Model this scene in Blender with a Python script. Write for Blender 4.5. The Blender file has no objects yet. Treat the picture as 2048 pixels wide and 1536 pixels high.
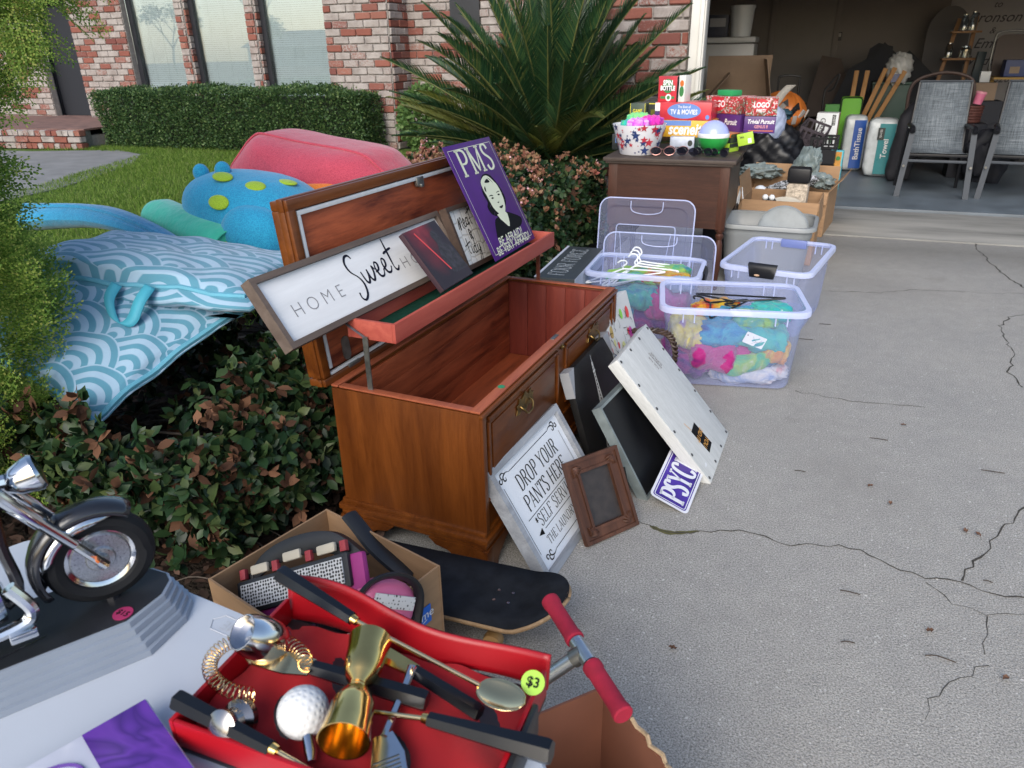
import bpy, bmesh, math, random
import numpy as np
from mathutils import Vector, Matrix
R=math.radians; PI=math.pi; rnd=random.Random(7)
S=bpy.context.scene; COL=S.collection
# ------------------------------------------------------------------ camera
cam=bpy.data.cameras.new('camera'); co=bpy.data.objects.new('camera',cam); COL.objects.link(co); S.camera=co
yaw,pitch,roll=R(21.42),R(24.5),R(-1.118)
h=Vector((-math.sin(yaw),math.cos(yaw),0)); up=Vector((0,0,1))
fw=h*math.cos(pitch)-up*math.sin(pitch); rt=fw.cross(up).normalized(); u=rt.cross(fw)
r2=rt*math.cos(roll)+u*math.sin(roll); u2=u*math.cos(roll)-rt*math.sin(roll)
co.matrix_world=Matrix(((r2.x,u2.x,-fw.x,0),(r2.y,u2.y,-fw.y,0),(r2.z,u2.z,-fw.z,1.45),(0,0,0,1)))
cam.sensor_width=36; cam.lens=1466/2048*36; cam.clip_start=.05; cam.clip_end=500
cam.dof.use_dof=True; cam.dof.focus_distance=2.3; cam.dof.aperture_fstop=9.0
# ------------------------------------------------------------------ sky, sun, exposure
W=bpy.data.worlds.new('World'); S.world=W; W.use_nodes=True
wn=W.node_tree.nodes; wl=W.node_tree.links
bg=wn['Background']; sk=wn.new('ShaderNodeTexSky'); sk.sky_type='NISHITA'; sk.sun_disc=False
SUN_EL,SUN_AZ=R(34),R(176)          # azimuth clockwise from +Y: the light comes from behind the camera
sk.sun_elevation=SUN_EL; sk.sun_rotation=SUN_AZ; sk.air_density=1.0; sk.dust_density=2.0; sk.ozone_density=1.0; sk.altitude=50
wl.new(sk.outputs[0],bg.inputs[0]); bg.inputs[1].default_value=.105
sl=bpy.data.lights.new('sun','SUN'); sl.energy=1.3; sl.angle=R(45); sl.color=(1,.965,.90)
so=bpy.data.objects.new('sun',sl); COL.objects.link(so)
sd=Vector((math.sin(SUN_AZ)*math.cos(SUN_EL),math.cos(SUN_AZ)*math.cos(SUN_EL),math.sin(SUN_EL)))
so.rotation_euler=sd.to_track_quat('Z','Y').to_euler(); so.location=(0,0,6)
S.view_settings.view_transform='Standard'; S.view_settings.look='None'; S.view_settings.exposure=1.15; S.view_settings.gamma=1
S.render.engine='CYCLES'; S.cycles.max_bounces=8; S.cycles.transparent_max_bounces=24; S.cycles.caustics_reflective=False; S.cycles.caustics_refractive=False
# ------------------------------------------------------------------ materials
MATS={}
class NT:
    def __init__(s,name):
        s.m=bpy.data.materials.new(name); s.m.use_nodes=True; s.t=s.m.node_tree; s.n=s.t.nodes; s.b=s.n['Principled BSDF']; s.o=s.n['Material Output']
    def new(s,t,**k):
        n=s.n.new('ShaderNode'+t)
        for a,v in k.items(): setattr(n,a,v)
        return n
    def l(s,a,b): s.t.links.new(a,b)
    def math(s,op,a,b=None,c=None):
        n=s.new('Math',operation=op)
        for i,x in enumerate((a,b,c)):
            if x is None: continue
            if isinstance(x,(int,float)): n.inputs[i].default_value=x
            else: s.l(x,n.inputs[i])
        return n.outputs[0]
    def coord(s,kind='Object',scale=(1,1,1),rot=(0,0,0)):
        tc=s.new('TexCoord'); mp=s.new('Mapping'); mp.inputs['Scale'].default_value=scale; mp.inputs['Rotation'].default_value=rot
        s.l(tc.outputs[kind],mp.inputs[0]); return mp.outputs[0]
    def noise(s,co,scale,detail=4,rough=.55,dist=0):
        n=s.new('TexNoise'); s.l(co,n.inputs['Vector']); n.inputs['Scale'].default_value=scale; n.inputs['Detail'].default_value=detail
        n.inputs['Roughness'].default_value=rough; n.inputs['Distortion'].default_value=dist; return n.outputs['Fac']
    def ramp(s,fac,stops,interp='LINEAR'):
        n=s.new('ValToRGB'); n.color_ramp.interpolation=interp; e=n.color_ramp.elements
        while len(e)<len(stops): e.new(.5)
        for i,(p,c) in enumerate(stops): e[i].position=p; e[i].color=(*c[:3],1)
        s.l(fac,n.inputs[0]); return n.outputs[0]
    def mix(s,fac,a,b,mode='MIX'):
        n=s.new('MixRGB',blend_type=mode)
        for i,x in enumerate((fac,a,b)):
            if isinstance(x,(int,float)): n.inputs[i].default_value=x
            elif isinstance(x,tuple): n.inputs[i].default_value=(*x[:3],1)
            else: s.l(x,n.inputs[i])
        return n.outputs[0]
    def bump(s,hgt,strength=.3,dist=.01):
        n=s.new('Bump'); n.inputs['Strength'].default_value=strength; n.inputs['Distance'].default_value=dist; s.l(hgt,n.inputs['Height']); s.l(n.outputs[0],s.b.inputs['Normal'])
    def set(s,col=None,rough=None,metal=None,spec=None,coat=None,sheen=None):
        b=s.b.inputs
        if col is not None:
            if isinstance(col,tuple): b['Base Color'].default_value=(*col[:3],1)
            else: s.l(col,b['Base Color'])
        if rough is not None:
            if isinstance(rough,(int,float)): b['Roughness'].default_value=rough
            else: s.l(rough,b['Roughness'])
        if metal is not None: b['Metallic'].default_value=metal
        if spec is not None: b['Specular IOR Level'].default_value=spec
        if coat is not None: b['Coat Weight'].default_value=coat; b['Coat Roughness'].default_value=.15
        if sheen is not None: b['Sheen Weight'].default_value=sheen
def sc(c,k): return tuple(min(1,max(0,x*k)) for x in c[:3])
def mat(name,col,rough=.55,metal=0,var=.12,vs=6,bump=0,bs=60,bd=.004,spec=.5,coat=None,sheen=None,col2=None,stretch=(1,1,1),detail=5):
    """plain stuff: noise between two tones, optional fine relief"""
    if name in MATS: return MATS[name]
    t=NT(name); co=t.coord('Object',stretch); f=t.noise(co,vs,detail)
    a,b=(sc(col,1-var),sc(col,1+var)) if col2 is None else (col,col2)
    t.set(t.ramp(f,[(.3,a),(.7,b)]),t.math('ADD',t.math('MULTIPLY',f,.2),rough-.1),metal,spec,coat,sheen)
    if bump: t.bump(t.noise(t.coord('Object',stretch),bs,3),bump,bd)
    MATS[name]=t.m; return t.m
def wood(name,c1,c2,axis=0,scale=6,rough=.35,coat=None,knots=False,fine=.25):
    if name in MATS: return MATS[name]
    t=NT(name); st=[9,9,9]; st[axis]=1
    co=t.coord('Object',tuple(st)); n1=t.noise(co,scale*.35,6,.6,.6); n2=t.noise(co,scale*3,4,.7)
    f=t.math('ADD',t.math('MULTIPLY',n1,1-fine),t.math('MULTIPLY',n2,fine))
    col=t.ramp(f,[(.40 if knots else .32,c1),(.5,tuple((a+b)/2 for a,b in zip(c1,c2))),(.60 if knots else .66,c2)])
    if knots:
        s2=[3.2,3.2,3.2]; s2[axis]=1.6
        v=t.new('TexVoronoi'); t.l(t.coord('Object',tuple(s2)),v.inputs['Vector']); v.inputs['Scale'].default_value=1.9
        k=t.ramp(v.outputs['Distance'],[(.03,(1,1,1)),(.12,(0,0,0))]); col=t.mix(k,col,sc(c1,.35))
        w=t.new('TexWave'); t.l(co,w.inputs['Vector']); w.inputs['Scale'].default_value=.6; w.inputs['Distortion'].default_value=9; w.inputs['Detail'].default_value=3
        col=t.mix(t.math('MULTIPLY',w.outputs['Fac'],.35),col,sc(c2,1.25))
    t.set(col,t.math('ADD',t.math('MULTIPLY',n2,.2),rough-.1),0,.32,coat); t.bump(n2,.08,.002)
    MATS[name]=t.m; return t.m
def island(name,stops,rough=.5,spec=.4,trans=0,bump=0,var=.0):
    """colour picked per loose piece (leaves, blades, bits)"""
    if name in MATS: return MATS[name]
    t=NT(name); g=t.new('NewGeometry'); oi=t.new('ObjectInfo')
    f=t.math('FRACT',t.math('ADD',g.outputs['Random Per Island'],oi.outputs['Random']))
    col=t.ramp(f,stops)
    t.set(col,rough,0,spec)
    if trans:
        tr=t.new('BsdfTranslucent'); t.l(col,tr.inputs[0]); mx=t.new('MixShader'); mx.inputs[0].default_value=trans
        t.l(t.b.outputs[0],mx.inputs[1]); t.l(tr.outputs[0],mx.inputs[2]); t.l(mx.outputs[0],t.o.inputs[0])
    MATS[name]=t.m; return t.m
# ------------------------------------------------------------------ mesh builder
class MB:
    def __init__(s): s.v=[]; s.f=[]; s.m=[]; s.uv=None
    def add(s,vs,fs,mi=0,T=None):
        o=len(s.v)
        for p in vs:
            p=Vector(p); s.v.append(T@p if T is not None else p)
        for f in fs: s.f.append([i+o for i in f]); s.m.append(mi)
        return s
    def box(s,c,d,T=None,b=0,mi=0):
        x,y,z=d[0]/2,d[1]/2,d[2]/2; cx,cy,cz=c
        if b<=0:
            vs=[(cx+i*x,cy+j*y,cz+k*z) for k in(-1,1) for j in(-1,1) for i in(-1,1)]
            fs=[(0,2,3,1),(4,5,7,6),(0,1,5,4),(2,6,7,3),(0,4,6,2),(1,3,7,5)]
            return s.add(vs,fs,mi,T)
        b=min(b,x*.99,y*.99,z*.99); bm=bmesh.new(); bmesh.ops.create_cube(bm,size=1)
        for v in bm.verts: v.co=Vector((v.co.x*2*x+cx,v.co.y*2*y+cy,v.co.z*2*z+cz))
        bmesh.ops.bevel(bm,geom=bm.edges[:],offset=b,segments=2,profile=.6,affect='EDGES'); return s.bm(bm,mi,T)
    def bm(s,bm,mi=0,T=None):
        bm.verts.ensure_lookup_table(); bm.verts.index_update()
        s.add([v.co for v in bm.verts],[[v.index for v in f.verts] for f in bm.faces],mi,T); bm.free(); return s
    def tube(s,pts,r,n=8,T=None,mi=0,cap=True,closed=False,flat=1):
        pts=[Vector(p) for p in pts]; k=len(pts); rs=r if isinstance(r,(list,tuple)) else [r]*k
        vs=[]; nrm=None
        for i,p in enumerate(pts):
            a=pts[i-1] if (i>0 or closed) else p; b=pts[(i+1)%k] if (i<k-1 or closed) else p
            t=(b-a); t=t.normalized() if t.length>1e-9 else Vector((0,0,1))
            if nrm is None: nrm=t.orthogonal().normalized() if abs(t.z)>.9 else t.cross(Vector((0,0,1))).normalized()
            nrm=(nrm-t*nrm.dot(t)); nrm=nrm.normalized() if nrm.length>1e-6 else t.orthogonal().normalized(); bi=t.cross(nrm)
            for j in range(n):
                a_=2*PI*j/n; vs.append(p+nrm*(math.cos(a_)*rs[i])+bi*(math.sin(a_)*rs[i]*flat))
        fs=[]
        for i in range(k if closed else k-1):
            i2=(i+1)%k
            for j in range(n): fs.append((i*n+j,i*n+(j+1)%n,i2*n+(j+1)%n,i2*n+j))
        if cap and not closed: fs.append(list(range(n))[::-1]); fs.append([(k-1)*n+j for j in range(n)])
        return s.add(vs,fs,mi,T)
    def lathe(s,prof,n=24,T=None,mi=0,sx=1,sy=1,cap=True):
        vs=[(r*math.cos(2*PI*j/n)*sx,r*math.sin(2*PI*j/n)*sy,z) for r,z in prof for j in range(n)]; fs=[]
        for i in range(len(prof)-1):
            for j in range(n): fs.append((i*n+j,i*n+(j+1)%n,(i+1)*n+(j+1)%n,(i+1)*n+j))
        if cap:
            if prof[0][0]>1e-4: fs.append(list(range(n))[::-1])
            if prof[-1][0]>1e-4: fs.append([(len(prof)-1)*n+j for j in range(n)])
        return s.add(vs,fs,mi,T)
    def prism(s,poly,z0,z1,T=None,mi=0):
        n=len(poly); vs=[(x,y,z0) for x,y in poly]+[(x,y,z1) for x,y in poly]
        fs=[list(range(n))[::-1],[n+i for i in range(n)]]+[(i,(i+1)%n,n+(i+1)%n,n+i) for i in range(n)]
        return s.add(vs,fs,mi,T)
    def poly(s,pts,z=0,T=None,mi=0): return s.add([(x,y,z) for x,y in pts],[list(range(len(pts)))],mi,T)
    def grid(s,fn,nu,nv,cu=False,cv=False,T=None,mi=0,uv=False):
        o=len(s.v); vs=[]
        for i in range(nu):
            for j in range(nv): vs.append(fn(i/(nu if cu else nu-1),j/(nv if cv else nv-1)))
        fs=[]
        for i in range(nu if cu else nu-1):
            for j in range(nv if cv else nv-1):
                i2,j2=(i+1)%nu,(j+1)%nv; fs.append((i*nv+j,i2*nv+j,i2*nv+j2,i*nv+j2))
        if uv:
            if s.uv is None: s.uv=[(0,0)]*o
            s.uv+= [(i/(nu-1),j/(nv-1)) for i in range(nu) for j in range(nv)]
        return s.add(vs,fs,mi,T)
    def blob(s,c,d,n=16,m=10,e=1,T=None,mi=0,fn=None):
        """closed ellipsoid-like lump; e<1 squarer; fn(dir)->radius factor"""
        def pw(x): return math.copysign(abs(x)**e,x)
        def f(u,v):
            a=2*PI*u; b=-PI/2+PI*v; q=Vector((pw(math.cos(b))*pw(math.cos(a)),pw(math.cos(b))*pw(math.sin(a)),pw(math.sin(b))))
            k=fn(q) if fn else 1
            return (c[0]+q.x*d[0]*k,c[1]+q.y*d[1]*k,c[2]+q.z*d[2]*k)
        return s.grid(f,n,m,cu=True,T=T,mi=mi)
    def ribbon(s,pts,w,z=0,T=None,mi=0,closed=False):
        pts=[Vector((p[0],p[1])) for p in pts]; k=len(pts); ws=w if isinstance(w,(list,tuple)) else [w]*k; vs=[]
        for i,p in enumerate(pts):
            a=pts[i-1] if (i>0 or closed) else p; b=pts[(i+1)%k] if (i<k-1 or closed) else p
            t=b-a; t=t.normalized() if t.length>1e-9 else Vector((1,0)); n=Vector((-t.y,t.x))*ws[i]/2
            vs+=[(p.x+n.x,p.y+n.y,z),(p.x-n.x,p.y-n.y,z)]
        fs=[(2*i,2*i+1,2*((i+1)%k)+1,2*((i+1)%k)) for i in range(k if closed else k-1)]
        return s.add(vs,fs,mi,T)
    def build(s,name,mats,parent=None,smooth=35,sub=0,solid=0):
        me=bpy.data.meshes.new(name); me.from_pydata([tuple(v) for v in s.v],[],s.f); 
        mats=mats if isinstance(mats,(list,tuple)) else [mats]
        for m in mats: me.materials.append(m)
        me.polygons.foreach_set('material_index',s.m)
        if s.uv:
            l=me.uv_layers.new(); uv=s.uv+[(0,0)]*(len(s.v)-len(s.uv))
            for lp in me.loops: l.data[lp.index].uv=uv[lp.vertex_index]
        if smooth: me.polygons.foreach_set('use_smooth',[True]*len(me.polygons)); me.set_sharp_from_angle(angle=R(smooth))
        me.update(); o=bpy.data.objects.new(name,me); COL.objects.link(o)
        if parent: o.parent=parent
        if solid: q=o.modifiers.new('s','SOLIDIFY'); q.thickness=solid; q.offset=0
        if sub: q=o.modifiers.new('d','SUBSURF'); q.levels=sub; q.render_levels=sub
        return o
def cr(pts,n=6,closed=False):
    """smooth curve through points"""
    P=[Vector(p) for p in pts]; k=len(P); out=[]
    for i in range(k if closed else k-1):
        p1,p2=P[i],P[(i+1)%k]; p0=P[i-1] if (i>0 or closed) else p1; p3=P[(i+2)%k] if (i<k-2 or closed) else p2
        for j in range(n):
            t=j/n; out.append(.5*((2*p1)+(p2-p0)*t+(2*p0-5*p1+4*p2-p3)*t*t+(3*p1-p0-3*p2+p3)*t**3))
    if not closed: out.append(P[-1])
    return out
def rrect(w,d,r,n=5,cx=0,cy=0):
    out=[]
    for sx,sy,a0 in((1,1,0),(-1,1,90),(-1,-1,180),(1,-1,270)):
        for i in range(n+1):
            a=R(a0+90*i/n); out.append((cx+sx*(w/2-r)+r*math.cos(a),cy+sy*(d/2-r)+r*math.sin(a)))
    return out
def TR(x=0,y=0,z=0,rx=0,ry=0,rz=0,s=1):
    M=Matrix.Translation((x,y,z))@Matrix.Rotation(R(rz),4,'Z')@Matrix.Rotation(R(ry),4,'Y')@Matrix.Rotation(R(rx),4,'X')
    return M if s==1 else M@Matrix.Diagonal((s,s,s,1) if not isinstance(s,tuple) else (*s,1))
def lean(x,y,z,psi,ln,rho=0):
    """frame of a flat thing leaning back: origin bottom-left corner, X along its foot, Y up its face, Z out of the face"""
    e=Vector((math.cos(R(psi)),math.sin(R(psi)),0)); b=Vector((-math.sin(R(psi)),math.cos(R(psi)),0)); q=Vector((0,0,1))*math.cos(R(ln))+b*math.sin(R(ln))
    a=e*math.cos(R(rho))+q*math.sin(R(rho)); c=-e*math.sin(R(rho))+q*math.cos(R(rho)); n=a.cross(c)
    return Matrix(((a.x,c.x,n.x,x),(a.y,c.y,n.y,y),(a.z,c.z,n.z,z),(0,0,0,1)))
def frm(o,x,y):
    x=Vector(x).normalized(); y=Vector(y); z=x.cross(y).normalized(); y=z.cross(x)
    return Matrix(((x.x,y.x,z.x,o[0]),(x.y,y.y,z.y,o[1]),(x.z,y.z,z.z,o[2]),(0,0,0,1)))
def tag(o,label=None,cat=None,group=None,kind=None):
    for k,v in(('label',label),('category',cat),('group',group),('kind',kind)):
        if v: o[k]=v
    return o
def thing(name,label,cat,M=None,group=None):
    o=bpy.data.objects.new(name,None); COL.objects.link(o); o.empty_display_size=.1
    if M is not None: o.matrix_world=M
    return tag(o,label,cat,group)
def solo(mb,name,mats,label,cat,M=None,group=None,**k):
    o=mb.build(name,mats,None,**k)
    if M is not None: o.matrix_world=M
    return tag(o,label,cat,group)
def dup(o,M=None,label=None,parent=None):
    c=o.copy(); COL.objects.link(c); c.parent=parent
    if M is not None: c.matrix_world=M
    if label: c['label']=label
    for ch in list(o.children): dup(ch,None,None,c)
    return c
def struct(mb,name,mats,M=None,parent=None,**k):
    o=mb.build(name,mats,parent,**k)
    if M is not None: o.matrix_world=M
    if not parent: o['kind']='structure'
    return o
TXT={}
def text(body,size,m,parent,x=0,y=0,z=.001,shear=0,bold=0,align='CENTER',rz=0,wx=1,name='lettering',spc=1,T=None):
    """flat print in the parent's XY plane"""
    key=(body,shear,bold,align,spc)
    if key not in TXT:
        cu=bpy.data.curves.new('t','FONT'); cu.body=body; cu.size=1; cu.shear=shear; cu.offset=bold; cu.align_x=align; cu.align_y='CENTER'; cu.resolution_u=3; cu.space_character=spc
        o=bpy.data.objects.new('t',cu); COL.objects.link(o); dg=bpy.context.evaluated_depsgraph_get()
        me=bpy.data.meshes.new_from_object(o.evaluated_get(dg)); bpy.data.objects.remove(o); bpy.data.curves.remove(cu); TXT[key]=me
    me=TXT[key].copy(); me.materials.clear(); me.materials.append(m); o=bpy.data.objects.new(name,me); COL.objects.link(o)
    o.parent=parent; L=TR(x,y,z,0,0,rz)@Matrix.Diagonal((size*wx,size,1,1)); o.matrix_local=(T@L) if T is not None else L; return o
def scatter(name,bv,bf,rot,pos,mats,mi=None,parent=None,smooth=False):
    """many alike small faces in one mesh: bv (k,3), bf (f,n), rot (N,3,3) incl. scale, pos (N,3)"""
    bv=np.asarray(bv,float); bf=np.asarray(bf,int); N=len(pos); k=len(bv); f,n=bf.shape
    V=np.einsum('nij,kj->nki',rot,bv)+np.asarray(pos)[:,None,:]; F=(bf[None]+ (np.arange(N)*k)[:,None,None]).reshape(-1)
    me=bpy.data.meshes.new(name); me.vertices.add(N*k); me.vertices.foreach_set('co',V.reshape(-1).astype(np.float32))
    me.loops.add(N*f*n); me.loops.foreach_set('vertex_index',F.astype(np.int32)); me.polygons.add(N*f)
    me.polygons.foreach_set('loop_start',np.arange(0,N*f*n,n,dtype=np.int32)); me.polygons.foreach_set('loop_total',np.full(N*f,n,dtype=np.int32))
    for m in (mats if isinstance(mats,(list,tuple)) else [mats]): me.materials.append(m)
    if mi is not None: me.polygons.foreach_set('material_index',np.repeat(np.asarray(mi,dtype=np.int32),f))
    if smooth: me.polygons.foreach_set('use_smooth',np.ones(N*f,dtype=bool))
    me.update(); me.validate(); o=bpy.data.objects.new(name,me); COL.objects.link(o)
    if parent: o.parent=parent
    return o
NR=np.random.default_rng(5)
def rotframes(ydir,tilt=.5,scale=1,spin=None):
    """frames whose Y axis follows ydir (N,3) with random roll"""
    y=np.asarray(ydir,float); y=y/np.linalg.norm(y,axis=1,keepdims=True); N=len(y)
    a=NR.normal(size=(N,3)); 
    if spin is not None: a=spin+a*tilt
    x=np.cross(y,a); x/=np.linalg.norm(x,axis=1,keepdims=True)+1e-9; z=np.cross(x,y)
    s=np.broadcast_to(np.asarray(scale,float),(N,))[:,None,None]
    return np.stack([x,y,z],axis=2)*s
# stroke lettering with serifs (print on signs)
SER={ 'D':(.78,[[(.16,0),(.16,1)],[(.16,.98),(.42,.98),(.64,.82),(.7,.5),(.64,.18),(.42,.02),(.16,.02)]],[(.16,0),(.16,1)]),
'R':(.76,[[(.16,0),(.16,1)],[(.16,.98),(.44,.98),(.6,.87),(.6,.63),(.44,.5),(.16,.5)],[(.4,.5),(.68,0)]],[(.16,0),(.16,1),(.68,0)]),
'O':(.82,[[(.41,1),(.18,.88),(.09,.5),(.18,.12),(.41,0),(.64,.12),(.73,.5),(.64,.88),(.41,1)]],[]),
'P':(.7,[[(.16,0),(.16,1)],[(.16,.98),(.44,.98),(.62,.86),(.62,.6),(.44,.47),(.16,.47)]],[(.16,0),(.16,1)]),
'Y':(.76,[[(.08,1),(.38,.48),(.38,0)],[(.68,1),(.38,.48)]],[(.08,1),(.68,1),(.38,0)]),
'U':(.78,[[(.14,1),(.14,.28),(.24,.05),(.4,0),(.56,.05),(.64,.28),(.64,1)]],[(.14,1),(.64,1)]),
'A':(.76,[[(.08,0),(.38,1),(.68,0)],[(.2,.34),(.56,.34)]],[(.08,0),(.68,0)]),
'N':(.82,[[(.14,0),(.14,1),(.68,0),(.68,1)]],[(.14,0),(.14,1),(.68,1)]),
'T':(.7,[[(.35,0),(.35,1)],[(.05,.97),(.65,.97)],[(.05,.97),(.05,.8)],[(.65,.97),(.65,.8)]],[(.35,0)]),
'S':(.62,[[(.52,.8),(.46,.95),(.3,1),(.14,.92),(.12,.74),(.22,.6),(.42,.46),(.53,.3),(.5,.1),(.32,0),(.16,.04),(.1,.2)]],[]),
'H':(.82,[[(.15,0),(.15,1)],[(.67,0),(.67,1)],[(.15,.52),(.67,.52)]],[(.15,0),(.15,1),(.67,0),(.67,1)]),
'E':(.68,[[(.15,0),(.15,1)],[(.15,.98),(.58,.98),(.58,.84)],[(.15,.52),(.46,.52)],[(.15,.02),(.6,.02),(.6,.18)]],[(.15,0),(.15,1)]),
'F':(.64,[[(.15,0),(.15,1)],[(.15,.98),(.58,.98),(.58,.82)],[(.15,.52),(.46,.52)]],[(.15,0),(.15,1)]),
'L':(.64,[[(.15,0),(.15,1)],[(.15,.02),(.58,.02),(.58,.2)]],[(.15,0),(.15,1)]),
'V':(.74,[[(.08,1),(.37,0),(.66,1)]],[(.08,1),(.66,1)]),'I':(.36,[[(.18,0),(.18,1)]],[(.18,0),(.18,1)]),
'C':(.74,[[(.64,.78),(.56,.95),(.4,1),(.18,.88),(.09,.5),(.18,.12),(.4,0),(.58,.06),(.65,.22)]],[]),
'M':(.98,[[(.14,0),(.14,1),(.48,.08),(.82,1),(.82,0)]],[(.14,0),(.14,1),(.82,1),(.82,0)]),' ':(.34,[],[]),
'*':(.45,[[(.22,.5),(.22,.95)],[(.05,.6),(.39,.85)],[(.05,.85),(.39,.6)]],[]),'8':(.6,[[(.3,1),(.14,.9),(.14,.66),(.3,.55),(.46,.66),(.46,.9),(.3,1)],[(.3,.55),(.1,.42),(.1,.12),(.3,0),(.5,.12),(.5,.42),(.3,.55)]],[])}
def serif(body,size,m,parent,x=0,y=0,z=.001,w=.1,wx=1,slant=0,rz=0,align='CENTER',name='lettering',ser=.2,gap=.04):
    mb=MB(); px=0
    for ch in body:
        adv,st,se=SER[ch]
        for q in st:
            q=[(px+a*wx,b) for a,b in q]; P=cr([(a,b,0) for a,b in q],5) if len(q)>4 and ch in 'DROPUSC8' else [Vector((a,b,0)) for a,b in q]
            if len(q)==3 or ch in 'NMVAY':
                for i in range(len(q)-1):
                    dx,dy=q[i+1][0]-q[i][0],q[i+1][1]-q[i][1]; thin=.5 if (dx*dy>0 and ch in'AYVM') or (ch=='N' and abs(dx)<.01) else 1
                    if abs(dy)<.05: thin=.5
                    mb.ribbon([q[i],q[i+1]],w*thin,z)
            else:
                ws=[]
                for i,p in enumerate(P):
                    a=P[max(i-1,0)];b=P[min(i+1,len(P)-1)];d=(b-a); vv=abs(d.y)/(d.length+1e-9); ws.append(w*(.45+.65*vv))
                mb.ribbon([(p.x,p.y) for p in P],ws,z)
        for a,b in se:
            yy=.025 if b<.5 else .975; mb.ribbon([(px+a*wx-ser/2,yy),(px+a*wx+ser/2,yy)],w*.45,z)
        px+=adv*wx+gap
    px-=gap; sh={'CENTER':-px/2,'LEFT':0}[align]
    for v in mb.v: v.x=(v.x+sh)+slant*v.y; v.y-=.5
    o=mb.build(name,m,parent,smooth=0); o.matrix_local=TR(x,y,0,0,0,rz)@Matrix.Diagonal((size,size,1,1)); return o
# ------------------------------------------------------------------ the setting: ground, drive, lawn
t=NT('concrete'); c1=t.coord('Object'); f1=t.noise(c1,1.1,5,.6); f2=t.noise(c1,210,3,.75); f3=t.noise(c1,14,5,.65)
sp=t.new('TexVoronoi'); t.l(c1,sp.inputs['Vector']); sp.inputs['Scale'].default_value=190
base=t.ramp(f2,[(.32,(.13,.126,.112)),(.5,(.385,.372,.342)),(.70,(.61,.59,.545))])
base=t.mix(.55,base,t.ramp(f1,[(.3,(.74,.74,.75)),(.65,(1.0,.98,.95))]),'MULTIPLY')
base=t.mix(.5,base,t.ramp(f3,[(.3,(.72,.72,.73)),(.7,(1,1,1))]),'MULTIPLY')
spk=t.ramp(sp.outputs['Color'],[(.90,(0,0,0)),(.96,(1,1,1))]); base=t.mix(t.math('MULTIPLY',spk,.6),base,(.72,.70,.66))
st=t.noise(c1,2.6,3,.5); base=t.mix(t.ramp(st,[(.66,(0,0,0)),(.78,(.45,.45,.45))]),base,(.16,.145,.12))
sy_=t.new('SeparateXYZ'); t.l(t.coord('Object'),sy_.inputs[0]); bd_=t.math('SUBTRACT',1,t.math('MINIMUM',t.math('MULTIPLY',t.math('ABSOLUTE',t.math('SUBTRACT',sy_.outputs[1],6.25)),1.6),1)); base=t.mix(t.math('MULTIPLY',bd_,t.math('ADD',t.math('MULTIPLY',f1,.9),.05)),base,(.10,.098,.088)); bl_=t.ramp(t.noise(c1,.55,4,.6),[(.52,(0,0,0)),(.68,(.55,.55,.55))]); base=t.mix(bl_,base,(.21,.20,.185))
t.set(base,.88,0,.3); t.bump(t.math('ADD',f2,t.math('MULTIPLY',sp.outputs['Distance'],.6)),.55,.004); CONC=t.m
t=NT('smooth_concrete'); c1=t.coord('Object',(.5,2.2,1)); f1=t.noise(c1,1.6,6,.6); f2=t.noise(t.coord('Object'),120,3,.7)
base=t.ramp(f1,[(.25,(.13,.13,.12)),(.5,(.27,.265,.245)),(.75,(.36,.35,.32))]); base=t.mix(.35,base,t.ramp(f2,[(.3,(.6,.6,.6)),(.7,(1,1,1))]),'MULTIPLY')
t.set(base,.8,0,.3); t.bump(f2,.2,.002); CONS=t.m
SOIL=mat('mulch',(.035,.027,.021),.95,var=.5,vs=30,bump=.9,bs=45,bd=.03,spec=.15)
TURF=mat('turf_base',(.08,.13,.03),.95,var=.4,vs=9,bump=.4,bs=60,bd=.02,spec=.1)
g=MB(); g.add([(-150,-150,-.03),(150,-150,-.03),(150,150,-.03),(-150,150,-.03)],[(0,1,2,3)]); struct(g,'ground',SOIL)
g=MB(); g.box((3.0,1.0,-.06),(8.6,11.2,.12),b=.008); drive=struct(g,'driveway',CONC)
g=MB(); g.box((3.0,7.18,-.052),(8.6,1.14,.12),b=.01); struct(g,'driveway_apron',CONS)
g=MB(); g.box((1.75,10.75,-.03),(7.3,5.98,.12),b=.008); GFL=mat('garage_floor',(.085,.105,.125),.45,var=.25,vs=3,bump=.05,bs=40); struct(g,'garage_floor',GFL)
g=MB(); g.poly([(-22,10.9),(-22,-4),(-3.0,-4),(-2.9,1),(-3.1,4),(-2.9,5.6),(-2.8,11.2)],-.004); struct(g,'lawn',TURF)
g=MB(); g.prism([(-16,9.0),(-12.4,9.3),(-11,9.8),(-10.1,9.4),(-9.4,8.6),(-8.9,7.6),(-8.45,6.5),(-8.3,5.2),(-12,2.5),(-17,4)],-.05,.012); struct(g,'front_path',mat('path_concrete',(.19,.19,.188),.85,var=.2,vs=3,bump=.2,bs=80))
g=MB(); g.add([(-60,-7,-.02),(60,-7,-.02),(60,-15,-.02),(-60,-15,-.02)],[(3,2,1,0)]); struct(g,'road',mat('asphalt',(.05,.05,.052),.9,var=.2,vs=3,bump=.3,bs=90))
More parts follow.
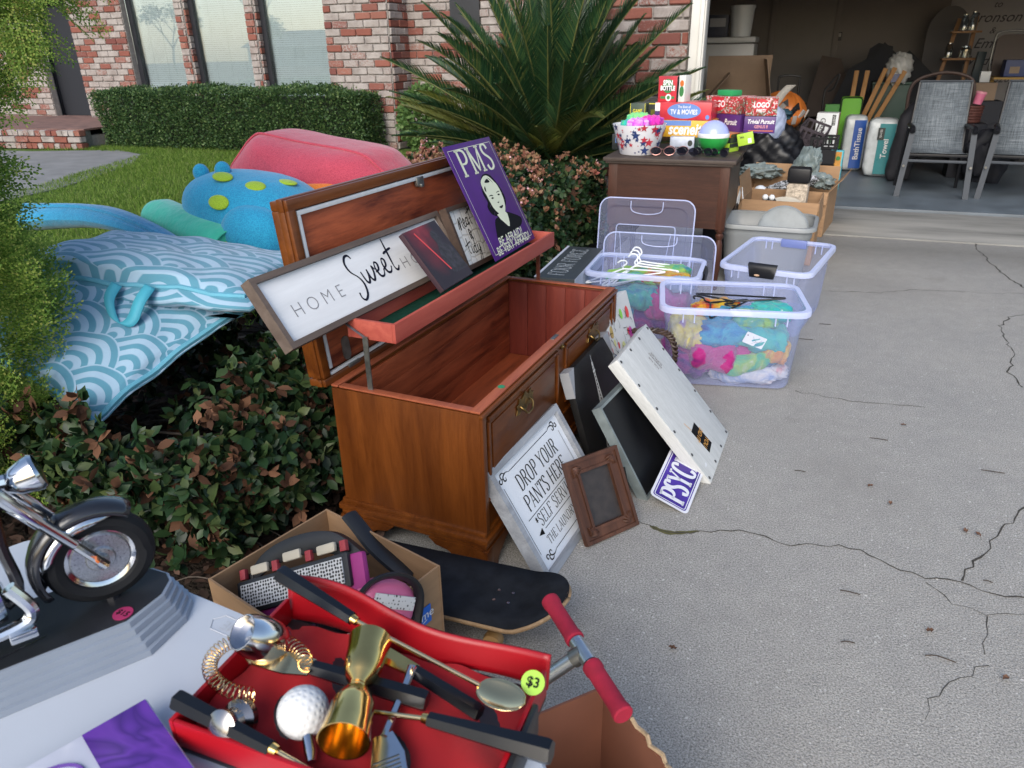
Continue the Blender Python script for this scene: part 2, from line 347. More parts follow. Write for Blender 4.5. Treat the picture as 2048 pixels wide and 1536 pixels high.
CR=[(0.006,[(-0.37,2.064),(-0.319,2.045),(-0.25,2.029),(-0.159,2.072),(-0.038,2.127),(0.042,2.107),(0.119,2.092),(0.208,2.118),(0.296,2.142),(0.381,2.111),(0.433,2.074),(0.499,2.061),(0.59,2.074),(0.642,2.057),(0.703,2.047),(0.766,2.059)]),(0.008,[(0.594,2.082),(0.643,2.194),(0.699,2.285),(0.732,2.36),(0.761,2.42),(0.796,2.461),(0.825,2.517),(0.876,2.592)]),(0.005,[(0.497,2.036),(0.559,1.967),(0.64,1.932),(0.751,1.987)]),(0.004,[(0.646,1.934),(0.631,1.858),(0.607,1.773)]),(0.012,[(1.421,7.619),(1.375,7.41),(1.393,7.169),(1.317,6.954),(1.338,6.742),(1.325,6.434),(1.332,6.173),(1.343,5.96),(1.368,5.677),(1.44,5.323)]),(0.006,[(0.204,4.962),(0.383,4.985),(0.56,5.02),(0.772,5.155),(0.977,5.197),(1.201,5.214),(1.43,5.276)]),(0.009,[(1.339,4.835),(1.221,4.742),(1.14,4.566),(1.127,4.428),(1.118,4.254),(1.125,4.11),(1.072,3.924),(1.05,3.852),(1.062,3.734),(1.071,3.678)]),(0.005,[(0.099,3.308),(0.227,3.278),(0.432,3.278),(0.633,3.31)]),(0.003,[(0.607,1.737),(0.515,1.634),(0.457,1.565),(0.439,1.496)])]
DB=[(0.426,2.929),(0.527,3.086),(0.138,2.565),(0.68,2.342),(0.289,1.91),(0.483,1.814),(0.277,1.691),(-0.154,1.516),(0.497,1.715),(0.638,1.696),(0.8,2.796),(0.374,2.539),(0.13,4.003),(0.646,2.35),(0.231,4.285),(0.432,2.442),(0.667,2.097)]

CRK=mat('crack_dirt',(.045,.04,.033),.95,var=.4,vs=60); MOSS=mat('crack_moss',(.09,.085,.03),.95,var=.5,vs=50)
for w,q in CR:
    P=[]
    for i in range(len(q)-1):
        a=Vector((*q[i],0));b=Vector((*q[i+1],0)); L=(b-a).length; k=max(2,int(L/.03)); n=Vector((-(b-a).y,(b-a).x,0)).normalized()
        for j in range(k): P.append(a.lerp(b,j/k)+n*rnd.uniform(-1,1)*min(.012,L*.12))
    P.append(Vector((*q[-1],0))); mb=MB(); mb.ribbon([(p.x,p.y) for p in P],[w*rnd.uniform(.25,1.0) for p in P],.0015); mb.build('crack',CRK,drive if q[0][1]<6.6 else drive,smooth=0)
mb=MB(); q=CR[0][1][1:4]; mb.ribbon(cr([(*p,0) for p in q],6),[.006,.012,.02,.014,.018,.022,.024,.016,.02,.012,.012,.01,.004],.001); mb.build('moss',MOSS,drive,smooth=0)
TW=mat('twig_bark',(.05,.035,.025),.9,var=.4,vs=90); DL=mat('dry_leaf_bit',(.12,.06,.035),.85,var=.5,vs=60)
for i,(x,y) in enumerate(DB):
    mb=MB(); a=rnd.uniform(0,PI)
    if i%2==0:
        L=rnd.uniform(.012,.04); mb.tube(cr([(-L,0,.004),(-.2*L,rnd.uniform(-.006,.006),.006),(L,rnd.uniform(-.01,.01),.003)],4),.0016,5); solo(mb,'twig',TW,'thin dry twig lying on the grey concrete drive','twig',TR(x,y,.001,0,0,R(a)*57),'dry twigs scattered on the drive')
    else:
        mb.grid(lambda u,v:((u-.5)*.022,(v-.5)*.014*math.sin(PI*min(max(u,.05),.95)),.003+.008*abs(v-.5)+.006*math.sin(u*7+i)**2),6,4); solo(mb,'leaf_bit',DL,'crumbled brown leaf bit lying on the grey concrete drive','leaf','fallen leaf bits on the drive'and TR(x,y,.001,0,0,a*57),'fallen leaf bits on the drive')
# ------------------------------------------------------------------ the brick house
t=NT('used_brick'); oi=t.new('ObjectInfo'); ge=t.new('NewGeometry'); rr=t.math('FRACT',t.math('ADD',oi.outputs['Random'],ge.outputs['Random Per Island']))
c1=t.new('NewGeometry').outputs['Position']; n1=t.noise(c1,38,5,.75); n2=t.noise(c1,7,3,.6)
red=t.ramp(t.math('FRACT',t.math('MULTIPLY',rr,7.3)),[(0,(.20,.070,.052)),(.4,(.26,.098,.073)),(.7,(.165,.060,.052)),(1,(.30,.13,.095))])
wht=t.ramp(n2,[(.3,(.26,.225,.21)),(.7,(.40,.365,.345))])
thr=t.math('SUBTRACT',t.math('MULTIPLY',rr,.95),.10)
f=t.math('MULTIPLY',t.math('SUBTRACT',t.math('ADD',thr,t.math('MULTIPLY',n1,1.1)),.72),4.5); f=t.math('MINIMUM',t.math('MAXIMUM',f,0),1)
col=t.mix(f,red,wht); col=t.mix(.4,col,t.ramp(t.noise(c1,60,4,.7),[(.3,(.6,.58,.57)),(.7,(1,1,1))]),'MULTIPLY')
t.set(col,.85,0,.25); t.bump(n1,.5,.006); BRK=t.m
MORT=mat('mortar',(.27,.25,.235),.95,var=.2,vs=20,bump=.5,bs=80,bd=.006)
DARK=mat('dark_bronze_frame',(.012,.013,.018),.4,var=.2); WHT=mat('white_trim_paint',(.60,.59,.55),.5,var=.06,vs=4)
house=thing('brick_house','house of whitewashed red used brick with three tall windows and an open garage','house',TR(0,0,0))
BR,BC,BM=.285,.1125,.016; BMESH=[]
for k in range(6):
    bm=bmesh.new(); bmesh.ops.create_cube(bm,size=1)
    for v in bm.verts: v.co=Vector((v.co.x*(BR-BM),v.co.y*(BC-BM),v.co.z*.05))+Vector((rnd.uniform(-.004,.004),rnd.uniform(-.004,.004),rnd.uniform(-.004,.004)))
    bmesh.ops.bevel(bm,geom=bm.edges[:],offset=.009,segments=1,affect='EDGES'); me=bpy.data.meshes.new('brick'); bm.to_mesh(me); bm.free(); me.materials.append(BRK); BMESH.append(me)
def wallpart(name,M,L,H,z0=0,sel=lambda x,y:True,skip=lambda x,y:False,depth=.12,joined=True,shift=0):
    """mortar backing with proud bricks; M: X along the wall, Y up, Z out"""
    mb=MB(); mb.box((L/2,(z0+H)/2,-depth/2),(L,H-z0,depth)); w=mb.build(name,MORT,house,smooth=0); w.matrix_local=M
    jb=MB(); k=0; j0=int(z0/BC)
    for j in range(j0,int(H/BC)):
        x=(0 if (j+shift)%2 else -BR/2)
        while x<L-.02:
            a=max(x,0); b=min(x+BR,L); ln=b-a; xc=(a+b)/2; yc=(j+.5)*BC; x+=BR
            if ln<.05 or skip(xc,yc): continue
            T=TR(xc,yc,.004+rnd.uniform(-.004,.005),0,0,rnd.uniform(-.5,.5))@Matrix.Diagonal(((ln-BM)/(BR-BM),1,1,1)); me=BMESH[rnd.randrange(6)]
            if sel(xc,yc):
                o=bpy.data.objects.new('brick',me); COL.objects.link(o); o.parent=w; o.matrix_local=T
            else: jb.add([v.co for v in me.vertices],[list(p.vertices) for p in me.polygons],0,T); k+=1
    if k: o=jb.build('bricks',BRK,w,smooth=0); o['kind']='stuff'
    return w
def WX(x,y,flip=False): return frm((x,y,0),(1,0,0),(0,0,1))           # wall facing -Y
def WYp(x,y): return frm((x,y,0),(0,1,0),(0,0,1))                      # wall facing +X
wallpart('pillar_wall',WX(-7.38,11.0),1.15,2.9,sel=lambda x,y:y<2.35 and (x>.75 or y>.85))
wallpart('pillar_side_wall',WYp(-6.23,11.002),.6,2.9,sel=lambda x,y:.9<y<2.3,shift=1)
wallpart('recessed_wall',WX(-6.228,11.6),3.4,2.9,sel=lambda x,y:False)
wallpart('door_side_wall',WX(-14.1,12.1),1.42,3.0,sel=lambda x,y:.3<y<2.3)
wallpart('mullion_column',WX(-11.38,12.1),.2,3.0,sel=lambda x,y:.95<y<2.4,depth=.16); wallpart('mullion_side',WYp(-11.176,12.104),.15,3.0,sel=lambda x,y:False,shift=1,depth=.02)
wallpart('mullion_column',WX(-9.78,12.1),.2,3.0,sel=lambda x,y:.95<y<2.4,depth=.16); wallpart('mullion_side',WYp(-9.576,12.104),.15,3.0,sel=lambda x,y:False,shift=1,depth=.02)
wallpart('porch_wall',WX(-19.5,12.2),4.27,3.0,sel=lambda x,y:False)
wallpart('garage_front_wall',WX(-2.95,7.72),1.78,3.0,sel=lambda x,y:y>1.15 and y<2.3 and x>.35)
wallpart('garage_side_wall',frm((-2.95,11.6,0),(0,-1,0),(0,0,1)),3.86,3.0,sel=lambda x,y:False)
mb=MB(); mb.box((-10.2,12.5,.35),(5.4,.3,.7)); mb.build('under_window_wall',MORT,house)
# porch: brick steps and deck
pb=MB(); pb.box((-15,11.1,.10),(6.2,2.6,.2)); pd=pb.build('porch_deck',MORT,house)
for j,(zz,hh,bl) in enumerate([(.055,.1,.12),(.165,.1,.28),(.27,.1,.12)]):
    x=-17.6; T0=frm((0,0,0),(1,0.10,0),(0,0,1)); i=0
    while x<-11.8:
        me=BMESH[i%6]; o=bpy.data.objects.new('brick',me); COL.objects.link(o); o.parent=pd
        o.matrix_local=Matrix.Translation((x+bl/2,9.78+.10*(x+11.8)-(.0 if j<2 else .0),zz))@T0@Matrix.Diagonal(((bl-.012)/(BR-BM),1,3.0,1)); x+=bl; i+=1
pb=MB(); pb.prism([(-17.8,9.2),(-11.8,9.8),(-11.9,10.1),(-17.8,10.1)],0,.29); pb.build('step_core',MORT,pd)
DK=mat('porch_paving',(.16,.09,.075),.9,var=.35,vs=5,bump=.3,bs=30); pb=MB(); pb.prism([(-18,9.35),(-11.85,9.93),(-11.9,12.4),(-18,12.4)],.295,.325); pb.build('porch_top',DK,pd)
# screen door
dm=thing('screen_door','black mesh screen door in the brick porch','door',TR(-14.7,12.45,.325))
SCR=mat('black_screen',(.010,.012,.018),.6,var=.3,vs=300); q=MB(); q.box((0,0,1.05),(1.12,.02,2.1)); q.build('screen',SCR,dm)
for x in(-.58,.58): q=MB(); q.box((x,-.02,1.05),(.06,.06,2.14),b=.006); q.build('door_stile',DARK,dm)
q=MB(); q.tube([(.45,-.06,1.0),(.45,-.09,1.0),(.36,-.09,1.0)],.01,6); q.build('handle',mat('brass',(.5,.36,.14),.3,1),dm)
q=MB(); q.box((-14.7,12.75,1.5),(1.9,.1,3.0)); q.build('dark_door_backing',mat('dark_doorway',(.02,.02,.024),.9),house)  # dark box added behind the door to close off the bright sky gap
# windows with blinds
t=NT('window_glass'); fr=t.new('Fresnel'); fr.inputs[0].default_value=1.7; gl=t.new('BsdfGlossy'); gl.inputs['Roughness'].default_value=.015; gl.inputs[0].default_value=(.95,1,1,1)
tr=t.new('BsdfTransparent'); tr.inputs[0].default_value=(.88,.97,1,1); mx=t.new('MixShader'); t.l(t.math('ADD',t.math('MULTIPLY',fr.outputs[0],1.3),.12),mx.inputs[0]); t.l(tr.outputs[0],mx.inputs[1]); t.l(gl.outputs[0],mx.inputs[2]); t.l(mx.outputs[0],t.o.inputs[0]); PANE=t.m
BLIND=mat('white_blind',(.80,.84,.86),.5,var=.03)
for x0,x1 in((-12.66,-11.35),(-11.15,-9.75),(-9.55,-7.2)):
    w=MB(); 
    for xx in(x0+.05,x1-.04): w.box((xx,12.24,1.65),(.1 if xx<x0+.06 else .07,.06,2.1))
    w.box(((x0+x1)/2,12.24,.62),(x1-x0,.06,.06)); wf=w.build('window',DARK,house)
    w=MB(); w.add([(x0,12.26,.6),(x1,12.26,.6),(x1,12.26,2.75),(x0,12.26,2.75)],[(0,1,2,3)]); w.build('pane',PANE,wf)
    w=MB()
    for k in range(60): w.box(((x0+x1)/2,12.34,.62+k*.036),(x1-x0-.06,.003,.033),TR(0,0,0))
    for xx in(.25,.5,.75): w.tube([(x0+(x1-x0)*xx,12.33,.6),(x0+(x1-x0)*xx,12.33,2.75)],.0015,4)
    w.build('blind',BLIND,wf,smooth=0)['kind']='stuff'
    w=MB(); w.box(((x0+x1)/2,12.6,1.7),(x1-x0,.02,2.4)); w.build('room_backing',mat('room_dark',(.25,.25,.26),.9),wf)
q=MB(); q.box((-5.2,11.58,2.3),(.5,.05,1.2)); q.build('dark_window_frame',DARK,house)
# eaves and porch post above the picture (the windows mirror them)
q=MB(); q.box((-12,12.2,2.95),(13,.7,.12)); q.build('eave',WHT,house)
# garage shell
GW=mat('garage_wall_paint',(.23,.212,.210),.85,var=.06,vs=2); sh=[((-1.85,10.7,1.35),(.1,5.8,2.7)),((5.4,10.7,1.35),(.1,5.9,2.7)),((1.75,13.55,1.35),(7.3,.1,2.7)),((1.75,10.7,2.7),(7.3,6,.1))]
for n,(c_,d_) in zip(('garage_left_wall','garage_right_wall','garage_back_wall','garage_ceiling'),sh): q=MB(); q.box(c_,d_); q.build(n,GW,house)
q=MB(); q.box((2.2,7.72,2.62),(6.6,.16,.7)); q.build('garage_header',WHT,house)
q=MB(); q.box((-1.08,7.70,1.3),(.135,.2,2.6),b=.012); q.box((-1.045,7.585,1.3),(.035,.03,2.6),b=.004); q.build('door_jamb',WHT,house)
DP=mat('inner_door_paint',(.20,.185,.18),.6,var=.05); dr=thing('inner_door','grey flat door in the back wall of the garage','door',TR(-.28,13.48,.03))
q=MB(); q.box((0,0,1.02),(.86,.04,2.04)); q.build('leaf',DP,dr)
for x in(-.47,.47): q=MB(); q.box((x,-.015,1.04),(.08,.05,2.08),b=.005); q.build('door_casing',GW,dr)
sw=thing('light_switch','small dark light switch plate on the garage back wall','switch',TR(.24,13.49,1.55)); q=MB(); q.box((0,0,0),(.075,.012,.12),b=.003); q.build('plate',DARK,sw); q=MB(); q.box((0,-.01,.02),(.05,.01,.05)); q.build('rocker',mat('switch_grey',(.3,.3,.3),.4),sw)
# ------------------------------------------------------------------ plants
LV=[(0,0,0),(-.24,.3,.05),(0,.3,0),(.24,.3,.05),(-.27,.62,.04),(0,.62,-.01),(.27,.62,.04),(0,1,-.06)]
LF=[(0,2,1),(0,3,2),(1,2,5),(1,5,4),(2,3,6),(2,6,5),(4,5,7),(5,6,7)]
GRN=island('hawthorn_leaf_green',[(0,(.008,.022,.010)),(.4,(.016,.042,.016)),(.75,(.032,.060,.020)),(1,(.065,.085,.03))],.42,.28,.1)
DEAD=island('hawthorn_leaf_dead',[(0,(.04,.020,.013)),(.5,(.09,.045,.027)),(1,(.17,.085,.05))],.75,.12,.1)
TIP=island('hawthorn_young_tip',[(0,(.20,.07,.05)),(.25,(.30,.13,.08)),(.5,(.36,.20,.12)),(.75,(.24,.17,.08)),(1,(.42,.20,.16))],.6,.3,.2)
FLW=island('hawthorn_flower_pink',[(0,(.60,.28,.34)),(1,(.75,.50,.52))],.7,.2,.2)
REDL=island('hawthorn_leaf_red',[(0,(.16,.03,.03)),(.6,(.30,.07,.06)),(1,(.36,.16,.11))],.5,.4,.15)
BARK=mat('shrub_bark',(.085,.068,.055),.9,var=.35,vs=40,bump=.5,bs=90)
def unit(n): v=NR.normal(size=(n,3)); return v/np.linalg.norm(v,axis=1,keepdims=True)
def rosettes(cen,nrm,nl,length,spread):
    """leaf frames in whorls round shoot tips"""
    N=len(cen); c=np.repeat(cen,nl,0); n=np.repeat(nrm,nl,0); d=n*(1-spread)+unit(N*nl)*spread*1.15; d[:,2]+=.10
    L=length*NR.uniform(.6,1.15,N*nl); rot=rotframes(d,.6,1,spin=n); rot*=L[:,None,None]
    return c+unit(N*nl)*.006,rot
def hedge_points(n,x0,x1,y0,y1,top,front):
    """points on the outside of a mounded shrub: top, drive side (+X), near end (-Y)"""
    P=[];Nn=[]
    for _ in range(n):
        r=NR.random(); x=NR.uniform(x0,x1); y=NR.uniform(y0,y1); bx=(x-(x0+x1)/2)/((x1-x0)/2); by=(y-(y0+y1)/2)/((y1-y0)/2)
        zt=top*(1-.22*abs(bx)**3-.18*abs(by)**3)+.05*math.sin(x*9+y*5)+NR.normal()*.035
        if r<front: z=NR.uniform(.22,1)*zt; px=x1-.16*(z/top)**2+.08*math.sin(y*7+z*9)+NR.normal()*.04; P.append((px,y,z)); Nn.append((.85,-.35,.35))
        elif r<front*1.55: z=NR.uniform(.22,1)*zt; P.append((x,y0+.05*math.sin(x*8)+NR.normal()*.05,z)); Nn.append((.2,-.9,.35))
        elif r<front*1.55+.12: P.append((x,y,NR.uniform(.2,.9)*zt)); Nn.append((.3,-.3,.8))
        else: P.append((x,y,zt)); Nn.append((bx*.4,by*.3-.1,.9))
    return np.array(P),np.array(Nn)
def shrub(label,x0,x1,y0,y1,top,front,n,dead,tip,flower,red=0,pieces=0):
    cx,cy=(x0+x1)/2,(y0+y1)/2; s=thing('hawthorn_shrub',label,'shrub',TR(cx,cy,0),'hawthorn shrubs in the bed beside the drive'); o0=np.array([cx,cy,0])
    P,Nn=hedge_points(n,x0,x1,y0,y1,top,front); ok=~((P[:,0]<-1.80)&(P[:,1]>1.50)&(P[:,1]<3.25)&(P[:,2]>.40+.06*(P[:,1]>2.62))); P,Nn=P[ok],Nn[ok]; n=len(P); P=P-o0; topm=Nn[:,2]>.8; r=NR.random(n)
    for nm,sel,m,nl,ln,spd in(('foliage',r>=dead,GRN,7,.052,.75),('dead_leaves',(r<dead)&~topm,DEAD,6,.050,.9),('young_tips',topm&(r<tip),TIP,9,.036,.45),('red_leaves',topm&(r<red),REDL,6,.042,.5)):
        if sel.sum()==0: continue
        c=P[sel].copy(); 
        if nm in('young_tips','red_leaves'): c[:,2]+=.02
        else: c-=Nn[sel]*NR.uniform(0,.05,(len(c),1))
        pos,rot=rosettes(c,Nn[sel],nl,ln,spd)
        if nm=='foliage' and pieces:
            me=[]
            for k in range(3):
                b=MB(); b.add([(x,y,z*(1+.8*k)) for x,y,z in LV],LF); oo=b.build('leaf',GRN,s,smooth=60); me.append(oo.data); bpy.data.objects.remove(oo)
            wp=pos+o0; cand=np.where((wp[:,0]>x1-.3)&(wp[:,1]<2.3)&(wp[:,2]>.12))[0]; pick=NR.choice(cand,min(pieces,len(cand)),replace=False)
            for i in pick:
                o=bpy.data.objects.new('leaf',me[i%3]); COL.objects.link(o); o.parent=s; M=Matrix.Identity(4)
                for a in range(3):
                    for b in range(3): M[a][b]=float(rot[i][a][b])*1.15
                    M[a][3]=float(pos[i][a])
                o.matrix_local=M
            keep=np.ones(len(pos),bool); keep[pick]=False; pos,rot=pos[keep],rot[keep]
        scatter(nm,LV,LF,rot,pos,m,None,s)['kind']='stuff'
    if flower:
        sel=topm&(NR.random(n)<flower); c=P[sel]+np.array([0,0,.035]); k=7; pos=np.repeat(c,k,0)+NR.normal(size=(len(c)*k,3))*.013
        scatter('blossoms',[(-.5,-.5,0),(.5,-.5,0),(.5,.5,0),(-.5,.5,0)],[(0,1,2,3)],rotframes(unit(len(pos)),1,.011),pos,FLW,None,s)['kind']='stuff'
    b=MB()
    for i in range(40):
        ax,ay=NR.uniform(-.35,.35)*(x1-x0),NR.uniform(-.4,.4)*(y1-y0); j=NR.integers(len(P)); e=P[j]-Nn[j]*.03
        m1=(ax*.6+e[0]*.4+NR.normal()*.04,ay*.6+e[1]*.4+NR.normal()*.04,e[2]*.5); b.tube(cr([(ax,ay,-.02),m1,tuple(e)],5),[.011-.0009*q for q in range(11)],5)
    b.build('stems',BARK,s)['kind']='stuff'
    return s
shrub('dark leafy hawthorn shrub with dead brown leaves under the patterned blue cushions',-3.0,-1.42,1.34,2.45,.47,.55,2600,.26,.05,0,0,280)
shrub('hawthorn shrub behind the cedar chest under the blue dinosaur float',-3.15,-1.42,2.3,3.5,.58,.3,1700,.12,.7,.10,.25)
shrub('rosy tipped hawthorn shrub beside the purple tin sign',-3.05,-1.55,3.45,4.6,.70,.34,2300,.10,.95,.14,.06)
shrub('rosy tipped hawthorn shrub beside the old wooden desk',-3.0,-1.42,4.5,5.75,.70,.40,2400,.12,.95,.12,.04)
# litter under the shrubs
n=4200; pos=np.stack([-1.12-1.8*NR.random(n)**1.15,NR.uniform(.4,2.7,n),NR.uniform(0,.025,n)],1); LIT=island('leaf_litter_brown',[(0,(.022,.014,.011)),(.5,(.05,.03,.022)),(1,(.10,.06,.045))],.85,.2)
lo=scatter('leaf_litter',LV,LF,rotframes(np.stack([NR.normal(size=n),NR.normal(size=n),NR.normal(size=n)*.25],1),.3,NR.uniform(.03,.06,n),spin=np.array([0,0,1.])),pos,LIT); tag(lo,'dry dark brown leaf litter under the shrubs','litter',kind='stuff')
b=MB()
for i in range(60):
    x,y=NR.uniform(-2.4,-1.2),NR.uniform(.7,1.9); a=NR.uniform(0,6.3); L=NR.uniform(.06,.2); b.tube(cr([(x,y,.015),(x+L*.5*math.cos(a),y+L*.5*math.sin(a),.03+NR.random()*.03),(x+L*math.cos(a+.3),y+L*math.sin(a+.3),.015)],4),.0022,4)
tag(b.build('dead_twigs',BARK),'fine dead twigs lying in the leaf litter','twigs',kind='stuff')
# lawn
n=130000; x=NR.uniform(-12.6,-2.9,n); y=2.0+8.4*NR.random(n)**1.0; k=(y<10.9+0*x)&~((x<-8.2-.35*(y-5.2)*(y>5.2))&(y<9.6)&(x<-8.35+ (8.6-y)*0)&((x< -8.3-.42*np.clip(y-5.2,0,4))))
x,y=x[k],y[k]; n=len(x); pos=np.stack([x,y,np.full(n,-.004)],1); d=NR.normal(size=(n,3))*.45; d[:,2]=1
GRS=island('grass_blade',[(0,(.12,.22,.032)),(.5,(.19,.31,.05)),(.85,(.25,.36,.08)),(1,(.30,.33,.12))],.6,.3,.5)
go=scatter('lawn_grass',[(-.07,0,0),(.07,0,0),(.05,.6,.08),(0,1,.25),(-.05,.6,.08)],[(0,1,2,3,4)],rotframes(d,1,NR.uniform(.035,.075,n)*(1+.25*np.sin(x*1.7)*np.sin(y*1.3))),pos,GRS); tag(go,'soft green lawn in front of the house','grass',kind='stuff')
# clipped hedge under the windows
hd=thing('clipped_hedge','long clipped dark green box hedge under the house windows','hedge',TR(-9.05,10.5,0)); q=MB(); q.box((0,.05,.43),(5.0,.55,.80),b=.1); q.build('dark_core',mat('hedge_core',(.010,.018,.008),.95,var=.3),hd)  # core is a plain dark box filling the hedge behind its leaves
n=46000; w=rnd; fx=NR.uniform(-2.62,2.62,n); r=NR.random(n); pos=np.zeros((n,3)); nr=np.zeros((n,3))
for i in range(n):
    edge=.09*(abs(fx[i])/2.62)**8
    if r[i]<.34: pos[i]=(fx[i],NR.uniform(-.36,.4),.915-edge*1.2); nr[i]=(0,-.1,1)
    elif r[i]<.86: zz=NR.uniform(0.02,.92); pos[i]=(fx[i],-.37+.05*((zz/.92)**6)+edge,zz); nr[i]=(0,-1,.35)
    else: pos[i]=(2.62*(1 if r[i]<.93 else -1),NR.uniform(-.36,.4),NR.uniform(.02,.9)); nr[i]=((1 if r[i]<.93 else -1),-.2,.3)
wob=.045*np.sin(pos[:,0]*3.1)*np.sin(pos[:,2]*5+1)+.03*np.sin(pos[:,0]*11+pos[:,2]*7); pos+=nr*(wob[:,None]+NR.normal(size=(n,1))*.028)
BOX=island('box_leaf',[(0,(.022,.055,.020)),(.45,(.05,.105,.035)),(.8,(.085,.155,.05)),(1,(.15,.21,.07))],.5,.35,.3)
scatter('foliage',LV,LF,rotframes(nr*.8+unit(n)*.8,1,NR.uniform(.028,.048,n)),pos,BOX,None,hd)['kind']='stuff'
# leafy green bush by the wall
bs=thing('green_bush','light green leafy bush growing beside the recessed brick wall','bush',TR(-5.55,10.7,0)); n=2600; d=unit(n); pos=d*np.array([.42,.35,.5])*NR.uniform(.6,1,(n,1))+np.array([0,0,.5])
LG=island('light_green_leaf',[(0,(.06,.13,.035)),(1,(.16,.26,.08))],.5,.4,.3); scatter('foliage',LV,LF,rotframes(d+unit(n)*.8,1,NR.uniform(.06,.10,n)),pos,LG,None,bs)['kind']='stuff'
q=MB(); 
for i in range(7): q.tube([(0,0,0),tuple(pos[i*50])],.008,5)
q.build('stems',BARK,bs)
# sago palm
PLM=island('sago_leaflet',[(0,(.010,.034,.016)),(.5,(.022,.062,.024)),(.85,(.040,.085,.028)),(1,(.08,.105,.03))],.42,.4,.12)
PLY=island('sago_leaflet_young',[(0,(.05,.075,.014)),(1,(.14,.14,.028))],.4,.5,.1); RAC=mat('sago_rachis',(.11,.12,.035),.5,var=.3,vs=20)
pal=thing('sago_palm','large sago palm with stiff dark green fronds in front of the house','palm',TR(-2.24,6.8,0))
q=MB(); q.lathe([(.16,-.02),(.2,.1),(.19,.3),(.12,.46),(.0,.5)],16); 
for i in range(60): a=i*2.4; zz=.05+.4*i/60; q.box((0,0,0),(.05,.06,.03),TR(.185*math.cos(a),.185*math.sin(a),zz,0,-35,math.degrees(a)))
q.build('trunk',mat('sago_trunk',(.07,.05,.035),.95,var=.4,vs=20,bump=.6,bs=30),pal)
FM=[]
for k in range(7):
    L=1.55*(.86+.05*k); droop=(.05,.12,.20,.30,.08,.16,.36)[k]; rows=96; mb=MB(); pts=[]
    for i in range(25):
        s=i/24; pts.append(Vector((0,L*s*(1-.12*droop*s*s),L*(.10*s-droop*.62*s**2.4))))
    mb.tube(pts,[.012*(1-.85*i/24)+.0015 for i in range(25)],5,mi=1)
    for i in range(rows):
        s=.10+.9*(i+.5)/rows; q_=s*24; a=pts[int(min(q_,23))]; b_=pts[min(int(q_)+1,24)]; p=a.lerp(b_,q_-int(min(q_,23))); tn=(b_-a).normalized()
        ll=.215*(math.sin(PI*min(1,.12+.88*s))**.55)*(1 if s<.93 else .75)+.02
        for sg in(-1,1):
            sd_=Vector((sg,0,0)); upv=sd_.cross(tn)*sg; dr=(sd_*(.82-.35*s)+tn*(.50+.55*s)+upv*.42).normalized()
            jit=Vector((rnd.uniform(-.05,.05),rnd.uniform(-.05,.05),rnd.uniform(-.05,.05))); dr=(dr+jit).normalized(); wv=tn*.0075; e=p+dr*ll+Vector((0,0,-.018)); m=p+dr*ll*.5
            mb.add([p-wv,p+wv,m+wv,e,m-wv],[(0,1,2,3,4)])
    o=mb.build('frond',[PLM,RAC],pal,smooth=0); FM.append(o.data); bpy.data.objects.remove(o)
    me2=FM[-1].copy(); me2.materials[0]=PLY; FM.append(me2)
for i in range(150):
    ring=i/150; el=84-82*ring**.80+rnd.uniform(-5,5); az=i*137.5+rnd.uniform(-9,9); yg=1 if (ring>.55 and rnd.random()<.35) else 0
    o=bpy.data.objects.new('frond',FM[2*rnd.randrange(7)+yg]); COL.objects.link(o); o.parent=pal; s=rnd.uniform(.90,1.10)*(1 if ring<.85 else .86)
    o.matrix_local=Matrix.Translation((0,0,.44))@Matrix.Rotation(R(az),4,'Z')@Matrix.Rotation(R(el),4,'X')@Matrix.Translation((0,.06,0))@Matrix.Rotation(R(rnd.uniform(-25,25)),4,'Y')@Matrix.Diagonal((s,s,s,1))
# thuja on the left
SPV=[];SPF=[]
def twiglet(p,d,L,w,lvl):
    """flat scaly spray: quads along a branching fan in the XY plane"""
    global SPV,SPF
    n=Vector((-d.y,d.x,0)); k=max(2,int(L/.0085)); 
    for i in range(k):
        a=p+d*(L*i/k); b=p+d*(L*(i+.95)/k); ww=w*(1-.45*i/k); zz=Vector((0,0,.0012*((i%2)*2-1))); o=len(SPV)
        SPV+= [a,(a+b)/2+n*ww+zz,b,(a+b)/2-n*ww-zz]; SPF.append((o,o+1,o+2,o+3))
    if lvl:
        m=int(L/(.016 if lvl==2 else .011))
        for i in range(1,m):
            s=i/m; sg=1 if i%2 else -1; ang=R(38+8*rnd.random())*sg; dd=Vector((d.x*math.cos(ang)-d.y*math.sin(ang),d.x*math.sin(ang)+d.y*math.cos(ang),.0))
            twiglet(p+d*(L*s)+Vector((0,0,rnd.uniform(-.004,.004))),dd,L*(.52 if lvl==2 else .5)*(1-.6*s)+.008,w*.85,lvl-1)
twiglet(Vector((0,0,0)),Vector((0,1,0)),.17,.0056,2)
THU=island('thuja_scale',[(0,(.10,.19,.035)),(.4,(.18,.30,.055)),(.8,(.30,.40,.08)),(1,(.45,.47,.14))],.65,.25,.5)
th=thing('thuja_shrub','feathery bright green thuja with drooping scaly sprays','thuja',TR(-2.80,1.46,0)); q=MB(); q.tube([(0,0,-.02),(.02,.02,.8),(0,.04,1.6),(.03,.05,2.3)],[.05,.042,.03,.015],8); q.build('trunk',BARK,th)
n=1700; a=NR.uniform(0,2*PI,n); zz=NR.uniform(.12,2.3,n); rad=(.34*(1-.25*(zz/2.3)**2)+.04*np.sin(zz*9+a*2))*NR.uniform(.55,1.05,n)*np.where(zz<.30,.8,1); lo_=np.clip((1.05-zz)/.8,0,1); pos=np.stack([rad*np.cos(a)+.20*lo_,rad*np.sin(a)-.12*lo_,zz],1); d=np.stack([np.cos(a),np.sin(a),NR.uniform(-.1,.9,n)],1)+unit(n)*.3
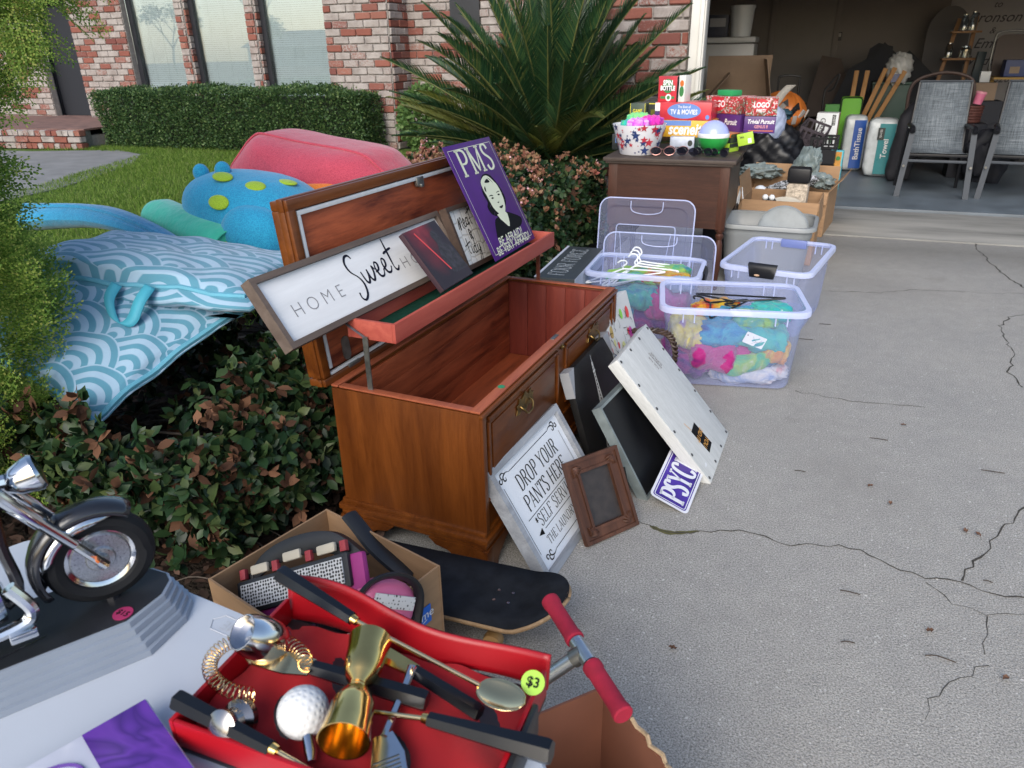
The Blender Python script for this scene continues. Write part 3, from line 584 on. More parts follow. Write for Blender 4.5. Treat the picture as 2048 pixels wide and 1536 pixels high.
scatter('crown',[tuple(v) for v in SPV],SPF,rotframes(d,.5,NR.uniform(.8,1.3,n)),pos,THU,None,th)['kind']='stuff'
q=MB(); br=[]
for (e,m_) in(((.64,.37,1.66),(.35,.25,1.76)),((.56,.29,1.50),(.3,.2,1.62)),((.48,.33,1.56),(.25,.2,1.68)),((.36,.27,1.44),(.18,.15,1.56)),((.72,.41,1.74),(.4,.28,1.80))):
    P=cr([(0,.05,1.55),m_,e],8); q.tube(P,[.008-.0004*i for i in range(len(P))],5); br+=P[3:]
q.build('limbs',BARK,th); 
n=len(br)*4; pos=np.array([tuple(br[i%len(br)]) for i in range(n)])+NR.normal(size=(n,3))*.03; d=np.stack([NR.uniform(-.2,1,n),NR.uniform(-.2,.9,n),NR.uniform(-1.2,.15,n)],1)
scatter('drooping_sprays',[tuple(v) for v in SPV],SPF,rotframes(d,.6,NR.uniform(.5,.95,n)),pos,THU,None,th)['kind']='stuff'
# across the street (the windows mirror it)
def farhouse(x,y,w,hh,lab):
    hs=thing('neighbour_house',lab,'house',TR(x,y,0)); q=MB(); q.box((0,0,hh/2),(w,9,hh)); q.build('wall',mat('stucco',(.30,.28,.25),.9),hs); q=MB(); q.prism([(-5.3,0),(5.3,0),(0,2.0)],-w/2-.5,w/2+.5,frm((0,0,hh),(0,1,0),(0,0,1))); q.build('roof',mat('roof_shingle',(.10,.095,.09),.9),hs)
    for i in range(3): q=MB(); q.box((-w/3+i*w/3,4.52,1.6),(1.6,.06,1.3)); q.build('window',DARK,hs)
farhouse(-62,-66,16,2.3,'low stucco neighbour house across the road'); farhouse(-34,-70,14,2.4,'low stucco neighbour house beside the bare tree')
BTW=mat('bare_tree_bark',(.07,.06,.055),.95)
def baretree(x,y,H,lab,leafy):
    tt=thing('street_tree',lab,'tree',TR(x,y,0)); q=MB(); tips=[]
    def grow(p,d,L,r,lv):
        e=p+d*L; q.tube([p,(p+e)/2+Vector((rnd.uniform(-1,1),rnd.uniform(-1,1),0))*L*.06,e],[r,r*.85,r*.65],5)
        if lv==0: tips.append(e); return
        for i in range(3): grow(e,(d+Vector((rnd.uniform(-.7,.7),rnd.uniform(-.7,.7),rnd.uniform(-.1,.4)))).normalized(),L*.68,r*.6,lv-1)
    grow(Vector((0,0,0)),Vector((0,0,1)),H*.3,.14,4); q.build('trunk',BTW,tt)
    if leafy: c=np.array([tuple(v) for v in tips]); pos=np.repeat(c,9,0)+NR.normal(size=(len(c)*9,3))*.35; scatter('crown',LV,LF,rotframes(unit(len(pos)),1,.28),pos,BOX,None,tt)['kind']='stuff'
baretree(-42,-30,8,'bare winter tree across the road',0); baretree(-33,-28,9,'tall bare street tree across the road',0); baretree(-56,-34,7,'leafy evergreen tree across the road',1); baretree(-47,-36,5,'small evergreen tree in front of the stucco house',1)
# ------------------------------------------------------------------ cedar chest
WLN=wood('walnut_stain',(.060,.014,.002),(.165,.047,.007),0,5,.38,.2,fine=.25); WLV=wood('walnut_stain_upright',(.060,.014,.002),(.150,.042,.007),2,5,.38,.2,fine=.25)
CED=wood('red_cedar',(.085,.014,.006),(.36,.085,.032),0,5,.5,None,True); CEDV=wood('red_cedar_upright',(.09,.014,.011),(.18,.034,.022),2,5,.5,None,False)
CEDT=wood('pink_cedar_tray',(.30,.050,.038),(.42,.095,.065),0,7,.6); RIM=wood('cedar_rim',(.22,.055,.028),(.36,.105,.05),0,8,.4)
GASK=mat('white_gasket',(.50,.52,.54),.5,var=.08,vs=30); FELT=mat('green_felt',(.010,.042,.028),.95,var=.2,vs=80,spec=.05); BRS=mat('antique_brass',(.23,.15,.055),.35,1,var=.4,vs=60); STL=mat('dull_steel',(.22,.22,.21),.4,.9,var=.25,vs=40)
th_=R(3.485); MC=frm((-.742,1.641,0),(math.sin(th_),math.cos(th_),0),(-math.cos(th_),math.sin(th_),0))
ch=thing('cedar_chest','open brown cedar chest with moulded base and lid tilted back','chest',MC); L_,D_,H_=1.25,.50,.54
def P_(name,parts,m,par=None,**k):
    b=MB()
    for p in parts: b.box(*p[:2],b=p[2] if len(p)>2 else 0)
    return b.build(name,m,par or ch,**k)
P_('end_panel',[((.009,D_/2,.335),(.018,D_-.002,.40),.002)],WLV); P_('end_panel',[((L_-.009,D_/2,.335),(.018,D_-.002,.40),.002)],WLV)
fp=P_('front_panel',[((L_/2,.008,.335),(L_-.036,.016,.40),.001)],WLN); P_('corner_stile',[((.010,-.004,.335),(.022,.012,.40),.004)],WLV); P_('corner_stile',[((L_-.010,-.004,.335),(.022,.012,.40),.004)],WLV)
P_('back_panel',[((L_/2,D_-.008,.335),(L_-.036,.016,.40))],WLN)
def mould(x0,x1,z0,z1):
    b=MB()
    for (c_,d_) in(((x0+x1)/2,-.004,z1),(x1-x0,.010,.014)),(((x0+x1)/2,-.004,z0),(x1-x0,.010,.014)),((x0,-.004,(z0+z1)/2),(.014,.010,z1-z0-.016)),((x1,-.004,(z0+z1)/2),(.014,.010,z1-z0-.016)): b.box(c_,d_,b=.004)
    o=b.build('panel_moulding',WLN,fp); b=MB(); b.box(((x0+x1)/2,-.001,(z0+z1)/2),(x1-x0-.05,.008,z1-z0-.05),b=.004); b.build('raised_field',WLN,o)
mould(.045,.585,.285,.505); mould(.665,1.205,.285,.505); P_('front_rail',[((L_/2,-.003,.245),(L_-.05,.012,.012),.004)],WLN,fp)
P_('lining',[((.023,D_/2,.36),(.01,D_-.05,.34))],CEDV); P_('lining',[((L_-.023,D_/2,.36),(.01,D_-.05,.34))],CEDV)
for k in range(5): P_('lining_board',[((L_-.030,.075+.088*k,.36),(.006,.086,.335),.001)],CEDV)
P_('lining',[((L_/2,.021,.36),(L_-.06,.01,.34))],CED)
for k in range(4): P_('lining_board',[((L_/2,D_-.021,.23+.084*k),(L_-.06,.01,.083),.0008)],CED)
P_('chest_floor',[((L_/2,D_/2,.18),(L_-.05,D_-.05,.02))],CED)
rim=P_('rim',[((L_/2,.014,.5425),(L_,.032,.007),.002),((L_/2,D_-.012,.5425),(L_,.026,.007),.002)],RIM); [P_('rim_end',[((xx,D_/2,.5422),(.026,D_-.06,.006),.002)],RIM,rim) for xx in(.013,L_-.013)]
P_('front_lip',[((L_/2,-.006,.532),(L_+.012,.014,.012),.004)],WLN)
bs_=MB()
for z,o,hh in((.137,.008,.018),(.118,.018,.022),(.098,.012,.018)):
    bs_.box((L_/2,D_/2,z),(L_+2*o,D_+2*o,hh),b=.006)
bs_.build('base_moulding',WLN,ch)
def foot(T):
    b=MB(); pr=[(0,0),(.06,0),(.062,.012),(.075,.03),(.10,.042),(.125,.06),(.165,.068),(.19,.09),(0,.09)]
    b.prism(pr,-.012,.012,T@frm((0,0,0),(1,0,0),(0,0,1))); b.prism(pr,-.012,.012,T@frm((0,0,0),(0,1,0),(0,0,1))); b.box((.008,.008,.045),(.045,.045,.088),T,b=.01); b.build('bracket_foot',WLN,ch)
foot(TR(-.004,-.004,0)); foot(TR(L_+.004,-.004,0)@Matrix.Diagonal((-1,1,1,1))); foot(TR(-.004,D_+.004,0)@Matrix.Diagonal((1,-1,1,1))); foot(TR(L_+.004,D_+.004,0)@Matrix.Diagonal((-1,-1,1,1)))
def pull(x):
    b=MB(); sh=[(1.3*a_,1.3*b_) for a_,b_ in [(-.045,0),(-.05,.012),(-.036,.014),(-.034,.026),(-.018,.018),(0,.032),(.018,.018),(.034,.026),(.036,.014),(.05,.012),(.045,0),(.05,-.012),(.034,-.016),(.02,-.010),(0,-.022),(-.02,-.010),(-.034,-.016),(-.05,-.012)]]
    b.prism(sh,0,.003,frm((x,-.007,.445),(1,0,0),(0,0,1))); o=b.build('drawer_pull',BRS,fp); b=MB(); b.tube(cr([(x-.035,-.006,.449),(x-.034,-.02,.44),(x-.02,-.026,.424),(x,-.027,.42),(x+.02,-.026,.424),(x+.034,-.02,.44),(x+.035,-.006,.449)],5),.0032,7); b.build('bail',BRS,o)
pull(.293); pull(.957)
b=MB(); b.lathe([(.011,0),(.011,.004),(.006,.006),(.004,.01),(0,.01)],14,frm((.627,-.002,.511),(1,0,0),(0,0,1))); b.build('lock_button',BRS,fp)
b=MB(); b.box((.616,.020,.547),(.05,.014,.003),b=.001); b.build('lock_plate',STL,ch); b=MB(); b.lathe([(.011,0),(.011,.0012),(0,.0012)],16,TR(.176,.016,.5462)); b.build('price_sticker',mat('green_sticker',(.02,.22,.10),.5),ch)
# lid
ML=Matrix.Translation((0,D_,H_+.004))@Matrix.Rotation(R(-5.5),4,'X'); ML=ML@frm((0,0,0),(1,0,0),(0,0,1)); # X along, Y up the lid, Z toward the front
def LP(name,parts,m,par=None,**k):
    o=P_(name,parts,m,par,**k)
    if par is None: o.matrix_local=ML
    return o
X0,X1,LH=-.022,1.285,.548; XM=(X0+X1)/2
lid=LP('lid',[((XM,LH/2,-.035),(X1-X0-.01,LH-.01,.018),.004)],WLN)
b=MB()
for z,o,t_ in((-.045,.0,.03),(-.02,.006,.022),(-.004,.002,.014)):
    for c_,d_ in(((XM,LH-.014,z),(X1-X0+2*o,.028+2*o,t_)),((XM,.012,z),(X1-X0+2*o,.024,t_)),((X0+.014,LH/2,z),(.028+2*o,LH-.054,t_)),((X1-.014,LH/2,z),(.028+2*o,LH-.054,t_))): b.box(c_,d_,b=.005)
b.build('lid_moulding',WLN,lid)
LP('gasket',[((XM,LH-.040,-.006),(X1-X0-.07,.014,.012),.003),((XM,.030,-.006),(X1-X0-.07,.010,.012),.003),((X0+.042,LH/2,-.006),(.014,LH-.090,.012),.003),((X1-.042,LH/2,-.006),(.014,LH-.090,.012),.003)],GASK,lid)
for k in range(3): LP('lid_board',[((XM,.036+.155*(k+.5),-.020),(X1-X0-.10,.153,.012),.001)],CED,lid)
LP('latch',[((.662,LH-.052,-.002),(.045,.03,.014),.003),((.662,LH-.066,.004),(.02,.012,.016),.003)],STL,lid)
b=MB(); b.prism(rrect(.035,.075,.017,4,.117,.075),-.016,-.010); b.box((.125,.022,-.002),(.06,.014,.012),b=.003); b.build('hinge',STL,lid)
# tray held by two straps
YF,YB,ZT=.272,.425,.757; tr_=P_('tray',[((.625,(YF+YB)/2,.704),(1.2,YB-YF-.02,.006))],FELT)
P_('tray_board',[((.63,YF,.729),(1.216,.011,.057),.001)],CEDT,tr_); P_('tray_board',[((.63,YB,.729),(1.216,.011,.057),.001)],CEDT,tr_)
for x in(.0275,1.2325): P_('tray_board',[((x,(YF+YB)/2,.729),(.011,YB-YF-.0115,.0568),.001)],CEDT,tr_)
b=MB(); b.box((.014,.366,.617),(.004,.017,.19)); b.tube([(.013,.366,.71),(.013,.43,.745)],.006,4,flat=.4); b.build('strap',STL,ch)
b=MB(); b.box((1.246,.343,.60),(.004,.017,.16)); b.build('strap',mat('red_brown_strap',(.14,.04,.025),.5),ch)
# ------------------------------------------------------------------ signs in the tray
def frame4(w,h,bw,th,z1=0,over=0):
    b=MB()
    for poly in([(0,0),(w,0),(w-bw,bw),(bw,bw)],[(w,0),(w,h),(w-bw,h-bw),(w-bw,bw)],[(w,h),(0,h),(bw,h-bw),(w-bw,h-bw)],[(0,h),(0,0),(bw,bw),(bw,h-bw)]): b.prism(poly,z1-th,z1)
    return b
NAVY=mat('navy_print',(.010,.011,.024),.8,var=.1,spec=.15); GREYP=mat('grey_print',(.20,.20,.21),.7,var=.15,vs=30); BLK=mat('black_print',(.006,.006,.007),.8,var=.1,spec=.15)
WWH=wood('whitewashed_board',(.62,.63,.64),(.78,.79,.80),0,3,.6); GBR=wood('grey_brown_frame',(.075,.055,.045),(.15,.115,.095),0,6,.6)
hm=thing('wall_sign','long white HOME Sweet HOME sign in a grey brown wooden frame','sign',lean(-1.168,1.436,.757,84.6,34.2,.3)); w,hh=.920,.209
b=MB(); b.box((w/2,hh/2,-.022),(w-.01,hh-.01,.012)); hb=b.build('board',WWH,hm); b=frame4(w,hh,.017,.036); b.build('frame',GBR,hm,smooth=0)
for i,(ch_,x) in enumerate(zip('HOMEHOME',(.105,.165,.228,.285,.62,.68,.742,.80))): text(ch_,.058,GREYP,hb,x,.088,-.0152,bold=-.02)
SW=[[(.40,.165),(.392,.178),(.375,.175),(.362,.155),(.366,.128),(.385,.105),(.392,.08),(.382,.05),(.362,.035),(.350,.045),(.352,.062)],
[(.405,.118),(.408,.085),(.418,.078),(.430,.098),(.434,.118),(.434,.09),(.444,.078),(.458,.1),(.462,.122),(.468,.108)],[(.468,.098),(.486,.104),(.492,.122),(.482,.128),(.474,.108),(.480,.082),(.496,.08),(.508,.098)],
[(.508,.098),(.526,.106),(.532,.124),(.522,.13),(.514,.11),(.520,.084),(.536,.082),(.548,.098)],[(.572,.190),(.564,.13),(.560,.09),(.570,.078),(.584,.09)],[(.544,.142),(.566,.148),(.592,.152)]]
b=MB()
for q in SW:
    P=cr([(x,y,0) for x,y in q],6); n=len(P); b.ribbon(P,[.0042+.0042*abs(math.sin(i/n*PI*2.2)) for i in range(n)],-.0150)
b.build('script_lettering',NAVY,hb,smooth=0)
# maroon canvas (plain dark picture)
t=NT('dark_red_picture'); uv=t.coord('Generated'); s_=t.new('SeparateXYZ'); t.l(uv,s_.inputs[0]); n1=t.noise(uv,3,4)
gl_=t.math('SUBTRACT',1,t.math('MULTIPLY',t.math('ABSOLUTE',t.math('SUBTRACT',s_.outputs[0],.38)),2.1)); gl_=t.math('MULTIPLY',t.math('MULTIPLY',gl_,n1),s_.outputs[1])
t.set(t.ramp(gl_,[(.05,(.016,.010,.016)),(.25,(.10,.010,.018)),(.55,(.30,.03,.04))]),.5); MRP=t.m
mr=thing('canvas_print','small dark maroon canvas with a red diagonal streak in the chest tray','picture',lean(-1.000,1.982,.768,88.7,38.7,-.3)); w,hh=.214,.218
b=MB(); b.box((w/2,hh/2,-.009),(w,hh,.018),b=.002); b.build('canvas_wrap',mat('canvas_edge',(.035,.014,.022),.7),mr); b=MB(); b.poly([(.001,.001),(w-.001,.001),(w-.001,hh-.001),(.001,hh-.001)],.0006); mpb=b.build('picture',MRP,mr)
b=MB(); b.ribbon([(.055,hh*.93),(.115,hh*.22)],.007,.0012); b.build('red_streak',mat('red_streak',(.62,.06,.06),.5,var=.05),mpb)
b=MB(); b.poly([(p.x,p.y) for p in cr([(.12,.03,0),(.11,.10,0),(.135,.14,0),(.13,.175,0),(.155,.19,0),(.175,.165,0),(.17,.14,0),(.20,.115,0),(.215,.03,0)],4)],.0010); b.build('dark_shape',mat('dark_smudge',(.03,.028,.034),.6,var=.7,vs=60),mpb)
# neat & tidy
t=NT('hexagon_white'); v=t.new('TexVoronoi',feature='DISTANCE_TO_EDGE'); t.l(t.coord('Object',(1,1,0)),v.inputs['Vector']); v.inputs['Scale'].default_value=22; v.inputs['Randomness'].default_value=.35
e_=t.ramp(v.outputs['Distance'],[(.02,(.0,.0,.0)),(.09,(1,1,1))]); t.set(t.mix(e_,(.50,.49,.45),(.68,.68,.65)),.5); t.bump(e_,.4,.004); HEX=t.m
nt=thing('framed_sign','white neat & tidy sign with raised hexagons in a dark frame','sign',lean(-1.060,2.31,.738,90.8,22,-3.0)); w,hh=.262,.232
b=MB(); b.box((w/2,hh/2,-.02),(w-.01,hh-.01,.01)); nb=b.build('board',HEX,nt); frame4(w,hh,.016,.03).build('frame',wood('dark_frame_wood',(.035,.022,.016),(.08,.05,.035),0,6,.5),nt,smooth=0)
NTX=[[(.06,.135),(.075,.175),(.072,.13),(.085,.17),(.095,.172),(.094,.14),(.102,.135)],[(.104,.148),(.118,.158),(.112,.17),(.106,.152),(.116,.138),(.128,.15)],[(.145,.168),(.132,.165),(.130,.146),(.144,.146),(.148,.17),(.148,.142),(.158,.15)],[(.172,.215),(.168,.15),(.176,.142)],[(.150,.182),(.172,.19),(.194,.2)],
[(.142,.118),(.126,.09),(.122,.105),(.134,.118),(.126,.126),(.122,.114),(.142,.088)],[(.078,.10),(.075,.05),(.084,.042)],[(.055,.072),(.078,.078),(.102,.084)],[(.100,.066),(.098,.044),(.108,.042)],[(.100,.078),(.101,.08)],[(.132,.062),(.118,.06),(.116,.042),(.130,.042),(.136,.1),(.132,.042),(.144,.042)],[(.152,.064),(.150,.044),(.162,.042),(.168,.066),(.164,.02),(.148,.0),(.144,.012),(.172,.05)]]
b=MB()
for q in NTX: P=cr([(x+.01,y+.01,0) for x,y in q],5); b.ribbon(P,.0042,-.0135)
b.build('script_lettering',BLK,nb,smooth=0)
# purple tin sign
PUR=mat('purple_enamel',(.055,.010,.14),.45,var=.15,vs=12,spec=.3); CRM=mat('pale_cream_print',(.62,.66,.50),.5,var=.04); INK=mat('dark_ink',(.005,.006,.008),.8,spec=.15)
pm=thing('tin_sign','purple PMS tin sign with a drawn woman leaning on the chest lid','sign',lean(-1.003,2.420,.748,89.0,26.6,-.7)); w,hh=.406,.440
b=MB(); b.box((w/2,hh/2,-.0015),(w,hh,.003),b=.001); ppl=b.build('plate',PUR,pm)
b=MB(); q=[(.05*w,.045*hh),(.95*w,.045*hh),(.95*w,.955*hh),(.05*w,.955*hh)]; b.ribbon(q,.003,.0006,closed=True); b.build('border_line',CRM,ppl,smooth=0)
serif('PMS',.100,CRM,ppl,w*.50,hh*.835,.0008,w=.15,wx=1.16,ser=.32,gap=.08)
def uvp(q): return [((.55+(u_-.555)*(1.55 if t_<.69 else 1.12))*w,(1-t_)*hh) for u_,t_ in q]
def shape(q,m,z,n=5,name='drawing'): b=MB(); b.poly([(p.x,p.y) for p in cr([(*p,0) for p in uvp(q)],n,True)],z); return b.build(name,m,ppl,smooth=0)
shape([(.44,.40),(.42,.46),(.43,.53),(.40,.57),(.41,.63),(.46,.67),(.52,.69),(.58,.67),(.64,.62),(.68,.56),(.68,.48),(.66,.41),(.62,.33),(.56,.30),(.49,.32)],INK,.0006)
shape([(.36,.70),(.47,.68),(.60,.67),(.72,.70),(.86,.77),(.80,.83),(.62,.845),(.42,.86),(.27,.86),(.30,.78)],INK,.00065)
shape([(.47,.38),(.455,.45),(.46,.54),(.475,.61),(.53,.68),(.58,.675),(.63,.62),(.655,.54),(.655,.45),(.63,.39),(.56,.36)],CRM,.0009)
shape([(.475,.66),(.60,.665),(.625,.72),(.575,.795),(.52,.755)],CRM,.00085,2)
shape([(.45,.37),(.50,.325),(.555,.315),(.60,.345),(.63,.40),(.56,.375),(.50,.40),(.455,.47)],CRM,.00095)
for q in([(.50,.37),(.55,.345),(.57,.38)],[(.46,.42),(.485,.40),(.47,.45)],[(.56,.335),(.59,.36),(.61,.40),(.585,.365)],[(.475,.49),(.515,.485),(.535,.50),(.51,.495)],[(.585,.485),(.625,.475),(.645,.485),(.62,.483)],[(.495,.515),(.515,.507),(.53,.517),(.512,.524)],[(.595,.505),(.612,.498),(.63,.507),(.612,.515)],[(.545,.56),(.565,.565),(.58,.555),(.565,.575)],[(.545,.61),(.565,.602),(.575,.607),(.59,.60),(.605,.608),(.575,.625)],[(.43,.60),(.445,.615),(.44,.64),(.425,.625)]): shape(q,INK,.0012,3)
b=MB()
for i in range(22):
    a=i/22*2*PI; r1,r2_=.20+.02*(i%3),.26+.05*((i*7)%3); 
    if -2.4<a-2*PI<-.75: continue
    b.ribbon([((.55+r1*math.cos(a)*.8)*w,(1-.50+r1*math.sin(a)*1.1)*hh),((.55+r2_*math.cos(a)*.8)*w,(1-.50+r2_*math.sin(a)*1.1)*hh)],[.0028,.0006],.0007)
b.build('ray_lines',mat('dark_purple_line',(.022,.008,.05),.4),ppl,smooth=0)
text('BE AFRAID!',.046,CRM,ppl,.50*w,(1-.880)*hh,.0008,shear=.12,bold=.008); text('BE VERY AFRAID!',.046,CRM,ppl,.50*w,(1-.945)*hh,.0008,shear=.12,bold=.008,wx=.92)
# ------------------------------------------------------------------ things leaning on the front of the chest
GWD=wood('grey_washed_wood',(.20,.21,.23),(.40,.42,.45),0,5,.7); SGW=mat('sign_white',(.70,.73,.77),.55,var=.04,vs=5)
ps=thing('laundry_sign','white DROP YOUR PANTS HERE sign in a grey washed frame against the chest','sign',lean(-.538,1.656,.002,84.4,31.2,.2)); w,hh=.504,.389
b=MB(); b.box((w/2,hh/2,-.022),(w-.02,hh-.02,.01)); lb=b.build('board',SGW,ps); frame4(w,hh,.022,.042).build('frame',GWD,ps,smooth=0); Z=-.0160
for s_,sz,y,x,ww in(('DROP YOUR',.052,.285,.258,.10),('PANTS HERE',.052,.218,.252,.10),('*SELF SERVICE',.040,.150,.250,.09),('THE LAUNDRY ROOM',.030,.083,.27,.085)): serif(s_,sz,BLK,lb,x,y,Z,w=ww,wx=.78 if sz>.05 else .86,ser=.14)
b=MB()
for x0,x1,y in((.11,.395,.338),(.075,.43,.178),(.13,.43,.118),(.13,.40,.045)): b.ribbon([(x0,y),(x1,y)],.0022,Z)
for x in(.048,.456): b.ribbon([(x,.075),(x,.31)],.0018,Z)
b.poly([(.085,.118),(.115,.129),(.115,.107)],Z)
for sx,sy,cx,cy in((1,1,.075,.338),(-1,1,.430,.338),(1,-1,.095,.045),(-1,-1,.435,.045)):
    for q in([(.034,0),(.015,.006),(-.004,0),(-.006,-.012),(.004,-.014),(.007,-.006)],[(.012,.002),(.0,.012),(-.014,.010),(-.016,-.002),(-.008,-.004)],[(-.01,.0),(-.02,-.012),(-.030,-.010),(-.028,-.0),(-.022,-.002)]): P=cr([(cx+sx*a,cy+sy*b_,0) for a,b_ in q],5); b.ribbon(P,[.0012+.0035*math.sin(PI*i/len(P)) for i in range(len(P))],Z)
b.build('print_lines',BLK,lb,smooth=0)
# carved brown picture frame
CRV=wood('carved_brown_wood',(.035,.014,.008),(.11,.046,.026),1,7,.45); pf=thing('picture_frame','empty carved brown picture frame propped in front of the laundry sign','frame',lean(-.486,1.862,.003,55.2,29.1,-.8)); w,hh=.220,.275
for bw,z1,th in((.012,.010,.02),(.040,.004,.014),(.046,.009,.018)):
    b=frame4(w,hh,bw,th,z1) if bw<.02 else MB()
    if bw>=.02:
        o_=.012 if bw==.040 else .038; q=frame4(w-2*o_,hh-2*o_,bw-o_ if bw==.04 else .010,th,z1); b.add(q.v,q.f,0,TR(o_,o_,0))
    b.build('frame_moulding',CRV,pf,smooth=20)
b=MB(); b.box((w/2,hh/2,-.008),(w-.09,hh-.09,.004)); b.build('backing',mat('dark_backing',(.030,.024,.022),.5,var=.3,vs=40),pf)
b=MB()
for cx,cy,sx,sy in((.026,.026,1,1),(w-.026,.026,-1,1),(.026,hh-.026,1,-1),(w-.026,hh-.026,-1,-1)):
    for i in range(5): 
        a=i*.38-.0; b.tube(cr([(cx,cy,.006),(cx+sx*.018*math.cos(a),cy+sy*.018*math.sin(a),.011),(cx+sx*.034*math.cos(a+.2),cy+sy*.034*math.sin(a+.2)*.9,.006)],4),[.003,.004,.005,.0055,.005,.004,.003,.002,.001],6)
b.build('carved_leaves',CRV,pf)
# black canvas with a tower
BCV=mat('black_canvas',(.009,.0085,.0085),.5,var=.25,vs=8,bump=.15,bs=300,spec=.3); ec=thing('tower_canvas','black canvas with a white iron lattice tower and grey corner guards','picture',lean(-.548,2.242,.002,86.3,16.2,.3)); w,hh=.437,.436
b=MB(); b.box((w/2,hh/2,-.013),(w,hh,.026),b=.003); ecb=b.build('canvas',BCV,ec); TWR=mat('tower_white',(.62,.63,.62),.6,var=.1,vs=60); b=MB(); cx=.215; zz=.001
def half(y): s=max(0,(y-.0)/.40); return .075*max(0,1-s)**2.2+.005
ys=[.005+.39*i/26 for i in range(27)]
for sg in(-1,1): b.ribbon([(cx+sg*half(y),y) for y in ys],[.010*(1-i/30)+.002 for i in range(27)],zz); b.ribbon([(cx+sg*half(y)*.45,y) for y in ys[:20]],.003,zz)
for i in range(26):
    for sg in(-1,1): b.ribbon([(cx-sg*half(ys[i]),ys[i]),(cx+sg*half(ys[i+1]),ys[i+1])],.0022,zz+.0002)
for y in(.11,.19,.36): b.ribbon([(cx-half(y)-.006,y),(cx+half(y)+.006,y)],.007,zz+.0004)
b.ribbon([(cx,.38),(cx,.425)],[.005,.0015],zz); b.build('tower_drawing',TWR,ecb,smooth=0)
GRD=mat('grey_card_corner',(.30,.31,.33),.5,var=.08)
for x,y,sx in((0,hh,1),(w,hh,-1)): b=MB(); b.prism([(x-sx*.003,y+.003),(x+sx*.05,y+.003),(x-sx*.003,y-.095)] if sx>0 else [(x+.003,y+.003),(x+.003,y-.10),(x-.06,y+.003)],-.034,.002); b.build('corner_guard',GRD,ec,smooth=0)
sp_=thing('small_print','small black and white print on the ground behind the carved frame','picture',lean(-.43,2.10,.002,80,14,0)); b=MB(); b.box((.045,.06,-.004),(.09,.12,.008)); b.build('card',BCV,sp_); b=MB()
for i in range(14): b.ribbon([(.01+.07*rnd.random(),.01+.1*rnd.random()),(.01+.07*rnd.random(),.01+.1*rnd.random())],.003,.0008+.0001*i)
b.build('print',TWR,sp_,smooth=0)
# grey framed chalkboard
gb=thing('chalkboard','black chalkboard in a galvanized grey frame leaning under the white board','board',lean(-.356,2.19,.002,82,30.7,0)); w,hh=.42,.374; GLV=mat('galvanized_grey',(.20,.235,.235),.5,.25,var=.25,vs=14)
b=MB(); b.box((w/2,hh/2,-.012),(w-.01,hh-.01,.008)); b.build('slate',mat('slate_black',(.005,.0055,.007),.5,var=.4,vs=7,spec=.3),gb); frame4(w,hh,.010,.036).build('frame',GLV,gb,smooth=0)
# white grain board box with studs
WGR=wood('pale_grain_board',(.42,.43,.42),(.60,.61,.60),1,8,.6,fine=.6); wb=thing('studded_board','pale studded keepsake board reading YOU DID IT propped upside down','board',lean(-.163,2.374,.002,87.8,41,-.6)); w,hh=.418,.567
b=MB(); b.box((w/2,hh/2,-.020),(w,hh,.045),b=.002); wbx=b.build('box',WGR,wb); STD=mat('dark_stud',(.10,.10,.10),.35,.8)
for x,y in[(.016,.016+.107*i) for i in range(6)]+[(w-.016,.016+.107*i) for i in range(6)]+[(.016+.1287*i,.016) for i in(1,2)]+[(.016+.1287*i,hh-.016) for i in(1,2)]: b=MB(); b.lathe([(.0065,0),(.006,.002),(.003,.0035),(0,.004)],10,TR(x,y,.0025)); b.build('stud',STD,wbx)
tg=MB(); tg.prism([(.118,.150),(.175,.165),(.215,.075),(.152,.055)][::-1] if False else [(.15,.055),(.222,.062),(.205,.172),(.133,.165)],.0026,.0032); tgo=tg.build('black_tag',BLK,wb,smooth=0)
ORG=mat('orange_print',(.62,.30,.06),.6); text('YOU',.032,ORG,tgo,.182,.088,.0036,rz=186,bold=.01); text('DID IT!',.030,ORG,tgo,.174,.128,.0036,rz=186,bold=.01)
b=MB(); b.ribbon([(.14,.168),(.125,.21)],.004,.003); b.build('tassel',ORG,tgo,smooth=0); PRB=mat('brown_print',(.11,.08,.075),.7)
text('SUPPLIES',.018,PRB,wbx,.285,.445,.0032,rz=100); text('keepsakes',.02,PRB,wbx,.265,.445,.0032,rz=100,shear=.2); text('FOR THE',.016,PRB,wbx,.243,.445,.0032,rz=100)
# PSYCH plate
pp=thing('number_plate','purple and white PSYCH number plate lying under the studded board','plate',lean(-.346,2.157,.052,64.9,66,-68.3)); w,hh=.143,.300; PLW=mat('plate_white',(.60,.61,.66),.35,var=.08,vs=10,spec=.5); PLP=mat('plate_purple',(.055,.025,.24),.25,var=.45,vs=9,spec=.6)
b=MB(); b.prism(rrect(w,hh,.018,5,w/2,hh/2),-.0012,0); npl=b.build('plate',PLW,pp,smooth=0); b=MB(); b.poly(rrect(w-.018,hh-.018,.010,4,w/2,hh/2),.0005); b.build('purple_field',PLP,npl,smooth=0)
b=MB(); b.ribbon(rrect(w-.028,hh-.028,.008,4,w/2,hh/2),.003,.0009,closed=True); b.build('border_line',PLW,npl,smooth=0); serif('PSYCH',.088,PLW,npl,w*.52,hh*.50,.001,w=.17,wx=.72,rz=90,ser=.24)
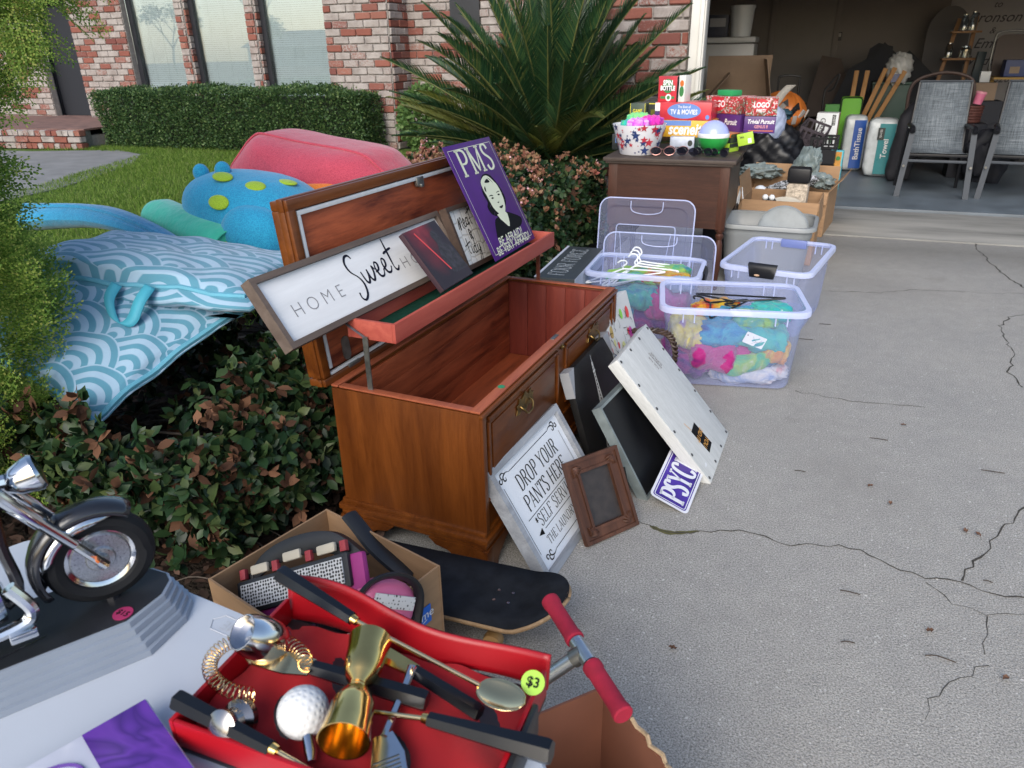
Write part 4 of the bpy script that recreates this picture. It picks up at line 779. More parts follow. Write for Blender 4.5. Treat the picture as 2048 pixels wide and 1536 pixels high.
# white painted canvas with coloured dabs
cv=thing('painted_canvas','white canvas painted with coloured dabs and black strokes at the chest end','painting',lean(-.572,2.54,.002,83.1,17.6,0)); w,hh=.524,.500; CVW=mat('canvas_white',(.62,.62,.60),.7,var=.04,vs=6,bump=.1,bs=400)
b=MB(); b.box((w/2,hh/2,-.018),(w,hh,.038),b=.003); cvb=b.build('canvas',CVW,cv); cl=[(.45,.48,.05),(.04,.16,.55),(.55,.04,.05),(.45,.05,.30),(.25,.06,.05),(.7,.05,.04),(.24,.62,.05),(.6,.6,.25),(.04,.12,.35),(.3,.3,.3),(.5,.35,.1)]
for i in range(30):
    g2=i>=20; x=(.23 if not g2 else .42)+rnd.uniform(-.075,.075); y=.30+rnd.uniform(-.12,.13); r=rnd.uniform(.010,.026); b=MB(); b.poly([(x+r*math.cos(a/12*2*PI)*(.7+.2*rnd.random()),y+r*1.3*math.sin(a/12*2*PI)) for a in range(12)],.0015+.0001*i); b.build('paint_dab',mat('paint_%d'%(i%11),cl[i%11],.35,var=.1),cvb,smooth=0)
b=MB()
for i in range(46):
    x=(.23 if i<30 else .42)+rnd.uniform(-.09,.09); y=.36+rnd.uniform(-.10,.08); a=rnd.uniform(0,6.3); L=rnd.uniform(.02,.06); P=cr([(x,y,0),(x+L*.5*math.cos(a)+.01,y+L*.5*math.sin(a),0),(x+L*math.cos(a),y+L*math.sin(a)+.012,0)],4); b.ribbon(P,[.003*(1-i_/len(P))+.0004 for i_ in range(len(P))],.0058)
b.build('brush_strokes',INK,cvb,smooth=0)
# ------------------------------------------------------------------ plastic totes and what is in them
def plastic(name,tint,base,op,rough=.22):
    t=NT(name); t.set(base,rough,0,.5); tr=t.new('BsdfTransparent'); tr.inputs[0].default_value=(*tint,1); lw=t.new('LayerWeight'); lw.inputs[0].default_value=.35
    mx=t.new('MixShader'); t.l(t.math('MINIMUM',t.math('ADD',t.math('MULTIPLY',lw.outputs['Facing'],.42),op),.95),mx.inputs[0]); t.l(tr.outputs[0],mx.inputs[1]); t.l(t.b.outputs[0],mx.inputs[2]); t.l(mx.outputs[0],t.o.inputs[0]); return t.m
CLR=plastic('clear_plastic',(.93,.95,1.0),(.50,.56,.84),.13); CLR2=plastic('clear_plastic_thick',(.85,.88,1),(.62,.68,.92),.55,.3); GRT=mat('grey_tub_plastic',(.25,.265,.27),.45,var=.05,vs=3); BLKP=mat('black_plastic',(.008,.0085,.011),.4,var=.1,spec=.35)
def loft(mb,loops,cap0=True,cap1=False,mi=0):
    n=len(loops[0]); vs=[p for l in loops for p in l]; fs=[(i*n+j,i*n+(j+1)%n,(i+1)*n+(j+1)%n,(i+1)*n+j) for i in range(len(loops)-1) for j in range(n)]
    if cap0: fs.append(list(range(n))[::-1])
    if cap1: fs.append([(len(loops)-1)*n+j for j in range(n)])
    return mb.add(vs,fs,mi)
def rl(w,d,r,z,n=5): return [(x,y,z) for x,y in rrect(w,d,r,n)]
def tote(label,M,w,d,h,m=CLR,m2=CLR2,taper=.88,r=.06,ribs=True,name='storage_tote',group='clear storage totes on the drive'):
    t_=thing(name,label,'tote',M,group); b=MB(); loft(b,[rl(w*taper,d*taper,r,.004),rl(w*(taper+.02),d*(taper+.02),r,.02),rl(w*.965,d*.965,r,h*.80),rl(w*.985,d*.985,r,h*.82),rl(w*.99,d*.99,r,h-.004)]); b.build('tub',m,t_,smooth=50)
    b=MB(); loft(b,[rl(w*.985,d*.985,r,h-.012),rl(w*.985,d*.985,r,h),rl(w+.035,d+.035,r+.015,h),rl(w+.04,d+.04,r+.015,h-.006),rl(w+.04,d+.04,r+.015,h-.026),rl(w+.034,d+.034,r+.013,h-.027)],False); b.build('rim',m2,t_,smooth=50)
    if ribs:
        for sx in(-1,1):
            for k in(-.36,-.28,.28,.36): b=MB(); b.box((w*k,sx*(d*.5+.004),h-.035),(.005,.014,.065)); b.build('rib',m2,t_)
    return t_
T1=tote('clear storage tote packed with bright tie-dye clothes and a black hanger',TR(-.235,3.43,.004,0,0,10.5),.62,.42,.385)
T2=tote('clear storage tote of tie-dye clothes with white hangers behind the painted canvas',TR(-.735,3.93,.004,0,0,2),.58,.40,.36)
T3=tote('empty clear storage tote with a dark end handle',TR(-.06,4.33,.004,0,0,-11),.45,.70,.375)
def latch(t_,x,y,z,rz):
    T=TR(x,y,z,0,0,rz); b=MB(); b.add([(-.075,-.012,.02),(.075,-.012,.02),(.075,.004,.03),(-.075,.004,.03),(-.062,-.012,-.045),(.062,-.012,-.045),(.062,.004,-.045),(-.062,.004,-.045),(-.04,-.02,.005),(.04,-.02,.005)],[(0,8,9,1),(0,4,8),(8,4,5,9),(9,5,1),(0,1,2,3),(4,7,6,5),(0,3,7,4),(1,5,6,2)],0,T); return b.build('handle',BLKP,t_)
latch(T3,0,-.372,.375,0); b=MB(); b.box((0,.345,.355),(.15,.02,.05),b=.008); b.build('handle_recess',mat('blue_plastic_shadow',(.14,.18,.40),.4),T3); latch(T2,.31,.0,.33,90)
b=MB(); b.lathe([(.008,0),(.008,.0015),(0,.0015)],12,frm((-.022,-.391,.345),(1,0,0),(0,0,1))@Matrix.Diagonal((1.8,.7,1,1))); b.build('brand_patch',mat('tan_patch',(.5,.33,.22),.5),T3)
G1=tote('grey opaque tub with a round disc standing inside beside the desk',TR(-.165,5.14,.004,0,0,-2),.56,.47,.40,GRT,GRT,.84,.09,False,'storage_tub')
G1['group']=''; del G1['group']
b=MB(); b.lathe([(0,-.012),(.155,-.012),(.165,-.004),(.165,.004),(.155,.01),(.14,.004),(0,.004)],40,TR(0,0,0)); solo(b,'round_disc',mat('dusty_grey_disc',(.20,.22,.23),.5,.1,var=.18,vs=9),'round grey lid standing on edge inside the grey tub','lid',TR(-.075,5.12,.335,68,0,8))
def lidsheet(label,M,w,hh):
    t_=thing('tote_lid',label,'lid',M,'clear tote lids'); b=MB(); loft(b,[[(x,y,-.006) for x,y in rrect(w,hh,.07,6,0,hh/2)],[(x,y,.006) for x,y in rrect(w,hh,.07,6,0,hh/2)],[(x,y,.006) for x,y in rrect(w*.86,hh*.84,.06,6,0,hh/2)],[(x,y,-.012) for x,y in rrect(w*.83,hh*.81,.06,6,0,hh/2)]],False,True); b.build('panel',CLR,t_,smooth=40)
    b=MB(); b.tube([(x,y,.004) for x,y in rrect(w-.004,hh-.004,.07,6,0,hh/2)],.004,6,closed=True); b.build('edge',CLR2,t_)
    b=MB(); q=[(x,y,-.006) for x,y in rrect(w*.62,hh*.55,.02,3,0,hh*.45)]; b.tube(q,.0028,5,closed=True); b.tube(cr([(-.1,hh*.97,.008),(-.09,hh*.87,.008),(0,hh*.84,.008),(.09,hh*.87,.008),(.1,hh*.97,.008)],5),.0025,5); b.tube([(-w*.27,hh*.65,-.004),(-w*.20,hh*.12,-.004)],.002,5); b.tube([(w*.27,hh*.65,-.004),(w*.20,hh*.12,-.004)],.002,5); b.build('stiffening_bead',CLR2,t_); return t_
lidsheet('clear tote lid standing upright against the wooden desk',lean(-.88,4.53,.0,1,9,0),.60,.60)
lidsheet('clear tote lid tucked behind the tote with white hangers',lean(-.72,4.16,.02,3,8,0),.645,.455)
def tiedye(name,cols,scale=5,seed=0):
    t=NT(name); co_=t.coord('Object',(1,1,1),(seed,seed*.7,seed*1.3)); w_=t.noise(co_,scale*.8,3); n=t.new('TexNoise'); t.l(co_,n.inputs['Vector']); n.inputs['Scale'].default_value=scale; n.inputs['Detail'].default_value=5; n.inputs['Distortion'].default_value=1.6
    k=len(cols); col=t.ramp(n.outputs['Fac'],[(.27+.46*i/(k-1),c) for i,c in enumerate(cols)]); wt=t.ramp(t.noise(co_,scale*5,4,.7),[(.64,(0,0,0)),(.74,(.6,.6,.6))]); col=t.mix(wt,col,(.7,.7,.68)); t.set(col,.85,0,.2,sheen=.2); t.bump(t.noise(co_,scale*7,3),.4,.01); MATS[name]=t.m; return t.m
RBW=[(.30,.03,.35),(.02,.10,.50),(.02,.35,.50),(.05,.45,.12),(.70,.60,.04),(.75,.20,.03),(.60,.03,.06),(.45,.03,.25)]
TD1=tiedye('tie_dye_purple',[(.05,.02,.20),(.22,.015,.20),(.40,.02,.20),(.18,.03,.30),(.02,.12,.35),(.02,.28,.38)],5,1); TD2=tiedye('tie_dye_sea',[(.01,.05,.28),(.015,.22,.45),(.03,.38,.34),(.06,.42,.10),(.02,.16,.40)],6,2); TD3=tiedye('tie_dye_sun',[(.6,.03,.05),(.7,.25,.03),(.75,.65,.04),(.15,.5,.08),(.03,.25,.35)],6,3); TD4=tiedye('tie_dye_rainbow',RBW,5,4)
def garment(label,m,M,d,seed,fold=1,name='tie_dye_shirt',group='tie-dye clothes in the totes',e=.75):
    r_=random.Random(seed); ph=[r_.uniform(0,6) for _ in range(6)]
    def f(q): return 1+.13*math.sin(q.x*5*fold+ph[0])*math.sin(q.y*4+ph[1])+.10*abs(math.sin(q.y*7+q.x*4+ph[2]))+.08*abs(math.sin(q.z*6+q.x*9+ph[3]))-.08
    b=MB(); b.blob((0,0,0),d,64,32,e,fn=f); return solo(b,name,m,label,'shirt',M,group,smooth=80)
def put(t_,x,y,z,rz=0): return t_.matrix_world@TR(x,y,z,0,0,rz)
PAL=dict(magenta=[(.16,.01,.16),(.42,.015,.20),(.50,.05,.26),(.22,.02,.25)],blue=[(.01,.06,.30),(.015,.24,.50),(.05,.38,.55),(.01,.10,.40)],sunny=[(.30,.18,.45),(.62,.52,.10),(.66,.60,.30),(.25,.12,.42)],teal=[(.01,.06,.22),(.02,.25,.35),(.06,.42,.34),(.01,.12,.30)],peach=[(.45,.03,.20),(.60,.22,.05),(.62,.45,.08),(.50,.04,.22)],meadow=[(.02,.12,.35),(.05,.40,.22),(.30,.48,.10),(.60,.62,.66)],plum=[(.05,.015,.16),(.16,.02,.22),(.35,.02,.22),(.08,.04,.26)],chalk=[(.60,.10,.14),(.66,.64,.66),(.25,.35,.60),(.62,.60,.62)],red=[(.45,.01,.02),(.55,.03,.03),(.62,.45,.03),(.50,.02,.02)],aqua=[(.02,.25,.45),(.03,.42,.45),(.08,.50,.42),(.03,.33,.50)],lime=[(.12,.50,.08),(.32,.58,.05),(.05,.42,.42),(.40,.60,.10)])
TDM={k:tiedye('tie_dye_'+k,[sc(c_,.72) for c_ in v],7,i+1) for i,(k,v) in enumerate(PAL.items())}
for k,lab,x,y,z_,d,rz,ry in(('plum','plum purple shirt low in the left of the front tote',-.17,0,.085,(.12,.16,.08),0,0),('magenta','magenta crumpled shirt in the middle of the front tote',-.05,-.05,.135,(.16,.135,.085),6,4),('teal','dark teal shirt low behind the magenta shirt',.08,.05,.12,(.17,.13,.11),0,0),('chalk','white and red tie-dye shirt along the base of the front tote',.10,-.10,.045,(.17,.075,.04),-6,-6),('meadow','green blue and white shirt slanting through the front tote',.10,-.095,.115,(.15,.085,.05),8,-20),('peach','orange and pink tie-dye scrap at the right wall of the front tote',.205,-.09,.165,(.065,.085,.055),0,10),('sunny','yellow and lavender shirt at the upper left of the front tote',-.19,-.06,.225,(.085,.12,.065),0,10),('blue','blue rolled tie-dye shirt below the rim of the front tote',-.04,-.10,.235,(.13,.08,.055),4,-4),('aqua','teal tie-dye shirt behind the paper tag in the front tote',.13,-.07,.225,(.125,.11,.06),-6,6),('red','red and yellow tie-dye shirt on top in the front tote',-.06,.07,.30,(.11,.06,.035),20,0),('lime','lime tie-dye shirt on top under the white tag',.10,-.06,.295,(.10,.08,.032),-10,0),('aqua','turquoise tie-dye shirt on top at the tote end',.19,.04,.30,(.085,.09,.04),30,0),('blue','blue shirt sleeve under the black hanger',.02,.0,.29,(.13,.07,.03),8,0)): garment(lab,TDM[k],put(T1,x,y,z_,rz)@TR(0,0,0,0,ry,0),d,hash(lab)%1000 if False else len(lab)*7+int(100*x),1.6,e=.7)
for k,lab,x,y,z_,d,rz in(('plum','plum shirt low in the hanger tote',.08,.02,.09,(.18,.15,.085),0),('blue','deep blue shirt at the left of the hanger tote',-.14,-.03,.12,(.11,.15,.10),0),('magenta','magenta shirt at the right wall of the hanger tote',.14,-.06,.17,(.11,.11,.09),0),('teal','teal shirt in the middle of the hanger tote',-.02,-.07,.20,(.12,.10,.06),0),('lime','lime and yellow shirt under the white hangers',-.03,.04,.285,(.18,.10,.03),0),('red','red tie-dye shirt beside the white hangers',.10,.0,.295,(.12,.08,.03),-8),('meadow','green tie-dye shirt behind the red one',.12,.09,.31,(.10,.06,.03),12)): garment(lab,TDM[k],put(T2,x,y,z_,rz),d,len(lab)*5+int(90*x),1.6,e=.7)
garment('pale grey blue cloth in the corner of the hanger tote',mat('grey_blue_cloth',(.30,.40,.52),.9,var=.1,vs=12),put(T2,.20,-.10,.295),(.07,.06,.035),12)
WHP=mat('white_plastic',(.70,.72,.74),.35,var=.04)
def hanger(label,m,M,r=.004,group=None):
    b=MB(); b.tube(cr([(0,0,0),(.0,.03,0),(.022,.05,.004),(.02,.078,.006),(-.004,.09,.006),(-.026,.075,.004)],5),r,7); b.tube(cr([(0,0,0),(-.05,-.02,0),(-.20,-.085,0),(-.205,-.098,0),(-.19,-.10,0),(0,-.10,0),(.19,-.10,0),(.205,-.098,0),(.20,-.085,0),(.05,-.02,0)],4,True),r,7,closed=True); return solo(b,'clothes_hanger',m,label,'hanger',M,group)
hanger('black plastic clothes hanger on top of the front tote',BLKP,put(T1,-.09,.0,.345,0)@TR(0,0,0,6,4,62),.0045); hanger('second black hanger crossing the shirts in the front tote',BLKP,put(T1,.02,.05,.34,0)@TR(0,0,0,0,5,160),.0045)
for i,(x,y,rz,tl) in enumerate(((-.12,-.03,70,12),(-.06,.02,78,30),(-.05,.04,84,38),(-.04,.06,90,46))): hanger('white plastic clothes hanger poking out of the hanger tote',WHP,put(T2,x,y,.335+.008*i,0)@TR(0,0,0,tl,-8,rz-55),.0045,'white clothes hangers')
def tagc(label,M):
    t_=thing('paper_tag',label,'tag',M); b=MB(); b.prism(rrect(.095,.055,.004,2),0,.0012); b.build('card',mat('white_card',(.74,.75,.76),.6,var=.03),t_); b=MB(); b.lathe([(.003,0),(.003,.0006),(0,.0006)],10,TR(-.038,.012,.0013)); b.tube(cr([(-.012,.015,.0016),(.0,.0,.0016),(.02,-.004,.0016),(.03,.012,.0016)],4),.0006,4); b.tube([(-.005,-.02,.0016),(.008,-.004,.0016)],.0006,4); b.build('print',BLK,t_)
tagc('white paper tag inside the front wall of the front tote',T1.matrix_world@frm((.10,-.183,.235),(.93,.02,-.36),(.36,-.05,.93))); tagc('white paper tag lying on the clothes in the front tote',put(T1,.04,-.10,.335,12)@TR(0,0,0,14,4,0))
# twisted brown cane handle behind the studded board
b=MB(); P=cr([(-.652,3.02,.29),(-.615,3.02,.312),(-.54,3.02,.325),(-.472,3.02,.323),(-.435,3.02,.296),(-.416,3.02,.235),(-.417,3.02,.175),(-.43,3.02,.05),(-.44,3.02,.006)],10)
for k in range(3):
    Q=[p+Vector((.008*math.cos(i*.62+k*2.1),.008*math.sin(i*.62+k*2.1),.008*math.sin(i*.62+k*2.1+1))) for i,p in enumerate(P)]; b.tube(Q,.0055,6)
solo(b,'twisted_handle',mat('dark_brown_cane',(.045,.026,.018),.5,var=.4,vs=40),'dark brown twisted rope-like handle standing behind the studded board','handle')
# dark gift box behind the chest
fb=thing('gift_box','charcoal box lettered FOUR FORCE standing behind the chest end','box',TR(-1.15,3.87,.004,0,0,2)); CHB=mat('charcoal_card',(.035,.042,.045),.5,var=.08); LBA=mat('pale_band',(.48,.50,.56),.5); GRC=mat('grey_card',(.10,.12,.125),.5)
b=MB(); b.box((0,0,.18),(.22,.68,.36),b=.003); b.build('carton',CHB,fb); b=MB(); b.box((-.102,0,.3615),(.014,.68,.002)); b.build('edge_band',LBA,fb); b=MB(); b.box((.1115,0,.315),(.002,.68,.09)); b.build('side_band',LBA,fb); b=MB(); b.box((.1115,0,.135),(.002,.67,.268)); b.build('side_panel',GRC,fb)
SLV=mat('silver_print',(.42,.45,.46),.5); serif('FO8R FORCE'.replace('8','U'),.095,SLV,fb,-.01,.0,.3606,w=.07,wx=.8,rz=90,ser=.12); serif('FORCE IN',.05,GRC,fb,0,0,0,w=.08,wx=.8).matrix_local=frm((.1128,-.05,.315),(0,1,0),(0,0,1))@Matrix.Diagonal((.05,.05,1,1))
for i,s_ in enumerate(('SET OF FOUR','FOR HIM')): text(s_,.045,SLV,fb,T=frm((.1128,-.12,.21-.06*i),(0,1,0),(0,0,1)))
# ------------------------------------------------------------------ old wooden desk
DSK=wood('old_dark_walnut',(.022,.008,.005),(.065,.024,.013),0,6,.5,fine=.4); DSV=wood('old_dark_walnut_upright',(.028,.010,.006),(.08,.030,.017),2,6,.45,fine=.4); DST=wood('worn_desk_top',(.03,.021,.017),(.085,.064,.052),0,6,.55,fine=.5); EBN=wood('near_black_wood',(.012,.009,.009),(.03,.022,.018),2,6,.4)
dk=thing('wooden_desk','old dark wooden desk with turned legs piled with board games','desk',TR(-.79,5.11,0)); w,d,zt=.76,.74,.82
b=MB(); b.box((0,0,zt-.012),(w+.06,d+.05,.024),b=.006); b.box((0,0,zt-.03),(w+.03,d+.03,.014),b=.004); b.build('top',DST,dk)
b=MB(); b.box((0,-d/2+.012,.60),(w-.10,.016,.40)); b.build('modesty_panel',DSK,dk); 
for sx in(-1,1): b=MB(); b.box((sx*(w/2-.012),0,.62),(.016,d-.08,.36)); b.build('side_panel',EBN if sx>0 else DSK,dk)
for sx in(-1,1):
    for sy in(-1,1):
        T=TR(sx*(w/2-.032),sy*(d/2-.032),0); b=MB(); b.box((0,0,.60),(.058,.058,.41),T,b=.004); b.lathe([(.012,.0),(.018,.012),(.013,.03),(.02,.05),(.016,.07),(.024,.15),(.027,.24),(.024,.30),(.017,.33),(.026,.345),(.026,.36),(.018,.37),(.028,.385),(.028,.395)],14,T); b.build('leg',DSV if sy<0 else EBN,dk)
b=MB(); b.tube(cr([(w/2+.004,-.20,.775),(w/2+.014,-.12,.765),(w/2+.008,-.02,.77),(w/2+.016,.1,.765),(w/2+.006,.2,.775)],5),.014,6,flat=.5); b.build('carved_trim',DST,dk)
# ------------------------------------------------------------------ things on the desk
t=NT('star_paper'); STW=mat('white_paper_bowl',(.72,.72,.76),.45,var=.02); sb=thing('star_bowl','white paper bowl with red and blue stars on the desk','bowl',TR(-1.02,4.93,zt+.001)); h_=.185
prof=[(.113,.0),(.118,.004),(.172,h_),(.169,h_),(.115,.008),(0,.008)]; b=MB(); b.lathe(prof,28); b.build('bowl',STW,sb,smooth=40); SRD=mat('star_red',(.42,.03,.05),.5); SBL=mat('star_blue',(.02,.04,.14),.5)
def starpoly(r): return [(r*(1 if i%2==0 else .42)*math.cos(PI/2+i*PI/5),r*(1 if i%2==0 else .42)*math.sin(PI/2+i*PI/5)) for i in range(10)]
bb={0:MB(),1:MB()}
for i in range(150):
    a=R(-170+rnd.uniform(0,360)); zz=rnd.uniform(.012,h_-.012); rr=.118+(.172-.118)*(zz-.004)/(h_-.004)+.0008; r=rnd.choice((.008,.012,.016,.026,.032,.006)) if i<95 else .005
    n=Vector((math.cos(a),math.sin(a),-.29)).normalized(); x=Vector((-math.sin(a),math.cos(a),0)); T=frm(tuple(Vector((rr*math.cos(a),rr*math.sin(a),zz))+n*.0012),x,n.cross(x)); bb[i%2 if r>.008 else rnd.randrange(2)].poly(starpoly(r),0,T)
for k,m_ in((0,SRD),(1,SBL)): o=bb[k].build('stars',m_,sb,smooth=0); o['kind']='stuff'
for i,(x,y,m_,lab) in enumerate(((-.05,.0,TD2,'teal'),(.0,-.03,tiedye('tie_dye_violet',[(.35,.04,.5),(.55,.10,.55),(.6,.4,.7),(.55,.03,.3)],14,7),'violet and pink'),(.07,.02,tiedye('tie_dye_magenta',[(.3,.02,.45),(.6,.03,.35),(.65,.05,.2)],14,8),'magenta'),(-.02,.06,tiedye('tie_dye_greenlime',[(.05,.5,.3),(.3,.6,.1)],14,9),'lime green'))): garment(lab+' tie-dye sock bundle in the star bowl',m_,TR(-1.02+x,4.93+y,zt+.175+.012*i),(.068,.055,.035),20+i,3,'tie_dye_bundle','tie-dye bundles in the star bowl')
bl=thing('globe_lamp','round toy globe with pale blue dome and green base on the desk','globe',TR(-.565,5.05,zt)); b=MB(); b.lathe([(.098*math.cos(R(a)),.105+.098*math.sin(R(a))) for a in range(12,91,6)],28); b.build('dome',mat('pale_blue_dome',(.34,.40,.72),.25,var=.04,coat=.3),bl); b=MB(); b.lathe([(.098,.100),(.0995,.105),(.0995,.122),(.097,.126)],28); b.build('white_band',WHP,bl); b=MB(); b.lathe([(.05,0),(.06,.006)]+[(.098*math.cos(R(a)),.105+.098*math.sin(R(a))) for a in range(-62,0,6)],28); b.build('base',mat('bright_green_plastic',(.02,.27,.05),.3,coat=.3),bl)
LENS=plastic('dark_lens',(.12,.12,.16),(.012,.012,.02),.55,.05); PNK=mat('rose_gold_wire',(.55,.28,.25),.3,.8)
def glasses(label,x,y,rz,m,s=1):
    g_=thing('sunglasses',label,'glasses',TR(x,y,zt+.002,0,0,rz,s)); 
    for sx in(-1,1):
        q=[(sx*.036+.030*math.cos(a*PI/8)*(1 if abs(math.cos(a*PI/8))>.5 else .9),0-.004,.028+.022*math.sin(a*PI/8)) for a in range(16)]; b=MB(); b.tube(q,.0016,5,closed=True); rm=b.build('rim',m,g_); b=MB(); b.add(q,[list(range(16))]); b.build('lens',LENS,rm,smooth=0); b=MB(); b.tube(cr([(sx*.068,0,.034),(sx*.068,.06,.03),(sx*.062,.13,.01)],4),.0015,5); b.build('temple',m,g_)
    b=MB(); b.tube(cr([(-.008,-.002,.034),(0,-.004,.038),(.008,-.002,.034)],4),.0014,5); b.build('bridge',m,g_)
glasses('rose gold wire sunglasses on the front edge of the desk',-.845,4.83,8,PNK,1.15); glasses('dark aviator sunglasses beside the rose gold pair',-.69,4.84,-12,BLKP,1.1); glasses('black sunglasses lying behind the aviator pair',-.60,4.88,-24,BLKP,1.05); glasses('second rose gold sunglasses behind the front pair',-.77,4.91,5,PNK,1.1); glasses('black framed sunglasses at the desk corner',-.50,4.86,-30,BLKP,1)
def carton(name,label,M,w,d,h,m,prints=(),group='board games on the desk',cat='game box',side=None,top=None):
    c_=thing(name,label,cat,M,group); b=MB(); b.box((0,0,h/2),(w,d,h),b=.0025); c0=c_; c_=b.build('carton',m,c_)
    if side: b=MB(); b.box((w/2+.0006,0,h/2),(.001,d-.004,h-.004)); b.build('side_print',side,c_)
    if top: b=MB(); b.box((0,0,h+.0006),(w-.004,d-.004,.001)); b.build('top_print',top,c_)
    for p in prints:
        if p[0]=='t': text(p[1],p[2],p[3],c_,p[4]*w,p[5]*h-h*0,.0022,T=frm((0,-d/2,0),(1,0,0),(0,0,1)),bold=p[6] if len(p)>6 else .02,shear=p[7] if len(p)>7 else 0,wx=p[8] if len(p)>8 else .8)
        elif p[0]=='o': b=MB(); b.lathe([(1,0),(1,.0006),(0,.0006)],24,frm((p[2]*w,-d/2-.0004*p[6] if len(p)>6 else -d/2,p[3]*h),(1,0,0),(0,0,1))@Matrix.Diagonal((p[4]*w,p[5]*h,1,1))); b.build('printed_oval',p[1],c_)
        elif p[0]=='r': b=MB(); b.box((p[2]*w,-d/2-.0005*(p[6] if len(p)>6 else 1),p[3]*h),(p[4]*w,.001,p[5]*h)); b.build('printed_panel',p[1],c_)
        elif p[0]=='s': text(p[1],p[2],p[3],c_,T=frm((w/2+.0022,p[4]*d,p[5]*h),(0,1,0),(0,0,1)),bold=.02,wx=.8)
    return c0
WPR=mat('white_print',(.72,.72,.72),.5); GRD_=mat('game_red',(.50,.03,.045),.35,var=.25,vs=9,coat=.2); GPU=mat('game_purple',(.075,.025,.15),.35,coat=.2); GYE=mat('game_yellow',(.65,.36,.03),.4,coat=.2); GGR=mat('game_green',(.05,.20,.06),.4); GDK=mat('game_dark',(.02,.026,.026),.4); GBL=mat('game_blue',(.12,.22,.50),.4); YLP=mat('yellow_print',(.65,.58,.05),.5); LIM=mat('lime_print',(.35,.55,.04),.5,var=.05); SIL=mat('tin_silver',(.38,.42,.52),.4,.4,var=.15,vs=30); ORP=mat('orange_card',(.62,.16,.03),.4); DGR=mat('dark_green_card',(.012,.07,.045),.4)
busy=tiedye('logo_collage',[(.42,.02,.03),(.65,.64,.62),(.45,.03,.04),(.40,.02,.03),(.06,.10,.04),(.62,.6,.56),(.02,.02,.02)],34,3)
BX=zt+.001
carton('game_box','dark green card box under the yellow Scene It game',TR(-.70,5.23,BX,0,0,-3),.30,.20,.085,DGR,[('t','STE',.06,mat('faded_green_print',(.25,.4,.3),.6),.25,.5)])
carton('tin_box','silver game tin beside the star bowl',TR(-.765,5.10,BX,0,0,4),.155,.09,.095,SIL,[('r',GDK,-.1,.25,.7,.22),('t','Domino',.032,SIL,-.1,.25),('o',GDK,.33,.6,.10,.2)],cat='tin')
carton('game_box','yellow Scene it? board game under the red TV & MOVIES game',TR(-.745,5.24,BX+.086,0,0,-2),.34,.22,.105,GYE,[('r',GBL,-.2,.83,.55,.3),('t','sceneit?',.095,WPR,.0,.45,.03,.15,.8)])
carton('game_box','red The Best of TV & MOVIES game on the yellow game',TR(-.775,5.24,BX+.192,0,0,-4),.365,.22,.108,GRD_,[('r',WPR,-.46,.72,.09,.5),('r',GPU,-.46,.28,.09,.46),('o',GBL,.02,.52,.30,.44,1),('t','The Best of',.022,WPR,.02,.75,.01),('t','TV & MOVIES',.042,WPR,.02,.45,.02,0,.72),('o',GBL,.44,.18,.035,.13,2)])
carton('game_box','red SPIN the BOTTLE game on top of the TV & MOVIES box',TR(-.885,5.21,BX+.301,0,0,-14),.128,.10,.155,GRD_,[('o',GGR,.02,.62,.30,.28,1),('t','SPIN',.042,WPR,.02,.74,.04),('r',GDK,.02,.53,.5,.16,2),('t','BOTTLE',.038,WPR,.02,.53,.05,0,.75),('r',GGR,.02,.17,.75,.10),('o',WPR,.08,.17,.16,.14,2),('o',GGR,.08,.17,.09,.08,3)],side=GDK)
carton('game_box','white and orange bottle card standing beside the SPIN game',TR(-.79,5.19,BX+.301,0,0,-20),.045,.08,.16,mat('white_card_gloss',(.65,.66,.62),.4),[('o',ORP,0,.7,.3,.12,1),('o',GGR,0,.4,.35,.2,1)])
carton('game_box','black and yellow watch box standing behind the star bowl',TR(-1.08,5.25,BX+.10,0,0,-6),.105,.16,.19,mat('dark_olive_card',(.05,.075,.055),.4),[('r',YLP,-.48,.5,.03,1.0),('r',YLP,.48,.5,.03,1.0),('t','GAME',.03,YLP,0,.75),('o',YLP,0,.30,.12,.07,1)])
carton('game_box','black window box with yellow lines beside the watch box',TR(-.97,5.28,BX+.10,0,0,-6),.10,.14,.20,GDK,[('r',YLP,.0,.93,.9,.03),('r',mat('olive_window',(.14,.14,.03),.2),.05,.45,.72,.6),('o',mat('dark_olive_round',(.08,.085,.03),.3),.05,.38,.25,.2,2)])
carton('game_box','black game box with blue lettering behind the star bowl',TR(-1.11,5.20,BX,0,0,2),.26,.20,.10,GDK,[('t','DARE',.045,GBL,-.25,.6),('t','TRUTH',.045,mat('sky_print',(.2,.5,.7),.5),.2,.5)])
q=TR(-.455,5.27,BX,0,0,-24)
carton('game_box','lime edged question card box at the bottom of the right pile',q@TR(-.02,-.10,0),.16,.12,.028,GDK,[('r',GBL,-.2,.5,.5,.7),('t','COLOR',.02,WPR,-.15,.5)],side=LIM)
carton('game_box','lime green question card box in the right pile',q@TR(-.02,-.10,.029),.16,.12,.026,LIM,[('t','TRIVIA',.018,GDK,0,.5)],side=GDK); carton('game_box','black question card box in the right pile',q@TR(-.02,-.10,.056),.165,.12,.034,GDK,[('o',ORP,-.2,.5,.1,.3,1),('o',GGR,.2,.5,.12,.3,1)],side=GDK); carton('game_box','orange topped card box on the right pile',q@TR(-.02,-.10,.091),.165,.12,.022,ORP,[('t','TRIVIA',.016,GDK,0,.5)],top=mat('orange_white_top',(.65,.28,.12),.4),side=GDK)
carton('game_box','purple Trivial Pursuit game in the right pile',q@TR(-.02,.06,.115,0,0,-14),.21,.18,.105,GPU,[('t','Pursuit',.05,WPR,.1,.55,.02,.25,.75)],side=GPU).children
o=bpy.data.objects[-1] if False else None
